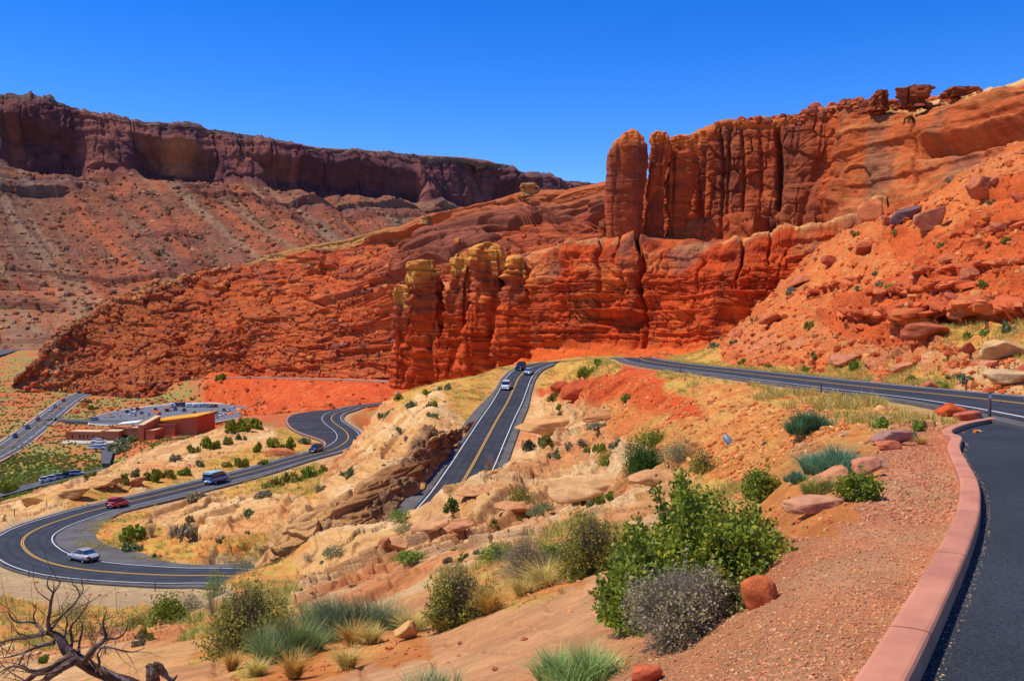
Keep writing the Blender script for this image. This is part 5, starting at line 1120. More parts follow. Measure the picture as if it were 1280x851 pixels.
def bush_hi(px, py, wpx, hpx, kind, label, seed, n=9000, leaf=.028, name='bush', cat='bush', dmin=4, ntw=160, group=None, rz=0., dpt=1.0, blade_cols=None, tw_r=.007, sink=.02):
    g = G_at(px, py, dmin); k = g.y / F; W_ = wpx * k / 2 * (1.12 if kind not in ('tuft',) else 1.15); H_ = hpx * k * 1.06
    g = G_xy(g.x, g.y + W_ * .55) if W_ > .25 else g
    root = empty(name, (g.x, g.y, g.z - sink * H_), rz); tag(root, label, cat, group)
    S = np.array([W_, W_ * dpt, H_])
    if kind in ('wiry', 'tuft'):
        cA, cB = blade_cols; rr_ = 1.0
        if kind == 'wiry':
            rr2 = np.random.default_rng(seed); ps_ = []; m_ = 26
            for q in range(m_):
                aa = rr2.uniform(0, 6.283); rad_ = rr2.uniform(.0, .72) ** .8; hh = (.95 - .5 * rad_ ** 2) * rr2.uniform(.45, 1.05)
                v_, f_, c_ = blades(seed * 31 + q, n // m_, hh, leaf / W_, cA, cB, .16, .34, .6); v_ = v_ + np.array([rad_ * math.cos(aa), rad_ * math.sin(aa), 0]) * 1.0
                v_[:, 0] += v_[:, 2] * .28 * rad_ * math.cos(aa); v_[:, 1] += v_[:, 2] * .28 * rad_ * math.sin(aa); ps_.append((v_, f_, c_ * rr2.uniform(.75, 1.25)))
            V, Fq, C = join_parts(*ps_)
        else: V, Fq, C = blades(seed, n, 1.0, leaf / W_, cA, cB, .34, 1.0, .9)
        mesh_obj('foliage', V * S, Fq, M_dry if kind == 'tuft' else M_leaf, root, col=C, smooth=False)
        if kind == 'wiry':
            tv, tf = twigs(seed + 1, ntw, .01, .9, .8); mesh_obj('stems', tv * S, tf, M_greytwig, root)
        return root
    p = PALS[kind]
    V, Fq, C, (lc, lr) = leafy(seed, n, 1.0, p[0], p[1], p[2], nl=46 if W_ > 1.2 else (26 if W_ > .6 else 18), shell=.45)
    # leaves keep their real size whatever the size of the bush
    cen = V.reshape(-1, 4, 3).mean(1, keepdims=True); loc = (V.reshape(-1, 4, 3) - cen) * leaf
    ext = np.array([np.abs(cen[..., 0]).max(), np.abs(cen[..., 1]).max(), cen[..., 2].max()])
    Vw = (cen / ext * S + loc).reshape(-1, 3)
    mesh_obj('foliage', Vw, Fq, M_leaf, root, col=C, smooth=False)
    tv, tf = twigs(seed + 1, ntw, tw_r / W_, .95, .92 if kind in ('grey', 'sage', 'olive') else .74); mesh_obj('stems', tv * S, tf, M_greytwig if kind in ('grey', 'sage') else M_twig, root)
    return root
bush_hi(892, 752, 292, 184, 'green', 'largest bush in the foreground, dense glossy green leaves, left of the gravel', 1, 92000, .036, dmin=8, ntw=500, tw_r=.009)
bush_hi(860, 806, 156, 108, 'grey', 'grey twiggy bush with olive leaves in front of the largest green bush', 2, 13000, .018, dmin=6, ntw=1800, tw_r=.004)
bush_hi(915, 765, 60, 44, 'olive', 'small olive bush squeezed between the grey bush and the orange boulder', 3, 3500, .022, dmin=6, ntw=200, tw_r=.004)
bush_hi(298, 818, 132, 98, 'olive', 'big open olive-yellow bush left of the wiry green brush', 4, 12000, .040, dmin=10, ntw=700, tw_r=.008)
bush_hi(432, 800, 130, 66, 'wiry', 'wide mound of wiry blue-green brush below the middle slickrock', 5, 5200, .006, dmin=10, ntw=200, blade_cols=((.14,.19,.08), (.26,.31,.13)))
bush_hi(345, 828, 96, 56, 'wiry', 'lower lobe of wiry green brush beside the big olive-yellow bush', 6, 4200, .006, dmin=10, ntw=100, blade_cols=((.16,.22,.06), (.30,.34,.11)))
bush_hi(575, 782, 104, 92, 'olive', 'leggy olive bush with bare grey twigs left of the grey one in the hollow', 7, 7500, .036, dmin=10, ntw=900, tw_r=.006)
bush_hi(560, 775, 60, 60, 'grey', 'bare grey twiggy bush at the left end of the row in the hollow', 8, 1500, .02, dmin=10, ntw=900, tw_r=.006)
bush_hi(658, 728, 92, 62, 'grey', 'large silver-grey bush in the middle of the row in the hollow', 9, 3500, .022, dmin=10, ntw=1600, tw_r=.006)
bush_hi(692, 706, 50, 36, 'lime', 'bright yellow-green bush behind the silver-grey one', 10, 3500, .035, dmin=10, ntw=150)
bush_hi(622, 702, 46, 28, 'lime', 'yellow-green bush topping the left half of the row in the hollow', 11, 2600, .035, dmin=10, ntw=150)
bush_hi(742, 718, 86, 88, 'olive', 'tall loose pale olive bush touching the left side of the largest green bush', 12, 7500, .036, dmin=10, ntw=700, tw_r=.006)
bush_hi(712, 715, 50, 50, 'sage', 'grey-green bush between the silver-grey bush and the tall olive one', 13, 3600, .03, dmin=10, ntw=500, tw_r=.006)
bush_hi(735, 862, 130, 52, 'wiry', 'clump of fresh light green grass at the bottom edge', 14, 3000, .0045, name='grass_clump', cat='grass clump', dmin=4, ntw=8, blade_cols=((.20,.30,.07), (.42,.50,.16)))
bush_hi(545, 868, 100, 36, 'wiry', 'thin sparse green grass at the bottom edge left of the light green clump', 15, 500, .0045, name='grass_clump', cat='grass clump', dmin=4, ntw=8, blade_cols=((.20,.28,.10), (.40,.42,.18)))
TY = ((.55,.40,.08), (.70,.55,.18)); TO = ((.55,.30,.05), (.66,.42,.10))
for i, (px, py, w, h, cc, lab) in enumerate([
    (612,768,36,34,TO,'orange-gold grass clump at the foot of the leggy olive bush'),(682,735,56,32,TY,'pale straw grass clump in front of the silver-grey bush'),
    (705,725,24,24,TO,'small orange-gold grass clump right of the pale straw one'),(655,745,36,22,TY,'short straw-coloured clump left of the pale straw one'),
    (552,790,40,26,TY,'straw clump below the bare grey bush'),(515,792,40,30,TY,'pale yellow clump beside the small tan rock'),
    (440,808,34,30,TO,'golden clump against the wiry blue-green mound'),(368,848,32,32,TO,'bright golden grass clump near the bottom edge below the wiry brush'),
    (432,838,34,26,TY,'pale yellow clump below the wiry brush'),(290,838,22,24,TO,'golden clump under the big olive-yellow bush'),
    (320,845,26,20,TY,'small straw clump right of the golden one under the olive-yellow bush'),(465,805,24,24,TY,'thin straw clump at the right end of the wiry mound')]):
    bush_hi(px, py, w, h, 'tuft', lab, 40 + i, 420, .006, name='grass_clump', cat='grass clump', dmin=8, blade_cols=cc, group='dry grass clumps among the foreground bushes')
bush_hi(803, 604, 58, 56, 'juniper', 'round dark green juniper on the pale slickrock ledge', 61, 16000, .055, name='juniper', cat='juniper', dmin=30, ntw=80)
bush_hi(766, 575, 30, 22, 'green', 'small green bush just left of the round juniper', 62, 1500, .07, dmin=30, ntw=40)
bush_hi(820, 557, 48, 24, 'green', 'flat dull green bush above the round juniper', 63, 2200, .08, dmin=30, ntw=60)
bush_hi(852, 580, 62, 36, 'sage', 'blue-grey bush right of the round juniper', 64, 3000, .05, dmin=25, ntw=200)
bush_hi(882, 592, 44, 32, 'olive', 'yellow-olive bush right of the blue-grey one', 65, 2200, .05, dmin=25, ntw=100)
bush_hi(958, 622, 60, 50, 'green', 'mid green bush behind the right side of the largest bush', 66, 4200, .035, dmin=14, ntw=100)
bush_hi(996, 603, 28, 20, 'wiry', 'small teal tuft left of the big teal brush', 67, 700, .008, dmin=14, ntw=10, blade_cols=((.10,.22,.11), (.17,.32,.16)))
bush_hi(1060, 594, 94, 46, 'wiry', 'wide teal-green wiry brush on the slope left of the kerb', 68, 3600, .007, dmin=14, ntw=80, blade_cols=((.10,.21,.11), (.18,.33,.17)))
bush_hi(1030, 618, 44, 30, 'wiry', 'rounded yellow-green clump below the teal brush', 69, 1800, .006, dmin=10, ntw=20, blade_cols=((.26,.28,.05), (.45,.42,.10)))
bush_hi(1078, 627, 54, 40, 'green', 'small leafy bush in front of the pointed pink-topped boulder', 70, 2600, .032, dmin=8, ntw=100)
bush_hi(1021, 543, 60, 34, 'wiry', 'slanting dark green brush high on the orange bank', 71, 2200, .014, dmin=20, ntw=20, blade_cols=((.07,.16,.07), (.13,.25,.10)))
bush_hi(1152, 540, 22, 16, 'lime', 'small bright green plant beside the greyish pink slab', 72, 700, .04, dmin=15, ntw=20)
bush_hi(1104, 535, 20, 14, 'lime', 'small lime plant on the grassy strip left of the kerb end', 73, 700, .05, dmin=15, ntw=20)
bush_hi(1143, 552, 14, 14, 'sage', 'tiny grey-green plant left of the small bright green one', 74, 500, .03, dmin=12, ntw=20)
bush_hi(1152, 556, 16, 12, 'tuft', 'little dry yellow tuft on the gravel near the kerb', 75, 160, .006, name='grass_clump', cat='grass clump', dmin=12, blade_cols=TO)
bush_hi(205, 780, 54, 42, 'green', 'bright green round bush right of the dead tree', 76, 6000, .07, dmin=20, ntw=80)
bush_hi(236, 766, 32, 26, 'sage', 'grey-green bush touching the right of the bright green one', 77, 1500, .05, dmin=20, ntw=80)
bush_hi(164, 786, 44, 20, 'olive', 'low olive shrub left of the bright green round bush', 78, 1500, .05, dmin=20, ntw=60)
bush_hi(88, 775, 50, 34, 'sage', 'dusty green shrub showing through the branches of the dead tree', 79, 2200, .06, dmin=30, ntw=60)
bush_hi(100, 792, 50, 22, 'olive', 'low green shrub behind the fork of the dead tree', 80, 1800, .05, dmin=24, ntw=40)
bush_hi(22, 800, 36, 14, 'olive', 'flat green shrub behind the left branches of the dead tree', 81, 900, .05, dmin=24, ntw=30)
bush_hi(655, 637, 38, 28, 'olive', 'olive bush with bare twigs on the slickrock right of the middle road', 82, 2600, .07, dmin=40, ntw=160)
bush_hi(678, 644, 36, 22, 'sage', 'rounded grey-green bush right of the bare-twigged olive one', 83, 2600, .06, dmin=40, ntw=80)
bush_hi(497, 654, 28, 16, 'lime', 'bright green shrub where the rock cut meets the near slickrock', 84, 1100, .09, dmin=40, ntw=30)
bush_hi(506, 666, 34, 14, 'sage', 'flat grey-green shrub under the bright one by the rock cut', 85, 1100, .07, dmin=40, ntw=30)
bush_hi(416, 699, 32, 14, 'sage', 'low sage shrub alone on the near slickrock below the rock cut', 86, 1200, .07, dmin=40, ntw=40)
bush_hi(384, 706, 18, 12, 'grey', 'small grey twiggy shrub left of the low sage one', 87, 300, .05, dmin=40, ntw=120)
bush_hi(303, 714, 32, 14, 'sage', 'sage shrub on the crest beside the lower road', 88, 1300, .07, dmin=40, ntw=40)
bush_hi(515, 708, 42, 12, 'lime', 'strip of low lime-green plants in the middle slickrock', 89, 1300, .06, dmin=30, ntw=20)
bush_hi(265, 748, 34, 40, 'lime', 'yellow-green bush rising behind the big olive-yellow bush', 90, 1600, .06, dmin=24, ntw=60)
# small pine and bare twigs
g = G_at(566, 645, 40); k = g.y / F
root = empty('pine_sapling', g); tag(root, 'tiny upright pine standing next to the square slab', 'pine sapling')
V, Fq, C, _ = leafy(95, 700, .12, *JUN, nl=9, flat=1.0); V = V * np.array([.45, .45, 1.0]) * (24 * k) + np.array([0, 0, .3])
mesh_obj('crown', V, Fq, M_leaf, root, col=C, smooth=False); tv, tf = twigs(96, 10, .04, .3, 1.0); mesh_obj('trunk', tv * 22 * k, tf, M_twig, root)
for px, py, w, h, dm, lab, sd in [(612,588,24,26,60,'bare grey twiggy shrub at the near edge of the middle road',97),(655,620,22,24,45,'bare branches sticking up behind the olive bush on the slickrock',98),(190,672,26,26,100,'bare grey-brown shrub on the islet inside the first hairpin',99),(215,672,30,24,100,'second bare shrub on the islet right of the first',100),(265,770,30,44,24,'dead grey brush left of the yellow-green bush below the lower road',101)]:
    g = G_at(px, py, dm); k = g.y / F; tv, tf = twigs(sd, 140, .012, .8, 1.0, 4)
    o = mesh_obj('dead_shrub', tv * np.array([w * k * .55, w * k * .5, h * k]), tf, M_greytwig); o.location = g; tag(o, lab, 'dead shrub')

# --- smaller shrubs seen at a distance: shared templates
TPL = {}
for kind in PALS:
    for v in range(3):
        V, Fq, C, _ = leafy(700 + v + 10 * len(TPL), 420, .17, *PALS[kind], nl=9, shell=.35); ext = np.abs(V).max(0); TPL[kind, v] = (V / ext, Fq, C)
SH = {}
def shrub(px, py, w, h, kind, label, group, dmin=60, v=0, loc=None, wm=None, hm=None, cat='shrub'):
    g = G_at(px, py, dmin) if loc is None else Vector([float(q) for q in loc]); k = g.y / F
    if (kind, v) not in SH:
        V, Fq, C = TPL[kind, v]; o = mesh_obj('shrub', V, Fq, M_leaf, col=C, smooth=False); SH[kind, v] = o
    else: o = SH[kind, v].copy(); COL.objects.link(o)
    W_ = (w * k if wm is None else wm); H_ = (h * k if hm is None else hm)
    o.location = (g.x, g.y + W_ * .2, g.z - .05 * H_); o.scale = (W_ / 2, W_ / 2, H_); o.rotation_euler = (0, 0, random.uniform(0, 6.28))
    return tag(o, label, cat, group)
def S(lst, group, dmin=60):
    for i, (px, py, w, h, kind, lab) in enumerate(lst): shrub(px, py, w, h, kind, lab, group, dmin, i % 3)
S([(165,677,40,24,'green','largest leafy shrub on the islet inside the first hairpin'),(230,673,30,17,'grey','dark grey shrub at the right of the islet inside the hairpin'),(165,691,26,15,'sage','sage shrub below the largest one on the islet'),
   (195,698,14,8,'sage','tiny sage shrub at the lower edge of the islet near the silver car'),(247,627,34,13,'grey','flat dusty shrub on the inner shoulder behind the blue van'),
   (340,610,34,14,'olive','yellowish shrub below the switchback guard slope'),(362,604,34,17,'olive','yellow-olive shrub at the start of the roadside row'),(382,600,34,19,'lime','brightest yellow-green shrub of the roadside row'),
   (405,592,24,12,'olive','small olive shrub ending the roadside row'),(433,597,24,16,'sage','round sage shrub on the rock hump above the cut'),(457,616,20,14,'sage','sage shrub on the brink of the rock cut'),
   (399,614,15,9,'grey','grey shrub in the middle of the rock hump'),(330,622,24,10,'grey','dusty shrub low on the rock hump'),(311,645,18,10,'sage','sage shrub in a crack of the pale hump'),(276,680,12,12,'sage','lone sage shrub above the lower road'),(236,655,14,8,'grey','small grey shrub on the pale tip of the hump')],
  'shrubs on the rock hump between the roads', 100)
S([(293,541,36,20,'green','broad green shrub at the head of the left slope'),(318,536,26,14,'green','green shrub right of the broad one on the left slope'),(262,562,30,20,'green','green shrub in the middle of the left slope'),
   (283,556,20,12,'olive','olive shrub between two green ones on the left slope'),(240,566,20,13,'olive','olive shrub left of the mid-slope green one'),(356,566,26,22,'green','tall green shrub nearest the second bend'),
   (341,560,20,14,'green','green shrub just left of the tall one by the second bend'),(378,555,22,10,'sage','sage shrub at the edge of the second bend'),(320,566,16,16,'green','narrow green shrub above the rusty slab'),
   (303,584,20,14,'green','round shrub above the road beyond the van'),(281,585,20,10,'olive','olive shrub by the post above the van'),(228,594,22,12,'lime','lime shrub above the road left of the van'),
   (205,598,26,14,'olive','olive shrub right above the road'),(187,602,24,16,'green','dark green shrub high over the red car'),(152,605,22,16,'olive','olive shrub in the rocks above the red car'),(168,596,18,13,'sage','sage shrub above the narrow rusty slab'),
   (112,598,20,9,'olive','olive shrub at the left edge of the slope'),(217,577,16,9,'grey','grey shrub on the pale left slope'),(300,550,16,10,'sage','sage shrub below the broad green one'),(248,583,16,10,'sage','sage shrub below the mid-slope green one'),(330,583,22,10,'olive','low olive shrub right of the round one')],
  'shrubs on the slope left of the switchback', 150)
S([(482,524,30,13,'sage','sage shrub at the foot of the grassy bank'),(512,511,20,11,'sage','sage shrub halfway along the grassy bank'),(534,494,18,9,'green','green shrub high on the grassy bank'),(556,488,22,10,'sage','sage shrub near the top of the grassy bank'),
   (540,508,18,9,'olive','olive shrub on the pale rock below the bank'),(500,500,18,9,'olive','olive shrub near the crest left of the bank'),(508,553,8,7,'grey','dark little shrub on the open tan rock'),(500,540,12,7,'sage','sage tuft on the open tan rock'),(541,522,16,8,'sage','sage shrub closest to the left shoulder of the middle road')],
  'shrubs left of the middle road', 150)
S([(735,472,30,17,'green','dark green shrub at the corner of the grassy infield'),(748,458,18,10,'green','green shrub by the far curve of the road'),(695,502,24,13,'olive','yellow shrub left of the dark red blocks'),(700,512,16,8,'olive','small yellow shrub on the tan rock beside the middle road'),
   (783,501,18,10,'lime','lime shrub on the red mound'),(751,522,18,12,'sage','sage shrub on the brown ledge'),(752,566,18,14,'green','green shrub left of the small bush by the juniper'),(663,562,24,14,'sage','pale sage shrub nearest the right shoulder of the middle road'),
   (684,558,24,18,'olive','olive shrub right of the pale sage one'),(692,573,20,14,'sage','rounded sage shrub below the olive one'),(711,560,12,8,'grey','little dark shrub right of the olive one'),(729,557,24,10,'grey','grey shrub on the slickrock'),
   (736,566,18,8,'olive','olive tuft under the grey shrub'),(752,540,26,10,'grey','dusty shrub on the pale rock left of the juniper'),(700,522,14,8,'olive','olive tuft on the tan ledge'),(762,631,30,16,'lime','bright green shrub below the long ledge'),(742,634,16,12,'sage','sage shrub left of the bright green one below the ledge'),
   (620,660,18,12,'olive','yellow-olive tuft on the near slickrock'),(778,560,24,14,'sage','sage shrub behind the small bush left of the juniper')],
  'shrubs on the slickrock right of the middle road', 50)
S([(1013,412,13,13,'green','upright green shrub alone on the red talus'),(896,434,18,8,'sage','sage shrub at the foot of the talus near the layered cliff'),(918,430,12,7,'sage','sage shrub right of the lowest one on the talus edge'),(945,402,12,8,'sage','sage shrub on the talus edge'),
   (1071,464,18,16,'lime','bright green shrub beside the brownish slab'),(961,462,20,9,'olive','yellow-green shrub on the verge of the far road'),(1010,464,16,8,'lime','lime shrub on the verge under the talus'),(1145,478,26,11,'olive','olive shrub on the roadside left of the orange-pink rock'),
   (1175,485,28,11,'lime','lime shrub on the roadside right of the orange-pink rock'),(1265,416,22,17,'sage','round grey-green shrub at the right end of the long ledge'),(1232,420,30,10,'lime','lime grass patch under the long ledge'),(1215,422,20,9,'lime','short lime patch left of the other under the ledge'),
   (1267,478,20,22,'sage','upright sage shrub over the pale outcrop'),(1208,480,26,13,'sage','sage shrub by the far post'),(1232,360,16,12,'green','green shrub beside the upright red block'),(1260,304,18,10,'olive','olive shrub on the upper talus at the right edge'),
   (1232,312,12,6,'olive','flat olive shrub on the upper talus'),(1102,358,14,8,'sage','sage shrub in the middle of the talus, left of a green one'),(1115,362,12,8,'green','green shrub in the middle of the talus'),(1073,364,18,8,'sage','grey-green shrub left of the mid-talus pair'),(1095,345,10,6,'sage','tiny sage shrub above the mid-talus pair'),
   (1180,310,14,8,'olive','olive shrub right of the upper talus blocks'),(1070,295,14,8,'olive','olive shrub at the top of the talus edge'),(1126,295,14,7,'olive','olive shrub below the dark slab'),(990,368,16,11,'grey','grey bare shrub on the talus edge'),(1146,337,12,6,'lime','lime tuft above the flat-topped salmon rock'),
   (1240,256,12,7,'sage','sage shrub below the huge tilted boulder'),(1190,223,10,7,'sage','sage shrub by the smooth cliff foot'),(1020,448,16,10,'olive','yellow shrub on the orange slope over the road'),(930,455,16,8,'olive','yellow-olive shrub on the verge nearest the layered cliff'),
   (1240,445,22,12,'olive','yellow-olive shrub on the pale right slope'),(1195,475,20,9,'olive','olive tuft on the pale slope by the far post'),(1186,452,12,6,'lime','lime tuft on the pale right slope'),(1120,447,14,10,'lime','lime shrub left of the long tan rock')],
  'shrubs on the right talus and its verge', 50)
S([(10,621,26,22,'green','leafy round tree at the bend of the service road'),(143,566,44,15,'sage','long grey-green thicket beside the staff car park'),(155,556,26,12,'sage','grey-green tree in front of the visitor centre'),(168,553,14,8,'olive','small tree by the visitor centre front'),(275,478,18,10,'green','dark green thicket at the foot of the red ridge'),
   (116,512,18,7,'green','green trees beyond the junction'),(105,505,18,6,'olive','olive thicket beyond the junction'),(240,500,10,5,'olive','olive tree beside the car park')],
  'trees and thickets on the valley floor', 355)
# scattered small ones nobody could tell apart
def sprinkle(mask, n, seed, kinds, group, label, wr, w=None):
    p, idx, r = pick(mask, n, seed, V1, w)
    for i, q in enumerate(p):
        wm = max(r.uniform(*wr), q[1] * .003); shrub(0, 0, 0, 0, kinds[r.integers(len(kinds))], label, group, v=int(r.integers(3)), loc=q, wm=wm, hm=wm * r.uniform(.4, .7))
ar_ = 1.0 * (n3a > -.1)
sprinkle(vis & (Yg > 50) & (Yg < 330) & (Xg > 18) & (kerb_side(Xg, Yg) > 5) & (Drd > 8), 34, 21, ['sage', 'olive', 'grey'], 'tiny shrubs dotted over the right talus', 'tiny dusty shrub dotted on the red talus slope', (.35, .9))
sprinkle(vis & (Yg > 110) & (Yg < 420) & (Xg < -8) & (labg != 3) & (Drd > 9), 46, 22, ['sage', 'olive', 'grey'], 'tiny shrubs dotted over the tan rock', 'tiny dusty shrub dotted on the tan rock around the switchbacks', (.4, 1.1))
sprinkle(vis & (Yg > 28) & (Yg < 200) & (kerb_side(Xg, Yg) < -3) & (Xg > -20) & (Drd > 8), 36, 23, ['sage', 'olive', 'grey', 'lime'], 'tiny shrubs dotted over the near slopes', 'tiny dusty shrub dotted on the near slickrock and orange bank', (.2, .6))
# valley scrub and dry grass: nobody could count these
def scatter_shrubs(name, mask, n, seed, kinds, smin, smax, w=None):
    p, idx, r = pick(mask, n, seed, V1, w); VS = []; FS = []; CS = []; off = 0
    for q in p:
        V, Fq, C = LOW[kinds[r.integers(len(kinds))]]; s = max(r.uniform(smin, smax), q[1] * .0016); a = r.uniform(0, 6.28)
        ca, sa = math.cos(a), math.sin(a); v = V * s; v = np.stack([v[:, 0] * ca - v[:, 1] * sa, v[:, 0] * sa + v[:, 1] * ca, v[:, 2]], -1) + q
        VS.append(v); FS.append(Fq + off); CS.append(C); off += len(V)
    o = mesh_obj(name, np.concatenate(VS), np.concatenate(FS), M_leaf, col=np.concatenate(CS), smooth=False); return tag(o, kind='stuff')
LOW = {}
for kind in PALS:
    V, Fq, C, _ = leafy(900, 46, .42, *PALS[kind], nl=5, shell=.3); LOW[kind] = (V / np.abs(V).max(0) * np.array([.5, .5, .5]), Fq, C)
vmask = inview & (Yg > 350) & (Yg < 1250) & (PXg < 330) & (V1[..., 2] < -60)
scatter_shrubs('valley_scrub', vmask, 5200, 31, ['olive', 'sage', 'olive', 'grey'], .9, 2.4)
scatter_shrubs('green_scrub', vmask & (Yg < 480) & (PXg < 140), 1500, 32, ['lime', 'green'], 1.0, 2.2)
def grass(name, mask, n, seed, hmin, hmax, nb, cA, cB, w=None):
    p, idx, r = pick(mask, n, seed, V1, w); VS = []; FS = []; CS = []; off = 0
    T = [blades(seed * 10 + i, nb, 1.0, .035, cA, cB, .35, .55) for i in range(6)]
    for q in p:
        V, Fq, C = T[r.integers(6)]; s = r.uniform(hmin, hmax) * (.7 + .6 * (q[1] > 40)); wsc = s * max(1.0, q[1] * .012)
        VS.append(V * np.array([wsc, wsc, s]) + q); FS.append(Fq + off); CS.append(C * r.uniform(.75, 1.1)); off += len(V)
    o = mesh_obj(name, np.concatenate(VS), np.concatenate(FS), M_dry, col=np.concatenate(CS), smooth=False); return tag(o, kind='stuff')
gmask = vis & (labg == 2) & (Yg > 8) & (Drd > 5.6) & (Yg < 330)
grass('dry_grass', gmask & (Yg > 28) & ~((Yg < 112) & (Xg < 3)), 7500, 41, .2, .5, 12, (.52,.38,.07), (.66,.52,.15), w=sst(-.3, .4, n3a) + .05)
grass('dry_grass', gmask & (Yg > 28) & (Yg < 112) & (Xg < 3), 1500, 44, .15, .35, 12, (.52,.38,.08), (.62,.46,.15), w=sst(0, .35, n3a) + .04)
grass('dry_grass', gmask & (Yg <= 30), 380, 42, .08, .24, 22, (.55,.40,.10), (.66,.52,.18))
grass('green_grass', gmask & (Yg > 28), 1400, 43, .2, .5, 10, (.24,.30,.05), (.40,.42,.09), w=sst(0, .4, n3c) + .03)
# ------------------------------------------------------------------ vehicles
def paint(name, c, rough=.25): return flat_mat(name, c, rough, 0.0, .5, coat=.6)
M_glass = flat_mat('dark_window_glass', (.012,.016,.022), .06, 0, .9); M_tyre = flat_mat('tyre_rubber', (.015,.015,.016), .9)
M_rim = flat_mat('alloy_rim', (.45,.46,.48), .3, .8); M_trim = flat_mat('black_plastic_trim', (.02,.02,.022), .7); M_red = flat_mat('red_lamp_lens', (.35,.01,.01), .2); M_head = flat_mat('headlamp_lens', (.75,.77,.8), .1, .2)
M_plate = flat_mat('number_plate', (.7,.7,.68), .5)
PAINT = dict(silver=paint('silver_paint', (.40,.42,.42)), red=paint('red_paint', (.58,.008,.03)), blue=paint('blue_paint', (.015,.13,.42)), white=paint('white_paint', (.74,.75,.76)), black=paint('black_paint', (.012,.012,.03)),
             navy=paint('navy_paint', (.02,.03,.09)), sky=paint('pale_blue_paint', (.30,.42,.55)), maroon=paint('maroon_paint', (.16,.01,.015)), grey=paint('grey_paint', (.18,.19,.20)), cyanroof=paint('pale_cyan_roof_paint', (.45,.72,.78)))
def loft_x(st, n=16, ex=3.6):
    """st: (x, half width, z bottom, z top) stations; superellipse sections, capped"""
    a = np.linspace(0, 2 * math.pi, n, endpoint=False) + math.pi / n; ca, sa = np.cos(a), np.sin(a); e = 2 / ex; V = []
    for x, hw, zb, zt in st:
        cy = np.sign(ca) * np.abs(ca) ** e * hw; cz = (zb + zt) / 2 + np.sign(sa) * np.abs(sa) ** e * (zt - zb) / 2
        V.append(np.stack([np.full(n, x), cy, cz], -1))
    m = len(st); V = np.concatenate(V); i = np.arange(m * n).reshape(m, n); j = np.roll(i, -1, 1)
    Fq = np.stack([i[:-1], j[:-1], j[1:], i[1:]], -1).reshape(-1, 4)
    caps = []
    for row, fl in ((i[0], 1), (i[-1], 0)):
        for k in range(n // 2 - 1):
            q = [row[k], row[k + 1], row[n - 2 - k], row[n - 1 - k]]; caps.append(q[::-1] if not fl else q)
    return V, np.concatenate([Fq, np.array(caps)])
def boxm(x0, x1, y0, y1, z0, z1):
    V = np.array([(x, y, z) for x in (x0, x1) for y in (y0, y1) for z in (z0, z1)], float)
    Fq = np.array([(0,1,3,2),(4,6,7,5),(0,4,5,1),(2,3,7,6),(0,2,6,4),(1,5,7,3)]); return V, Fq
def cyl_y(cx, cy, cz, r, w, n=20, r2=0.0):
    a = np.linspace(0, 2 * math.pi, n, endpoint=False); V = []; prof_ = [(-w / 2, r * .93), (-w / 2 * .8, r), (w / 2 * .8, r), (w / 2, r * .93), (w / 2, r * .6), (w * .3, r * .58)]
    prof_ = [(-w / 2, r * .5)] + prof_
    for yy, rr in prof_: V.append(np.stack([cx + rr * np.cos(a), np.full(n, cy + yy), cz + rr * np.sin(a)], -1))
    V = np.concatenate(V); i = np.arange(len(prof_) * n).reshape(-1, n); j = np.roll(i, -1, 1)
    return V, np.stack([i[:-1], i[1:], j[1:], j[:-1]], -1).reshape(-1, 4)
def joinq(*ps):
    VS = []; FS = []; off = 0
    for V, Fq in ps: VS.append(V); FS.append(Fq + off); off += len(V)
    return np.concatenate(VS), np.concatenate(FS)
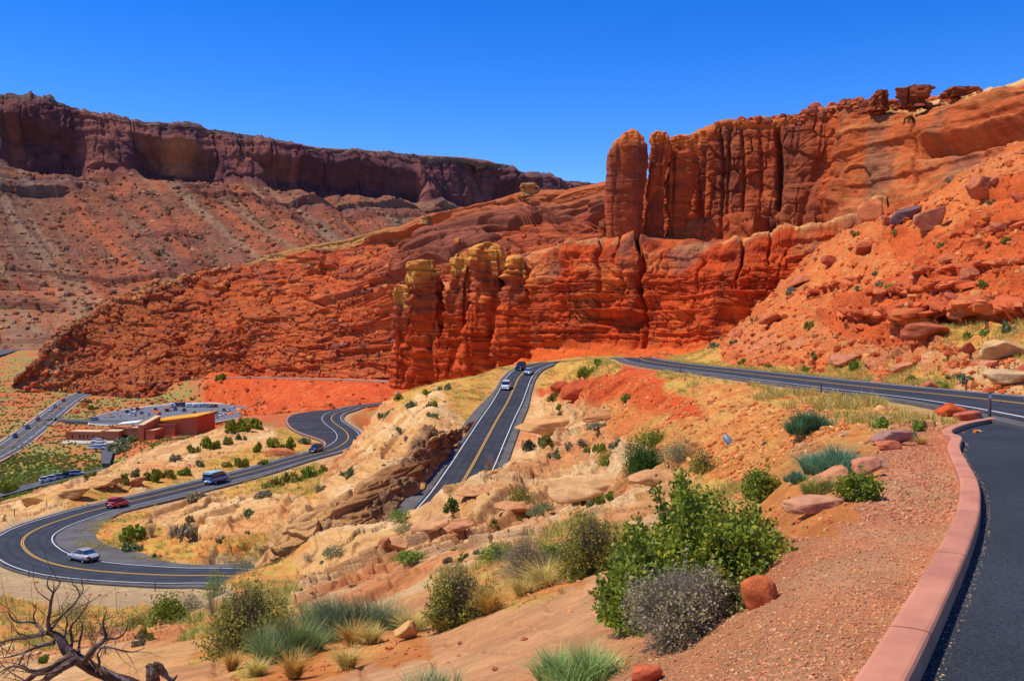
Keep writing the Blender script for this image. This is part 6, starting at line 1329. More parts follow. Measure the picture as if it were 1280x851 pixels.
SHAPES = dict(
    sedan=dict(L=4.6, W=.90, body=[(-2.3,.62,.42,.72),(-2.24,.80,.30,.92),(-1.7,.89,.24,1.0),(-.9,.91,.2,.98),(.6,.91,.2,.94),(1.3,.89,.22,.88),(1.95,.83,.24,.78),(2.25,.70,.3,.66),(2.3,.55,.36,.58)],
               cab=[(-1.75,.66,.90,.99),(-1.15,.70,.90,1.32),(-.55,.72,.90,1.44),(.1,.72,.90,1.45),(.55,.70,.88,1.36),(1.15,.66,.86,1.0),(1.3,.64,.85,.90)], roof=[(-1.05,.60,1.30,1.375),(-.5,.63,1.38,1.47),(.1,.63,1.38,1.475),(.5,.60,1.32,1.40)], wb=(-1.35,1.38), r=.33),
    hatch=dict(L=4.0, W=.88, body=[(-2.0,.66,.40,.85),(-1.94,.80,.28,1.0),(-1.5,.87,.24,1.05),(-.7,.88,.2,1.02),(.6,.88,.2,.98),(1.2,.86,.22,.92),(1.7,.78,.26,.80),(1.96,.62,.34,.66)],
               cab=[(-1.9,.64,.95,1.02),(-1.6,.67,.95,1.32),(-1.2,.69,.95,1.47),(-.2,.70,.95,1.52),(.4,.69,.92,1.44),(1.05,.65,.90,1.06),(1.2,.62,.88,.94)], roof=[(-1.65,.58,1.36,1.45),(-1.2,.62,1.44,1.52),(-.2,.62,1.47,1.55),(.35,.60,1.40,1.48)], wb=(-1.25,1.28), r=.32),
    suv=dict(L=4.8, W=.96, body=[(-2.4,.78,.46,.98),(-2.34,.90,.36,1.12),(-1.8,.96,.32,1.16),(-.8,.96,.28,1.14),(.7,.96,.28,1.12),(1.5,.94,.3,1.06),(2.1,.88,.34,.98),(2.36,.76,.40,.84)],
             cab=[(-2.3,.74,1.08,1.2),(-2.1,.77,1.08,1.62),(-1.6,.80,1.08,1.74),(-.2,.80,1.08,1.76),(.5,.79,1.06,1.66),(1.15,.75,1.04,1.2),(1.3,.73,1.02,1.08)], roof=[(-2.15,.68,1.64,1.72),(-1.6,.72,1.70,1.80),(-.2,.72,1.71,1.81),(.45,.69,1.62,1.71)], wb=(-1.4,1.42), r=.38),
    van=dict(L=5.3, W=.98, body=[(-2.65,.86,.44,1.10),(-2.6,.95,.34,1.22),(-2.0,.98,.3,1.25),(0,.98,.28,1.24),(1.4,.98,.28,1.2),(1.9,.95,.3,1.12),(2.4,.88,.34,1.0),(2.62,.74,.40,.86)],
             cab=[(-2.62,.84,1.15,1.3),(-2.58,.88,1.15,1.92),(-2.2,.90,1.15,2.0),(0,.90,1.15,2.02),(.9,.89,1.15,1.96),(1.5,.86,1.12,1.5),(1.85,.82,1.08,1.18)], roof=[(-2.62,.84,1.78,1.98),(-2.2,.87,1.86,2.08),(0,.87,1.88,2.1),(.85,.84,1.84,2.02)], wb=(-1.65,1.6), r=.36))
def make_car(kind, colname, name, label, cat, roofm=None, group=None, body_lo=None):
    s = SHAPES[kind]; root = empty(name, (0, 0, 0)); tag(root, label, cat, group); pm_ = PAINT[colname]
    V, Fq = loft_x(s['body'], 20, 4.2); o = mesh_obj('body', V, Fq, pm_, root); 
    V, Fq = loft_x(s['cab'], 16, 3.4); mesh_obj('windows', V, Fq, M_glass, root)
    V, Fq = loft_x(s['roof'], 16, 4.0); mesh_obj('roof', V, Fq, roofm or pm_, root)
    cab = np.array(s['cab']); ps = []                                     # window pillars, each a slim painted bar per side
    for x in (s['cab'][1][0] + .05, (s['wb'][0] + s['wb'][1]) / 2 - .05, s['cab'][-3][0] + .1) + ((s['cab'][2][0] + .5,) if kind in ('suv', 'van') else ()):
        hw = np.interp(x, cab[:, 0], cab[:, 1]); zt = np.interp(x, cab[:, 0], cab[:, 3])
        for sd in (-1, 1): V, Fq = boxm(x - .045, x + .045, sd * hw - .014, sd * hw + .014, np.interp(x, cab[:, 0], cab[:, 2]) + .02, zt - .14); ps.append((V, Fq))
    V, Fq = joinq(*ps); mesh_obj('window_pillars', V, Fq, pm_, root, smooth=False)
    for x in s['wb']:
        for sd in (-1, 1):
            V, Fq = cyl_y(0, 0, 0, s['r'], .22); w_ = mesh_obj('wheel', V, Fq, M_tyre, root); w_.location = (x, sd * (s['W'] - .10), s['r']); w_.rotation_euler = (0, 0, 0 if sd > 0 else math.pi)
            V, Fq = cyl_y(0, .06, 0, s['r'] * .62, .12, 12); mesh_obj('rim', V, Fq, M_rim, w_)
    xb = s['body'][0][0]; xf = s['body'][-1][0]; zb = s['body'][1][3] - .17; zf = s['body'][-2][3] - .06
    for sd in (-1, 1):
        V, Fq = boxm(xb - .01, xb + .22, sd * (s['W'] - .30) - .12, sd * (s['W'] - .17) + .09, zb - .09, zb + .09); mesh_obj('tail_light', V, Fq, M_red, root, smooth=False)
        V, Fq = boxm(xf - .26, xf - .03, sd * (s['W'] - .32) - .16, sd * (s['W'] - .28) + .08, zf - .10, zf + .05); mesh_obj('headlight', V, Fq, M_head, root, smooth=False)
        V, Fq = boxm(s['cab'][-3][0] + .1, s['cab'][-3][0] + .28, sd * (s['W'] + .02) - .08, sd * (s['W'] + .02) + .08, s['cab'][0][2] + .08, s['cab'][0][2] + .2); mesh_obj('wing_mirror', V, Fq, pm_, root, smooth=False)
    V, Fq = boxm(xb - .03, xb + .02, -.24, .24, .55, .67); mesh_obj('number_plate', V, Fq, M_plate, root, smooth=False)
    V, Fq = loft_x([(xf - .16, s['W'] - .2, .28, .46), (xf + .03, s['W'] - .34, .32, .46)], 12); mesh_obj('front_bumper', V, Fq, M_trim, root)
    V, Fq = loft_x([(xb - .04, s['W'] - .24, .30, .50), (xb + .14, s['W'] - .1, .26, .48)], 12); mesh_obj('rear_bumper', V, Fq, M_trim, root)
    return root
def road_pose(px, py, d, off, back=False):
    q = P(px, py, d); dd = np.hypot(RA[:, 0] - q.x, RA[:, 1] - q.y); k = int(np.argmin(dd)); k = min(max(k, 1), len(RA) - 2)
    t = RA[k + 1] - RA[k - 1]; L = math.hypot(t[0], t[1]); n = np.array([-t[1], t[0]]) / L
    loc = (RA[k][0] + n[0] * off, RA[k][1] + n[1] * off, RA[k][2] + .03); yaw = math.atan2(t[1], t[0]) + (math.pi if back else 0); pitch = -math.atan2(t[2], L) * (-1 if back else 1)
    return loc, (0, pitch, yaw)
def put(car, pose, sc=1.18): car.location, car.rotation_euler = pose[0], pose[1]; car.scale = (sc, sc, sc)
c_ = make_car('sedan', 'silver', 'sedan', 'silver saloon car rounding the first hairpin on the inner lane', 'car'); put(c_, road_pose(70, 698, 125.5, -3.1), 1.12)
c_ = make_car('hatch', 'red', 'hatchback', 'bright red hatchback driving away above the first hairpin', 'car'); put(c_, road_pose(146, 634, 170, -2.0))
c_ = make_car('van', 'blue', 'van', 'blue van with a pale cyan roof driving away up the switchback', 'van', roofm=PAINT['cyanroof']); put(c_, road_pose(266, 604, 204, -1.9), 1.28)
c_ = make_car('suv', 'navy', 'suv', 'dark blue car coming out of the second bend', 'car'); put(c_, road_pose(403, 563, 258, 2.0, True))
c_ = make_car('suv', 'white', 'suv', 'white sport utility car coming down the middle road towards us', 'car'); put(c_, road_pose(640, 484, 243, -1.9))
c_ = make_car('sedan', 'sky', 'sedan', 'pale silver-blue saloon climbing the middle road away from us', 'car'); put(c_, road_pose(655, 468, 268, 1.9, True))
c_ = make_car('suv', 'black', 'suv', 'black sport utility car at the top of the middle road curve', 'car'); put(c_, road_pose(662, 461, 276, -1.9))
# low-detail cars for the valley: body, windows, wheels
PR = {}
def small_car(kind, colname, loc, yaw, label, group, name='parked_car', cat='car'):
    s = SHAPES[kind]
    if kind not in PR:
        b = mesh_obj('body', *loft_x(s['body'], 12, 4), PAINT[colname]); w = mesh_obj('windows', *loft_x(s['cab'], 12, 3.4), M_glass); r = mesh_obj('roof', *loft_x(s['roof'], 12, 4), PAINT[colname])
        wh = [cyl_y(x, sd * (s['W'] - .1), s['r'], s['r'], .22, 10) for x in s['wb'] for sd in (-1, 1)]; ax = [boxm(s['wb'][0] - .1, s['wb'][1] + .1, -.3, .3, s['r'] - .08, s['r'] + .05)] + [boxm(x - .07, x + .07, -s['W'] + .1, s['W'] - .1, s['r'] - .05, s['r'] + .04) for x in s['wb']]; t = mesh_obj('running_gear', *joinq(*(wh + ax)), M_tyre)
        PR[kind] = [b, w, r, t]; parts = PR[kind]
    else:
        parts = []
        for q in PR[kind]: c = q.copy(); COL.objects.link(c); parts.append(c)
    root = empty(name, loc, yaw); tag(root, label, cat, group); root.scale = (1.18, 1.18, 1.18)
    for i, q in enumerate(parts):
        q.parent = root
        if i in (0, 2):
            q.material_slots[0].link = 'OBJECT'; q.material_slots[0].material = PAINT[colname]
    return root
zl = ZP + .75
# car park slab, kerb-line and islands
def slab(name, pts, z, mat, kind='structure'):
    a = [PZ(px, py, z) for px, py in pts]; n = len(a); c = np.mean(np.array(a), 0)
    V = np.array([(x, y, z) for x, y, _ in a] + [(x, y, z - 2.5) for x, y, _ in a] + [(c[0], c[1], z)]); Fq = []
    bm = bpy.data.meshes.new(name); bm.from_pydata([tuple(v) for v in V], [], [(i, (i + 1) % n, 2 * n) for i in range(n)] + [(i, n + i, n + (i + 1) % n, (i + 1) % n) for i in range(n)]); bm.materials.append(mat)
    o = bpy.data.objects.new(name, bm); COL.objects.link(o); return tag(o, kind=kind)
M_lot = flat_mat('car_park_asphalt', (.13,.135,.15), .9, noise=.15); M_walk = flat_mat('pale_concrete', (.50,.42,.33), .9, noise=.1)
lotp = [(112,529),(113,524),(125,518),(150,512.5),(185,508),(225,504.5),(262,504),(300,506),(316,509.5),(320,514),(308,519),(290,523),(262,527.5),(240,529),(180,530),(140,530.5)]
cxl, cyl_ = 215, 517
slab('car_park_kerb', [(cxl + (a - cxl) * 1.022, cyl_ + (b - cyl_) * 1.10) for a, b in lotp], zl - .12, M_walk)
slab('car_park', lotp, zl, M_lot)
slab('car_park_island', [(296,512),(303,510),(312,511.5),(311,515),(301,516),(295,514.5)], zl + .15, flat_mat('planted_island', (.46,.20,.08), .95, noise=.25))
slab('staff_car_park', [(126,563),(128,551),(150,549),(152,553),(141,566),(137,579),(128,579)], zl, M_oldasph)
slab('front_walk', [(78,554),(79,550),(153,551),(152,553.5)], zl + .03, M_walk)
GP = 'cars in the visitor centre car park'
LOT = [(159,515.5,'hatch','navy','navy car at the left end of the car park rows'),(164,513,'hatch','sky','pale blue car beside the navy one at the left of the car park'),(169,515,'sedan','white','white car in the left cluster of the car park'),(172,512.5,'suv','maroon','maroon car in the left cluster of the car park'),
 (163,518.5,'sedan','white','white car just behind the long roof, left cluster'),(168,519.5,'sedan','silver','silver car closest to the pale canopies'),(177,517,'hatch','grey','grey car right of the left cluster'),(185,519,'sedan','silver','silver car behind the orange roof left part'),
 (194,513.5,'suv','black','black car above the left tip of the orange roof'),(209,514,'suv','black','black car above the middle of the orange roof'),(219,513,'suv','navy','dark blue car behind the middle of the orange roof'),(230,514,'suv','black','black car above the right end of the orange roof'),
 (199,518,'sedan','red','red car half hidden behind the orange roof'),(243,517.5,'hatch','maroon','maroon car just right of the orange roof'),(243,521.5,'suv','white','white car right of the hall in the front row'),(248,519.5,'hatch','grey','grey car between the maroon and the white ones'),
 (252,525,'suv','white','big white car nearest the hall corner'),(254,521,'sedan','sky','pale blue car in the front row'),(250,527,'sedan','white','white car at the front edge of the car park'),(259,522,'sedan','white','white car in the middle of the front row'),
 (265,517,'suv','black','black car in the middle rows'),(266,521,'hatch','sky','pale blue car in front of the black middle one'),(270,517,'suv','navy','navy car in the middle rows'),(270,522,'sedan','silver','silver car at the right of the front row'),
 (280,513.5,'suv','grey','grey car in the right-hand rows'),(280,518,'sedan','white','white car in the right-hand rows'),(285,517,'hatch','silver','silver car in the right-hand rows'),(286,513.5,'sedan','sky','pale blue car at the top of the right-hand rows'),(276,520,'hatch','white','white hatchback between the two row groups'),
 (265,509,'suv','maroon','maroon car at the far edge of the car park'),(270,508.5,'suv','navy','navy car at the far edge of the car park'),(260,509,'suv','grey','grey car right of the motorhomes'),(291,509.5,'suv','white','white car alone near the far right bend of the car park')]
for i, (px, py, kd, cn, lab) in enumerate(LOT):
    q = PZ(px, py, zl); small_car(kd, cn, (q[0], q[1], zl), math.pi / 2 + .15 + (math.pi if i % 3 else 0), lab, GP)
for i, (px, py, cn, lab) in enumerate([(122,552.5,'white','white staff car farthest from the road'),(126.5,553,'white','second white staff car in the far row'),(120,556.5,'sky','pale blue staff car in the middle row'),(126,557,'white','white staff car in the middle row'),(117,561.5,'white','white staff car at the left front'),(124,561.5,'sky','pale blue staff car at the front')]):
    q = PZ(px, py, zl); small_car('suv', cn, (q[0], q[1], zl), .1, lab, 'cars in the staff car park')
HC = [(22.3,546.5,'navy','dark blue car nearest us on the valley highway'),(39.5,534.5,'navy','navy car second from the left on the valley highway'),(54,524.3,'maroon','maroon car just before the junction on the highway'),(65.3,513.3,'white','white car leading the dark one past the junction'),
 (70.5,509,'grey','grey car close behind the white one on the highway'),(78,502,'maroon','reddish car on the bend of the highway'),(96.3,491.5,'black','black car farthest along the highway bend')]
for px, py, cn, lab in HC:
    z = ZP + 1.0; q = PZ(px, py, z); dd = np.hypot(RH[:, 0] - q[0], RH[:, 1] - q[1]); k = min(max(int(np.argmin(dd)), 1), len(RH) - 2); t = RH[k + 1] - RH[k - 1]; n = np.array([-t[1], t[0]]) / math.hypot(t[0], t[1])
    small_car('suv', cn, (RH[k][0] + n[0] * 3.2, RH[k][1] + n[1] * 3.2, ZP + .93), math.atan2(t[1], t[0]) + math.pi, lab, 'cars on the valley highway', 'car')
for px, py, cn, lab in [(63,606.5,'white','white car first in the line on the service road'),(70,604.5,'white','second white car on the service road'),(77,602.6,'silver','silver car third in the line on the service road'),(91,599,'black','black car on the service road beside the rocks'),(98,596.8,'sky','pale blue car at the head of the line on the service road')]:
    k = int(np.argmin(np.abs((RL[:, 0] / RL[:, 1] * F + CX) - px))); k = min(max(k, 1), len(RL) - 2); t = RL[k + 1] - RL[k - 1]
    small_car('suv', cn, (RL[k][0], RL[k][1], RL[k][2] + .93), math.atan2(t[1], t[0]), lab, 'cars on the service road', 'car')
def motorhome(px, py, L, H, bodym, stripe, label, name='motorhome', cat='motorhome'):
    q = PZ(px, py, zl); root = empty(name, (q[0], q[1], zl), .08); tag(root, label, cat)
    st_ = [(-L / 2, 1.12, .55, H - .12), (-L / 2 + .08, 1.22, .45, H), (L / 2 - 1.3, 1.22, .45, H), (L / 2 - .5, 1.2, .45, H * .93), (L / 2, 1.05, .5, H * .45)]
    mesh_obj('body', *loft_x(st_, 20, 8), bodym, root); ws = []
    for i in range(int(L / 1.6) - 1):
        for sd in (-1, 1): mesh_obj('window', *boxm(-L / 2 + .9 + i * 1.6, -L / 2 + 2.1 + i * 1.6, sd * 1.2 - .04, sd * 1.2 + .04, H * .55, H * .78), M_glass, root, smooth=False)
    mesh_obj('windscreen', *boxm(L / 2 - .5, L / 2 - .2, -.95, .95, H * .5, H * .8), M_glass, root, smooth=False)
    mesh_obj('stripe', *joinq(boxm(-L / 2 + .2, L / 2 - 1, -1.235, -1.2, H * .36, H * .46), boxm(-L / 2 + .2, L / 2 - 1, 1.2, 1.235, H * .36, H * .46)), stripe, root, smooth=False)
    mesh_obj('wheels', *joinq(*[cyl_y(x, sd * 1.08, .48, .48, .3, 12) for x in (-L / 2 + 2, L / 2 - 1.8) for sd in (-1, 1)]), M_tyre, root)
motorhome(223, 508.5, 10.5, 3.6, PAINT['black'], PAINT['grey'], 'long black coach parked at the far edge of the car park', 'coach', 'coach')
motorhome(216, 509, 3.6, 3.3, PAINT['white'], PAINT['grey'], 'small white trailer touching the black coach', 'trailer', 'trailer')
motorhome(238, 508.6, 6.5, 3.0, PAINT['white'], PAINT['sky'], 'white motorhome right of the black coach')
motorhome(245, 508.9, 5.0, 2.9, PAINT['white'], PAINT['grey'], 'shorter white motorhome in the middle of the far row')
motorhome(253.5, 508.6, 6.0, 2.8, PAINT['sky'], PAINT['white'], 'pale blue motorhome at the right of the far row')
motorhome(118, 525.5, 5.5, 2.6, PAINT['grey'], PAINT['white'], 'grey camper alone at the left end of the car park')

# ------------------------------------------------------------------ visitor centre
M_brick = surf_mat('brown_brick', nscale=.6, amp=.12, bump=.3, bdist=.05, col=(.47,.15,.065)); M_tan = surf_mat('tan_roof_gravel', nscale=.3, amp=.12, bump=.1, bdist=.02, col=(.62,.43,.23))
M_orange = surf_mat('rusty_orange_roof', nscale=.3, amp=.10, bump=.1, bdist=.02, col=(.66,.30,.035)); M_canv = flat_mat('white_canopy', (.74,.68,.56), .7)
o0 = PZ(82, 549.5, zl - .2); k_ = o0[1] / F
vc = empty('visitor_centre', (o0[0], o0[1], zl - .3), -.10); tag(vc, 'long low brown brick visitor centre with flat tan roofs and one tall orange-roofed hall', 'building')
def wing(x0, x1, y0, y1, h, roofm=M_tan, name='wing', par=.35):
    b = mesh_obj(name, *boxm(x0, x1, y0, y1, -1.5, h), M_brick, vc, smooth=False)
    mesh_obj('roof', *boxm(x0 + .25, x1 - .25, y0 + .25, y1 - .25, h - .2, h + .06), roofm, b, smooth=False)
    mesh_obj('parapet', *joinq(boxm(x0 - .12, x1 + .12, y0 - .12, y0 + .25, h - .25, h + par), boxm(x0 - .12, x1 + .12, y1 - .25, y1 + .12, h - .25, h + par), boxm(x0 - .12, x0 + .25, y0 + .252, y1 - .252, h - .25, h + par), boxm(x1 - .25, x1 + .12, y0 + .252, y1 - .252, h - .25, h + par)), M_brick, b, smooth=False)
    return b
wa = wing(0, 20.5, 0, 11, 4.4); wing(20.6, 31, -.6, 10, 4.9)
for x in (3.6, 7.8, 10.0, 12.2, 15.4):
    f = mesh_obj('window', *boxm(x, x + .75, -.06, .1, 1.2, 3.0), M_trim, vc, smooth=False); mesh_obj('pane', *boxm(x + .08, x + .67, -.09, -.065, 1.3, 2.9), M_glass, f, smooth=False)
mesh_obj('door', *boxm(21.0, 22.0, -.66, -.55, 0, 2.2), M_trim, vc, smooth=False)
wing(19, 31, 12, 22, 5.6, M_brick); wing(31.2, 42.5, 3.5, 15, 6.2); wing(36.5, 43.0, -1.0, 8.5, 7.0)
mesh_obj('entrance_glazing', *boxm(31.3, 36.2, 3.38, 3.46, .2, 2.9), M_glass, vc, smooth=False); mesh_obj('entrance_wall', *boxm(31.2, 36.4, .2, .6, -1, 1.6), M_walk, vc, smooth=False)
# slanting tower wall
V, Fq = boxm(43.4, 46.6, -3.5, 14, -1.5, 9.0); V[:, 2] += (V[:, 2] > 0) * (V[:, 1] + 3.5) * .18; V[:, 0] += (V[:, 2] > 0) * (V[:, 1] + 3.5) * .07; mesh_obj('tower_wall', V, Fq, M_brick, vc, smooth=False)
V2 = V.copy(); V2 = V2[[1, 3, 7, 5]]; Vt = np.concatenate([V2, V2 + np.array([0, 0, .25])]); Vt[:, :1] += 0
mesh_obj('coping', Vt, np.array([(0,1,2,3),(4,7,6,5),(0,4,5,1),(1,5,6,2),(2,6,7,3),(3,7,4,0)]), M_tan, vc, smooth=False)
wing(48, 53, -4, 7, 6.2); wing(47, 58.5, 8.5, 18, 8.2)
# tall hall with the sloping orange roof
V, Fq = boxm(50, 69.5, 12, 30, -1.5, 9.5); V[:, 2] += (V[:, 2] > 0) * ((V[:, 0] - 50) * .13 + (V[:, 1] - 12) * .0); V[:, 0] += (V[:, 1] > 20) * 3.0 * (V[:, 0] > 60)
hall = mesh_obj('hall', V, Fq, M_brick, vc, smooth=False)
V, Fq = boxm(40, 70.6, 10.8, 34, 9.53, 10.05); V[:, 2] += (V[:, 0] - 50) * .13 + (V[:, 1] - 12) * .035; V[:, 0] += (V[:, 1] > 20) * 2.5
mesh_obj('orange_roof', V, Fq, M_orange, vc, smooth=False)
mesh_obj('annex_wall', *boxm(40.5, 50, 20, 30, -1, 8.2), M_brick, vc, smooth=False)
for x0, x1, y0, y1, h, r_x in ((16, 28, 25, 37, 5.6, .10), (30, 39.5, 27, 39, 6.4, .1)):
    cn_ = empty('canopy', (0, 0, 0)); cn_.parent = vc
    V, Fq = boxm(x0, x1, y0, y1, h, h + .25); V[:, 2] += (V[:, 0] - x0) * r_x; V[:, 0] -= (V[:, 1] > y0 + 1) * 2; mesh_obj('canopy_roof', V, Fq, M_canv, cn_, smooth=False)
    mesh_obj('canopy_posts', *joinq(*[boxm(x - .1, x + .1, y - .1, y + .1, -1, h + .1) for x in (x0 + .5, x1 - .5) for y in (y0 + .5, y1 - .5)]), M_trim, cn_, smooth=False)
# ------------------------------------------------------------------ roadside posts
M_post = flat_mat('rusty_brown_post', (.07,.035,.025), .7, noise=.2); M_refl = flat_mat('white_reflector', (.6,.6,.6), .4)
def post(px, py, h, label, dmin, d=None, w=.045):
    if d is None: g = G_at(px, py, dmin)
    else: x = (px - CX) / F * d; g = G_xy(x, d)
    root = empty('roadside_post', g); tag(root, label, 'post', 'slim brown posts along the park road')
    n = 8; a = np.linspace(0, 2 * math.pi, n, endpoint=False); r = w; zs = [-.3, 0, h - .02, h]; rr = [r, r, r, r * .7]
    V = np.concatenate([np.stack([q * np.cos(a), q * np.sin(a), np.full(n, z)], -1) for q, z in zip(rr, zs)]); i = np.arange(4 * n).reshape(4, n); j = np.roll(i, -1, 1)
    Fq = np.concatenate([np.stack([i[:-1], j[:-1], j[1:], i[1:]], -1).reshape(-1, 4), np.array([[i[-1][0], i[-1][1], i[-1][2], i[-1][3]], [i[-1][0], i[-1][3], i[-1][4], i[-1][7]], [i[-1][4], i[-1][5], i[-1][6], i[-1][7]]])])
    mesh_obj('shaft', V, Fq, M_post, root); mesh_obj('reflector', *boxm(-.03, .03, -w - .012, -w - .001, h - .22, h - .10), M_refl, root, smooth=False)
post(1237, 518, .95, 'nearest roadside post, standing just beyond the far end of the kerb', 20, 31.5, .055)
post(1026, 487, .95, 'post on the near verge of the right road above the slanting green brush', 40, 61, .055)
post(850, 464, .95, 'far post where the right road curves out of sight', 80, 108, .06)
post(1208, 488, 1.0, 'post on the far side of the right road by the pale rocks', 55, None, .05)
post(36, 722, 1.1, 'post at the lower left outside the first hairpin', 60, None, .06); post(102, 731, 1.1, 'post among the tips of the dead branches outside the hairpin', 60, None, .06); post(194, 739, 1.25, 'tall post outside the lower road above the bright green bush', 60, None, .06)
post(18.5, 645, 1.2, 'post at the far left outside the first hairpin', 100, None, .07); post(58, 634, 1.2, 'post behind the outer lane near the red car', 100, None, .07); post(269, 590, 1.3, 'post above the blue van on the slope edge', 120, None, .08)
post(799, 452, 1.0, 'small post at the very end of the visible right road', 120, 150, .07); post(700, 450, 1.0, 'post at the outer edge of the far curve under the red cliff', 250, None, .09); post(733, 447.5, 1.0, 'post on the far curve right of the one under the cliff', 250, None, .09)
# culvert pipe
g = G_at(913, 557, 25); k = g.y / F; root = empty('culvert_pipe', (g.x, g.y - .1, g.z + .12), .35); root.rotation_euler = (.5, 0, .35); tag(root, 'short grey-blue metal pipe end sticking out of the orange bank', 'pipe')
n = 20; a = np.linspace(0, 2 * math.pi, n, endpoint=False); R1 = 4.2 * k; V = np.concatenate([np.stack([r * np.cos(a), np.full(n, y), r * np.sin(a)], -1) for r, y in ((R1, .5), (R1, -.2), (R1 * .86, -.2), (R1 * .86, .5))]); i = np.arange(4 * n).reshape(4, n); j = np.roll(i, -1, 1)
mesh_obj('pipe', V, np.stack([i[:-1], i[1:], j[1:], j[:-1]], -1).reshape(-1, 4), flat_mat('galvanised_metal', (.16,.22,.28), .6, .2, noise=.1), root)

# ------------------------------------------------------------------ dead juniper, lower left
M_dead = surf_mat('dead_wood', nscale=9, amp=.4, bump=.9, bdist=.03, bscale=26)
def tube(pts, rad, n=9, rough=.12, seed=0, cols=None):
    p = cr_spline(pts, 6); r = np.interp(np.linspace(0, 1, len(p)), np.linspace(0, 1, len(rad)), rad)
    t = np.gradient(p, axis=0); t /= np.linalg.norm(t, axis=1)[:, None] + 1e-9; up = np.array([.2, .9, .3]); u = np.cross(t, up); u /= np.linalg.norm(u, axis=1)[:, None]; v = np.cross(t, u)
    a = np.linspace(0, 2 * math.pi, n, endpoint=False); tw = np.arange(len(p)) * .16
    A_ = a[None] + tw[:, None]; flut = 1 + rough * (np.sin(3 * a[None] + seed) + .6 * np.sin(5 * a[None] + 2 * seed)) + rough * .8 * fbm2(A_ * 1.5 + seed, np.arange(len(p))[:, None] * .35 + 0 * A_, 2, seed % 9)
    V = p[:, None] + (u[:, None] * np.cos(A_)[..., None] + v[:, None] * np.sin(A_)[..., None]) * (r[:, None] * flut)[..., None]
    m = len(p); i = np.arange(m * n).reshape(m, n); j = np.roll(i, -1, 1); Fq = np.stack([i[:-1], j[:-1], j[1:], i[1:]], -1).reshape(-1, 4)
    g = fbm2(A_ * 1.2 + seed, np.arange(m)[:, None] * .12 + 0 * A_, 3, 3); c = mixc((.12,.065,.038), (.27,.21,.17), sst(.0, .4, g)); c = mixc(c, (.06,.032,.02), sst(.1, .5, -g) * .7)
    return V.reshape(-1, 3), Fq, c.reshape(-1, 3)
DT = 11.5; kt = DT / F
def T3(px, py, dy=0.0): return np.array(P(px, py, DT + dy))
g0 = G_at(250, 905, 4); broot = T3(262, 885, .3); gz = None
tree_root = empty('dead_tree', (0, 0, 0)); tree_root.location = tuple(T3(250, 885, .2)); tag(tree_root, 'twisted dead juniper with bare grey-brown branches at the lower left', 'dead tree')
OFFT = np.array(tree_root.location)
gg = G_xy(float(OFFT[0]), float(OFFT[1])); 
def limb(name, pts, rad, seed, n=9, rough=.12):
    V, Fq, c = tube(pts, rad, n, rough, seed); mesh_obj(name, V - OFFT, Fq, M_dead, tree_root, col=c)
rt = random.Random(5)
TW = []
def sub(pts, r0, depth, seed):
    """side twigs along a limb"""
    p = cr_spline(pts, 6); m = len(p)
    for q in range(3 if depth else 2, m - 1, max(2, int(6 - depth))):
        if rt.random() < .68:
            a = rt.uniform(.4, 1.3) * rt.choice((-1, 1)); t = p[min(q + 1, m - 1)] - p[q - 1]; t = t / (np.linalg.norm(t) + 1e-9)
            c, s = math.cos(a), math.sin(a); d = np.array([t[0] * c - t[2] * s, t[1] + rt.uniform(-.7, .7), t[0] * s + t[2] * c + .15]); L = rt.uniform(.13, .42) * (1 + .4 * depth)
            e1 = p[q] + d * L * .5 + np.array([rt.uniform(-1, 1), rt.uniform(-1, 1), rt.uniform(-1, 1)]) * .035; e2 = p[q] + d * L + np.array([rt.uniform(-1, 1), rt.uniform(-1, 1), rt.uniform(-.5, 1.3)]) * .07
            rr = r0 * (1 - .5 * q / m); TW.append(([p[q], e1, e2], [rr, rr * .65, rr * .25]))
            if depth: sub([p[q], e1, e2], rr * .6, depth - 1, seed)
W_ = 1.0
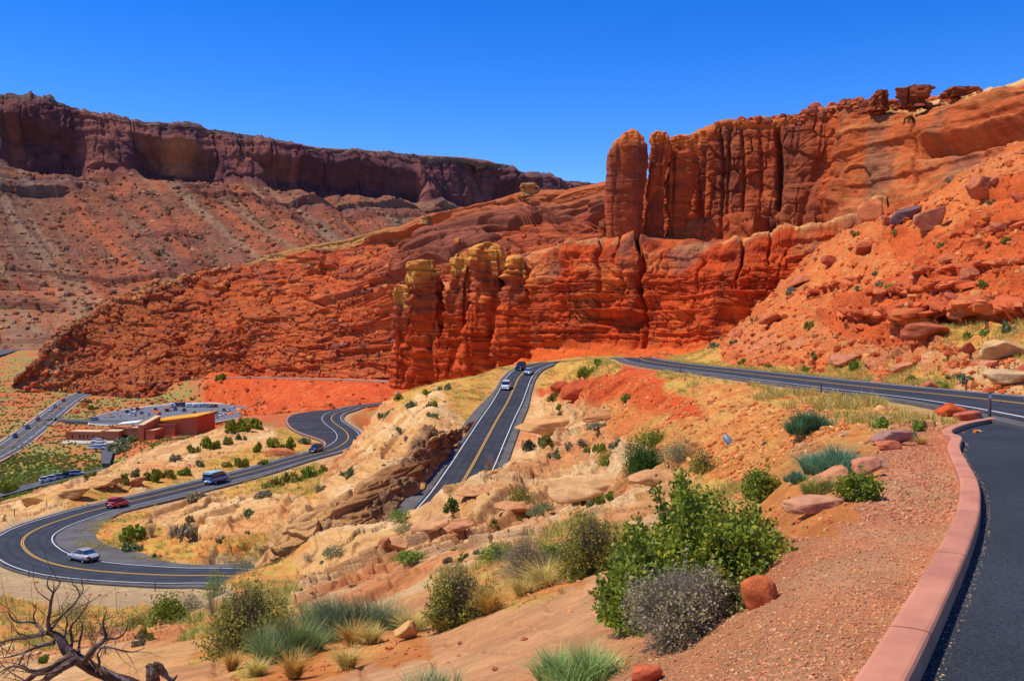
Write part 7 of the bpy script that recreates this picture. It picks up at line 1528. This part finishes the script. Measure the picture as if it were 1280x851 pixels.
LIMBS = [
 ('trunk', [T3(250,915,.3),T3(205,885),T3(168,860),T3(132,842),T3(104,829),T3(86,814),T3(73,797),T3(60,789)], [.13,.14,.12,.105,.10,.09,.07,.045], 1, 14, .2),
 ('branch', [T3(62,790),T3(60,776),T3(62,764),T3(64,752),T3(67,740),T3(73,733),T3(76,724)], [.05,.038,.034,.03,.024,.014,.006], 2, 9, .1),
 ('branch', [T3(67,741),T3(60,733,-.1),T3(60,724,-.1),T3(66,716,-.1)], [.018,.014,.010,.004], 3, 7, .1),
 ('branch', [T3(64,786),T3(72,776,.2),T3(82,764,.2),T3(92,756,.2),T3(99,744,.2),T3(96,735,.2),T3(91,730,.2),T3(89,722,.2)], [.034,.026,.022,.018,.015,.012,.010,.004], 4, 7, .1),
 ('branch', [T3(100,744,.2),T3(104,736,.2),T3(103,728,.2),T3(108,720,.3)], [.012,.010,.008,.003], 5, 6, .1),
 ('branch', [T3(106,830),T3(112,818,-.1),T3(120,808,-.1),T3(131,797,-.1),T3(129,782,-.1),T3(130,772,-.1),T3(134,762,-.1)], [.085,.075,.06,.035,.024,.018,.006], 6, 10, .14),
 ('branch', [T3(128,800,-.1),T3(138,798,-.1),T3(148,797,-.1),T3(157,788,-.1),T3(160,778,-.1)], [.045,.028,.022,.015,.005], 7, 8, .1),
 ('branch', [T3(122,808,-.1),T3(138,809,-.2),T3(154,813,-.2),T3(168,814,-.2),T3(182,809,-.2)], [.03,.022,.018,.013,.004], 8, 7, .1),
 ('branch', [T3(60,790),T3(44,794,.1),T3(30,797,.1),T3(17,798,.1),T3(0,803,.1),T3(-14,805,.1)], [.055,.045,.036,.028,.02,.008], 9, 8, .12),
 ('branch', [T3(55,791),T3(46,780,.2),T3(40,777,.2),T3(22,777,.2),T3(13,770,.2),T3(9,762,.2)], [.04,.034,.028,.022,.014,.004], 10, 8, .12),
 ('branch', [T3(88,820,-.1),T3(74,828,-.3),T3(60,836,-.3),T3(44,842,-.3),T3(30,853,-.3),T3(10,866,-.3)], [.085,.07,.06,.055,.045,.03], 11, 10, .14),
 ('branch', [T3(92,826,-.2),T3(72,838,-.5),T3(56,850,-.5),T3(44,862,-.5)], [.09,.075,.06,.05], 12, 10, .14),
 ('branch', [T3(60,835,-.3),T3(40,838,-.4),T3(20,832,-.4),T3(6,836,-.4),T3(-6,845,-.4)], [.04,.03,.022,.016,.006], 13, 7, .1),
 ('branch', [T3(68,802,-.1),T3(52,806,-.1),T3(43,809,-.1),T3(30,815,-.1),T3(14,820,-.1),T3(0,822,-.1)], [.055,.045,.034,.025,.018,.008], 14, 8, .12),
 ('branch', [T3(31,815,-.1),T3(26,824,-.2),T3(22,832,-.2),T3(10,842,-.2),T3(2,851,-.2)], [.024,.018,.014,.01,.004], 15, 7, .1),
 ('branch', [T3(88,812),T3(90,800,.1),T3(88,785,.1),T3(94,776,.1),T3(101,768,.1),T3(108,757,.1),T3(113,743,.1)], [.036,.03,.026,.02,.016,.011,.004], 16, 8, .1),
 ('branch', [T3(99,818),T3(99,804,.1),T3(102,792,.1),T3(103,782,.1),T3(99,772,.2)], [.032,.026,.022,.014,.005], 17, 8, .1),
 ('branch', [T3(80,800),T3(82,788,.1),T3(84,776,.1),T3(79,764,.1),T3(76,756,.1)], [.03,.022,.016,.01,.004], 18, 7, .1),
 ('branch', [T3(120,838,-.2),T3(124,828,-.3),T3(122,818,-.3),T3(126,810,-.3)], [.03,.026,.022,.02], 19, 7, .1),
 ('branch', [T3(46,783,.2),T3(42,770,.2),T3(45,760,.2),T3(38,752,.2)], [.02,.016,.011,.004], 20, 6, .1)]
for i, (nm, pts, rad, sd, n_, ro_) in enumerate(LIMBS):
    rad = [r * (.58 if i else .66) for r in rad]
    limb(nm, pts, rad, sd, n_, ro_)
    if i: sub(pts, min(.016, rad[len(rad) // 2] * .55), 1, sd)
ps = []
for pts, rad in TW: ps.append(tube(pts, rad, 5, .05, 3))
V, Fq, C = join_parts(*ps); mesh_obj('twigs', V - OFFT, Fq, M_dead, tree_root, col=C)
st_root = empty('dead_stump', tuple(T3(196, 858, .1))); tag(st_root, 'small twisted dead stump beside the fallen trunk at the bottom left', 'dead stump'); O2 = np.array(st_root.location)
ps = [tube([T3(196,872,.1),T3(192,856),T3(190,842),T3(187,834),T3(183,831)], [.09,.08,.07,.05,.02], 10, .16, 31), tube([T3(190,845),T3(197,835),T3(203,838),T3(208,845),T3(216,849),T3(222,843)], [.07,.06,.045,.03,.022,.006], 9, .15, 32), tube([T3(189,840),T3(194,831),T3(202,830)], [.05,.045,.012], 8, .15, 33)]
V, Fq, C = join_parts(*ps); mesh_obj('wood', V - O2, Fq, M_dead, st_root, col=C)
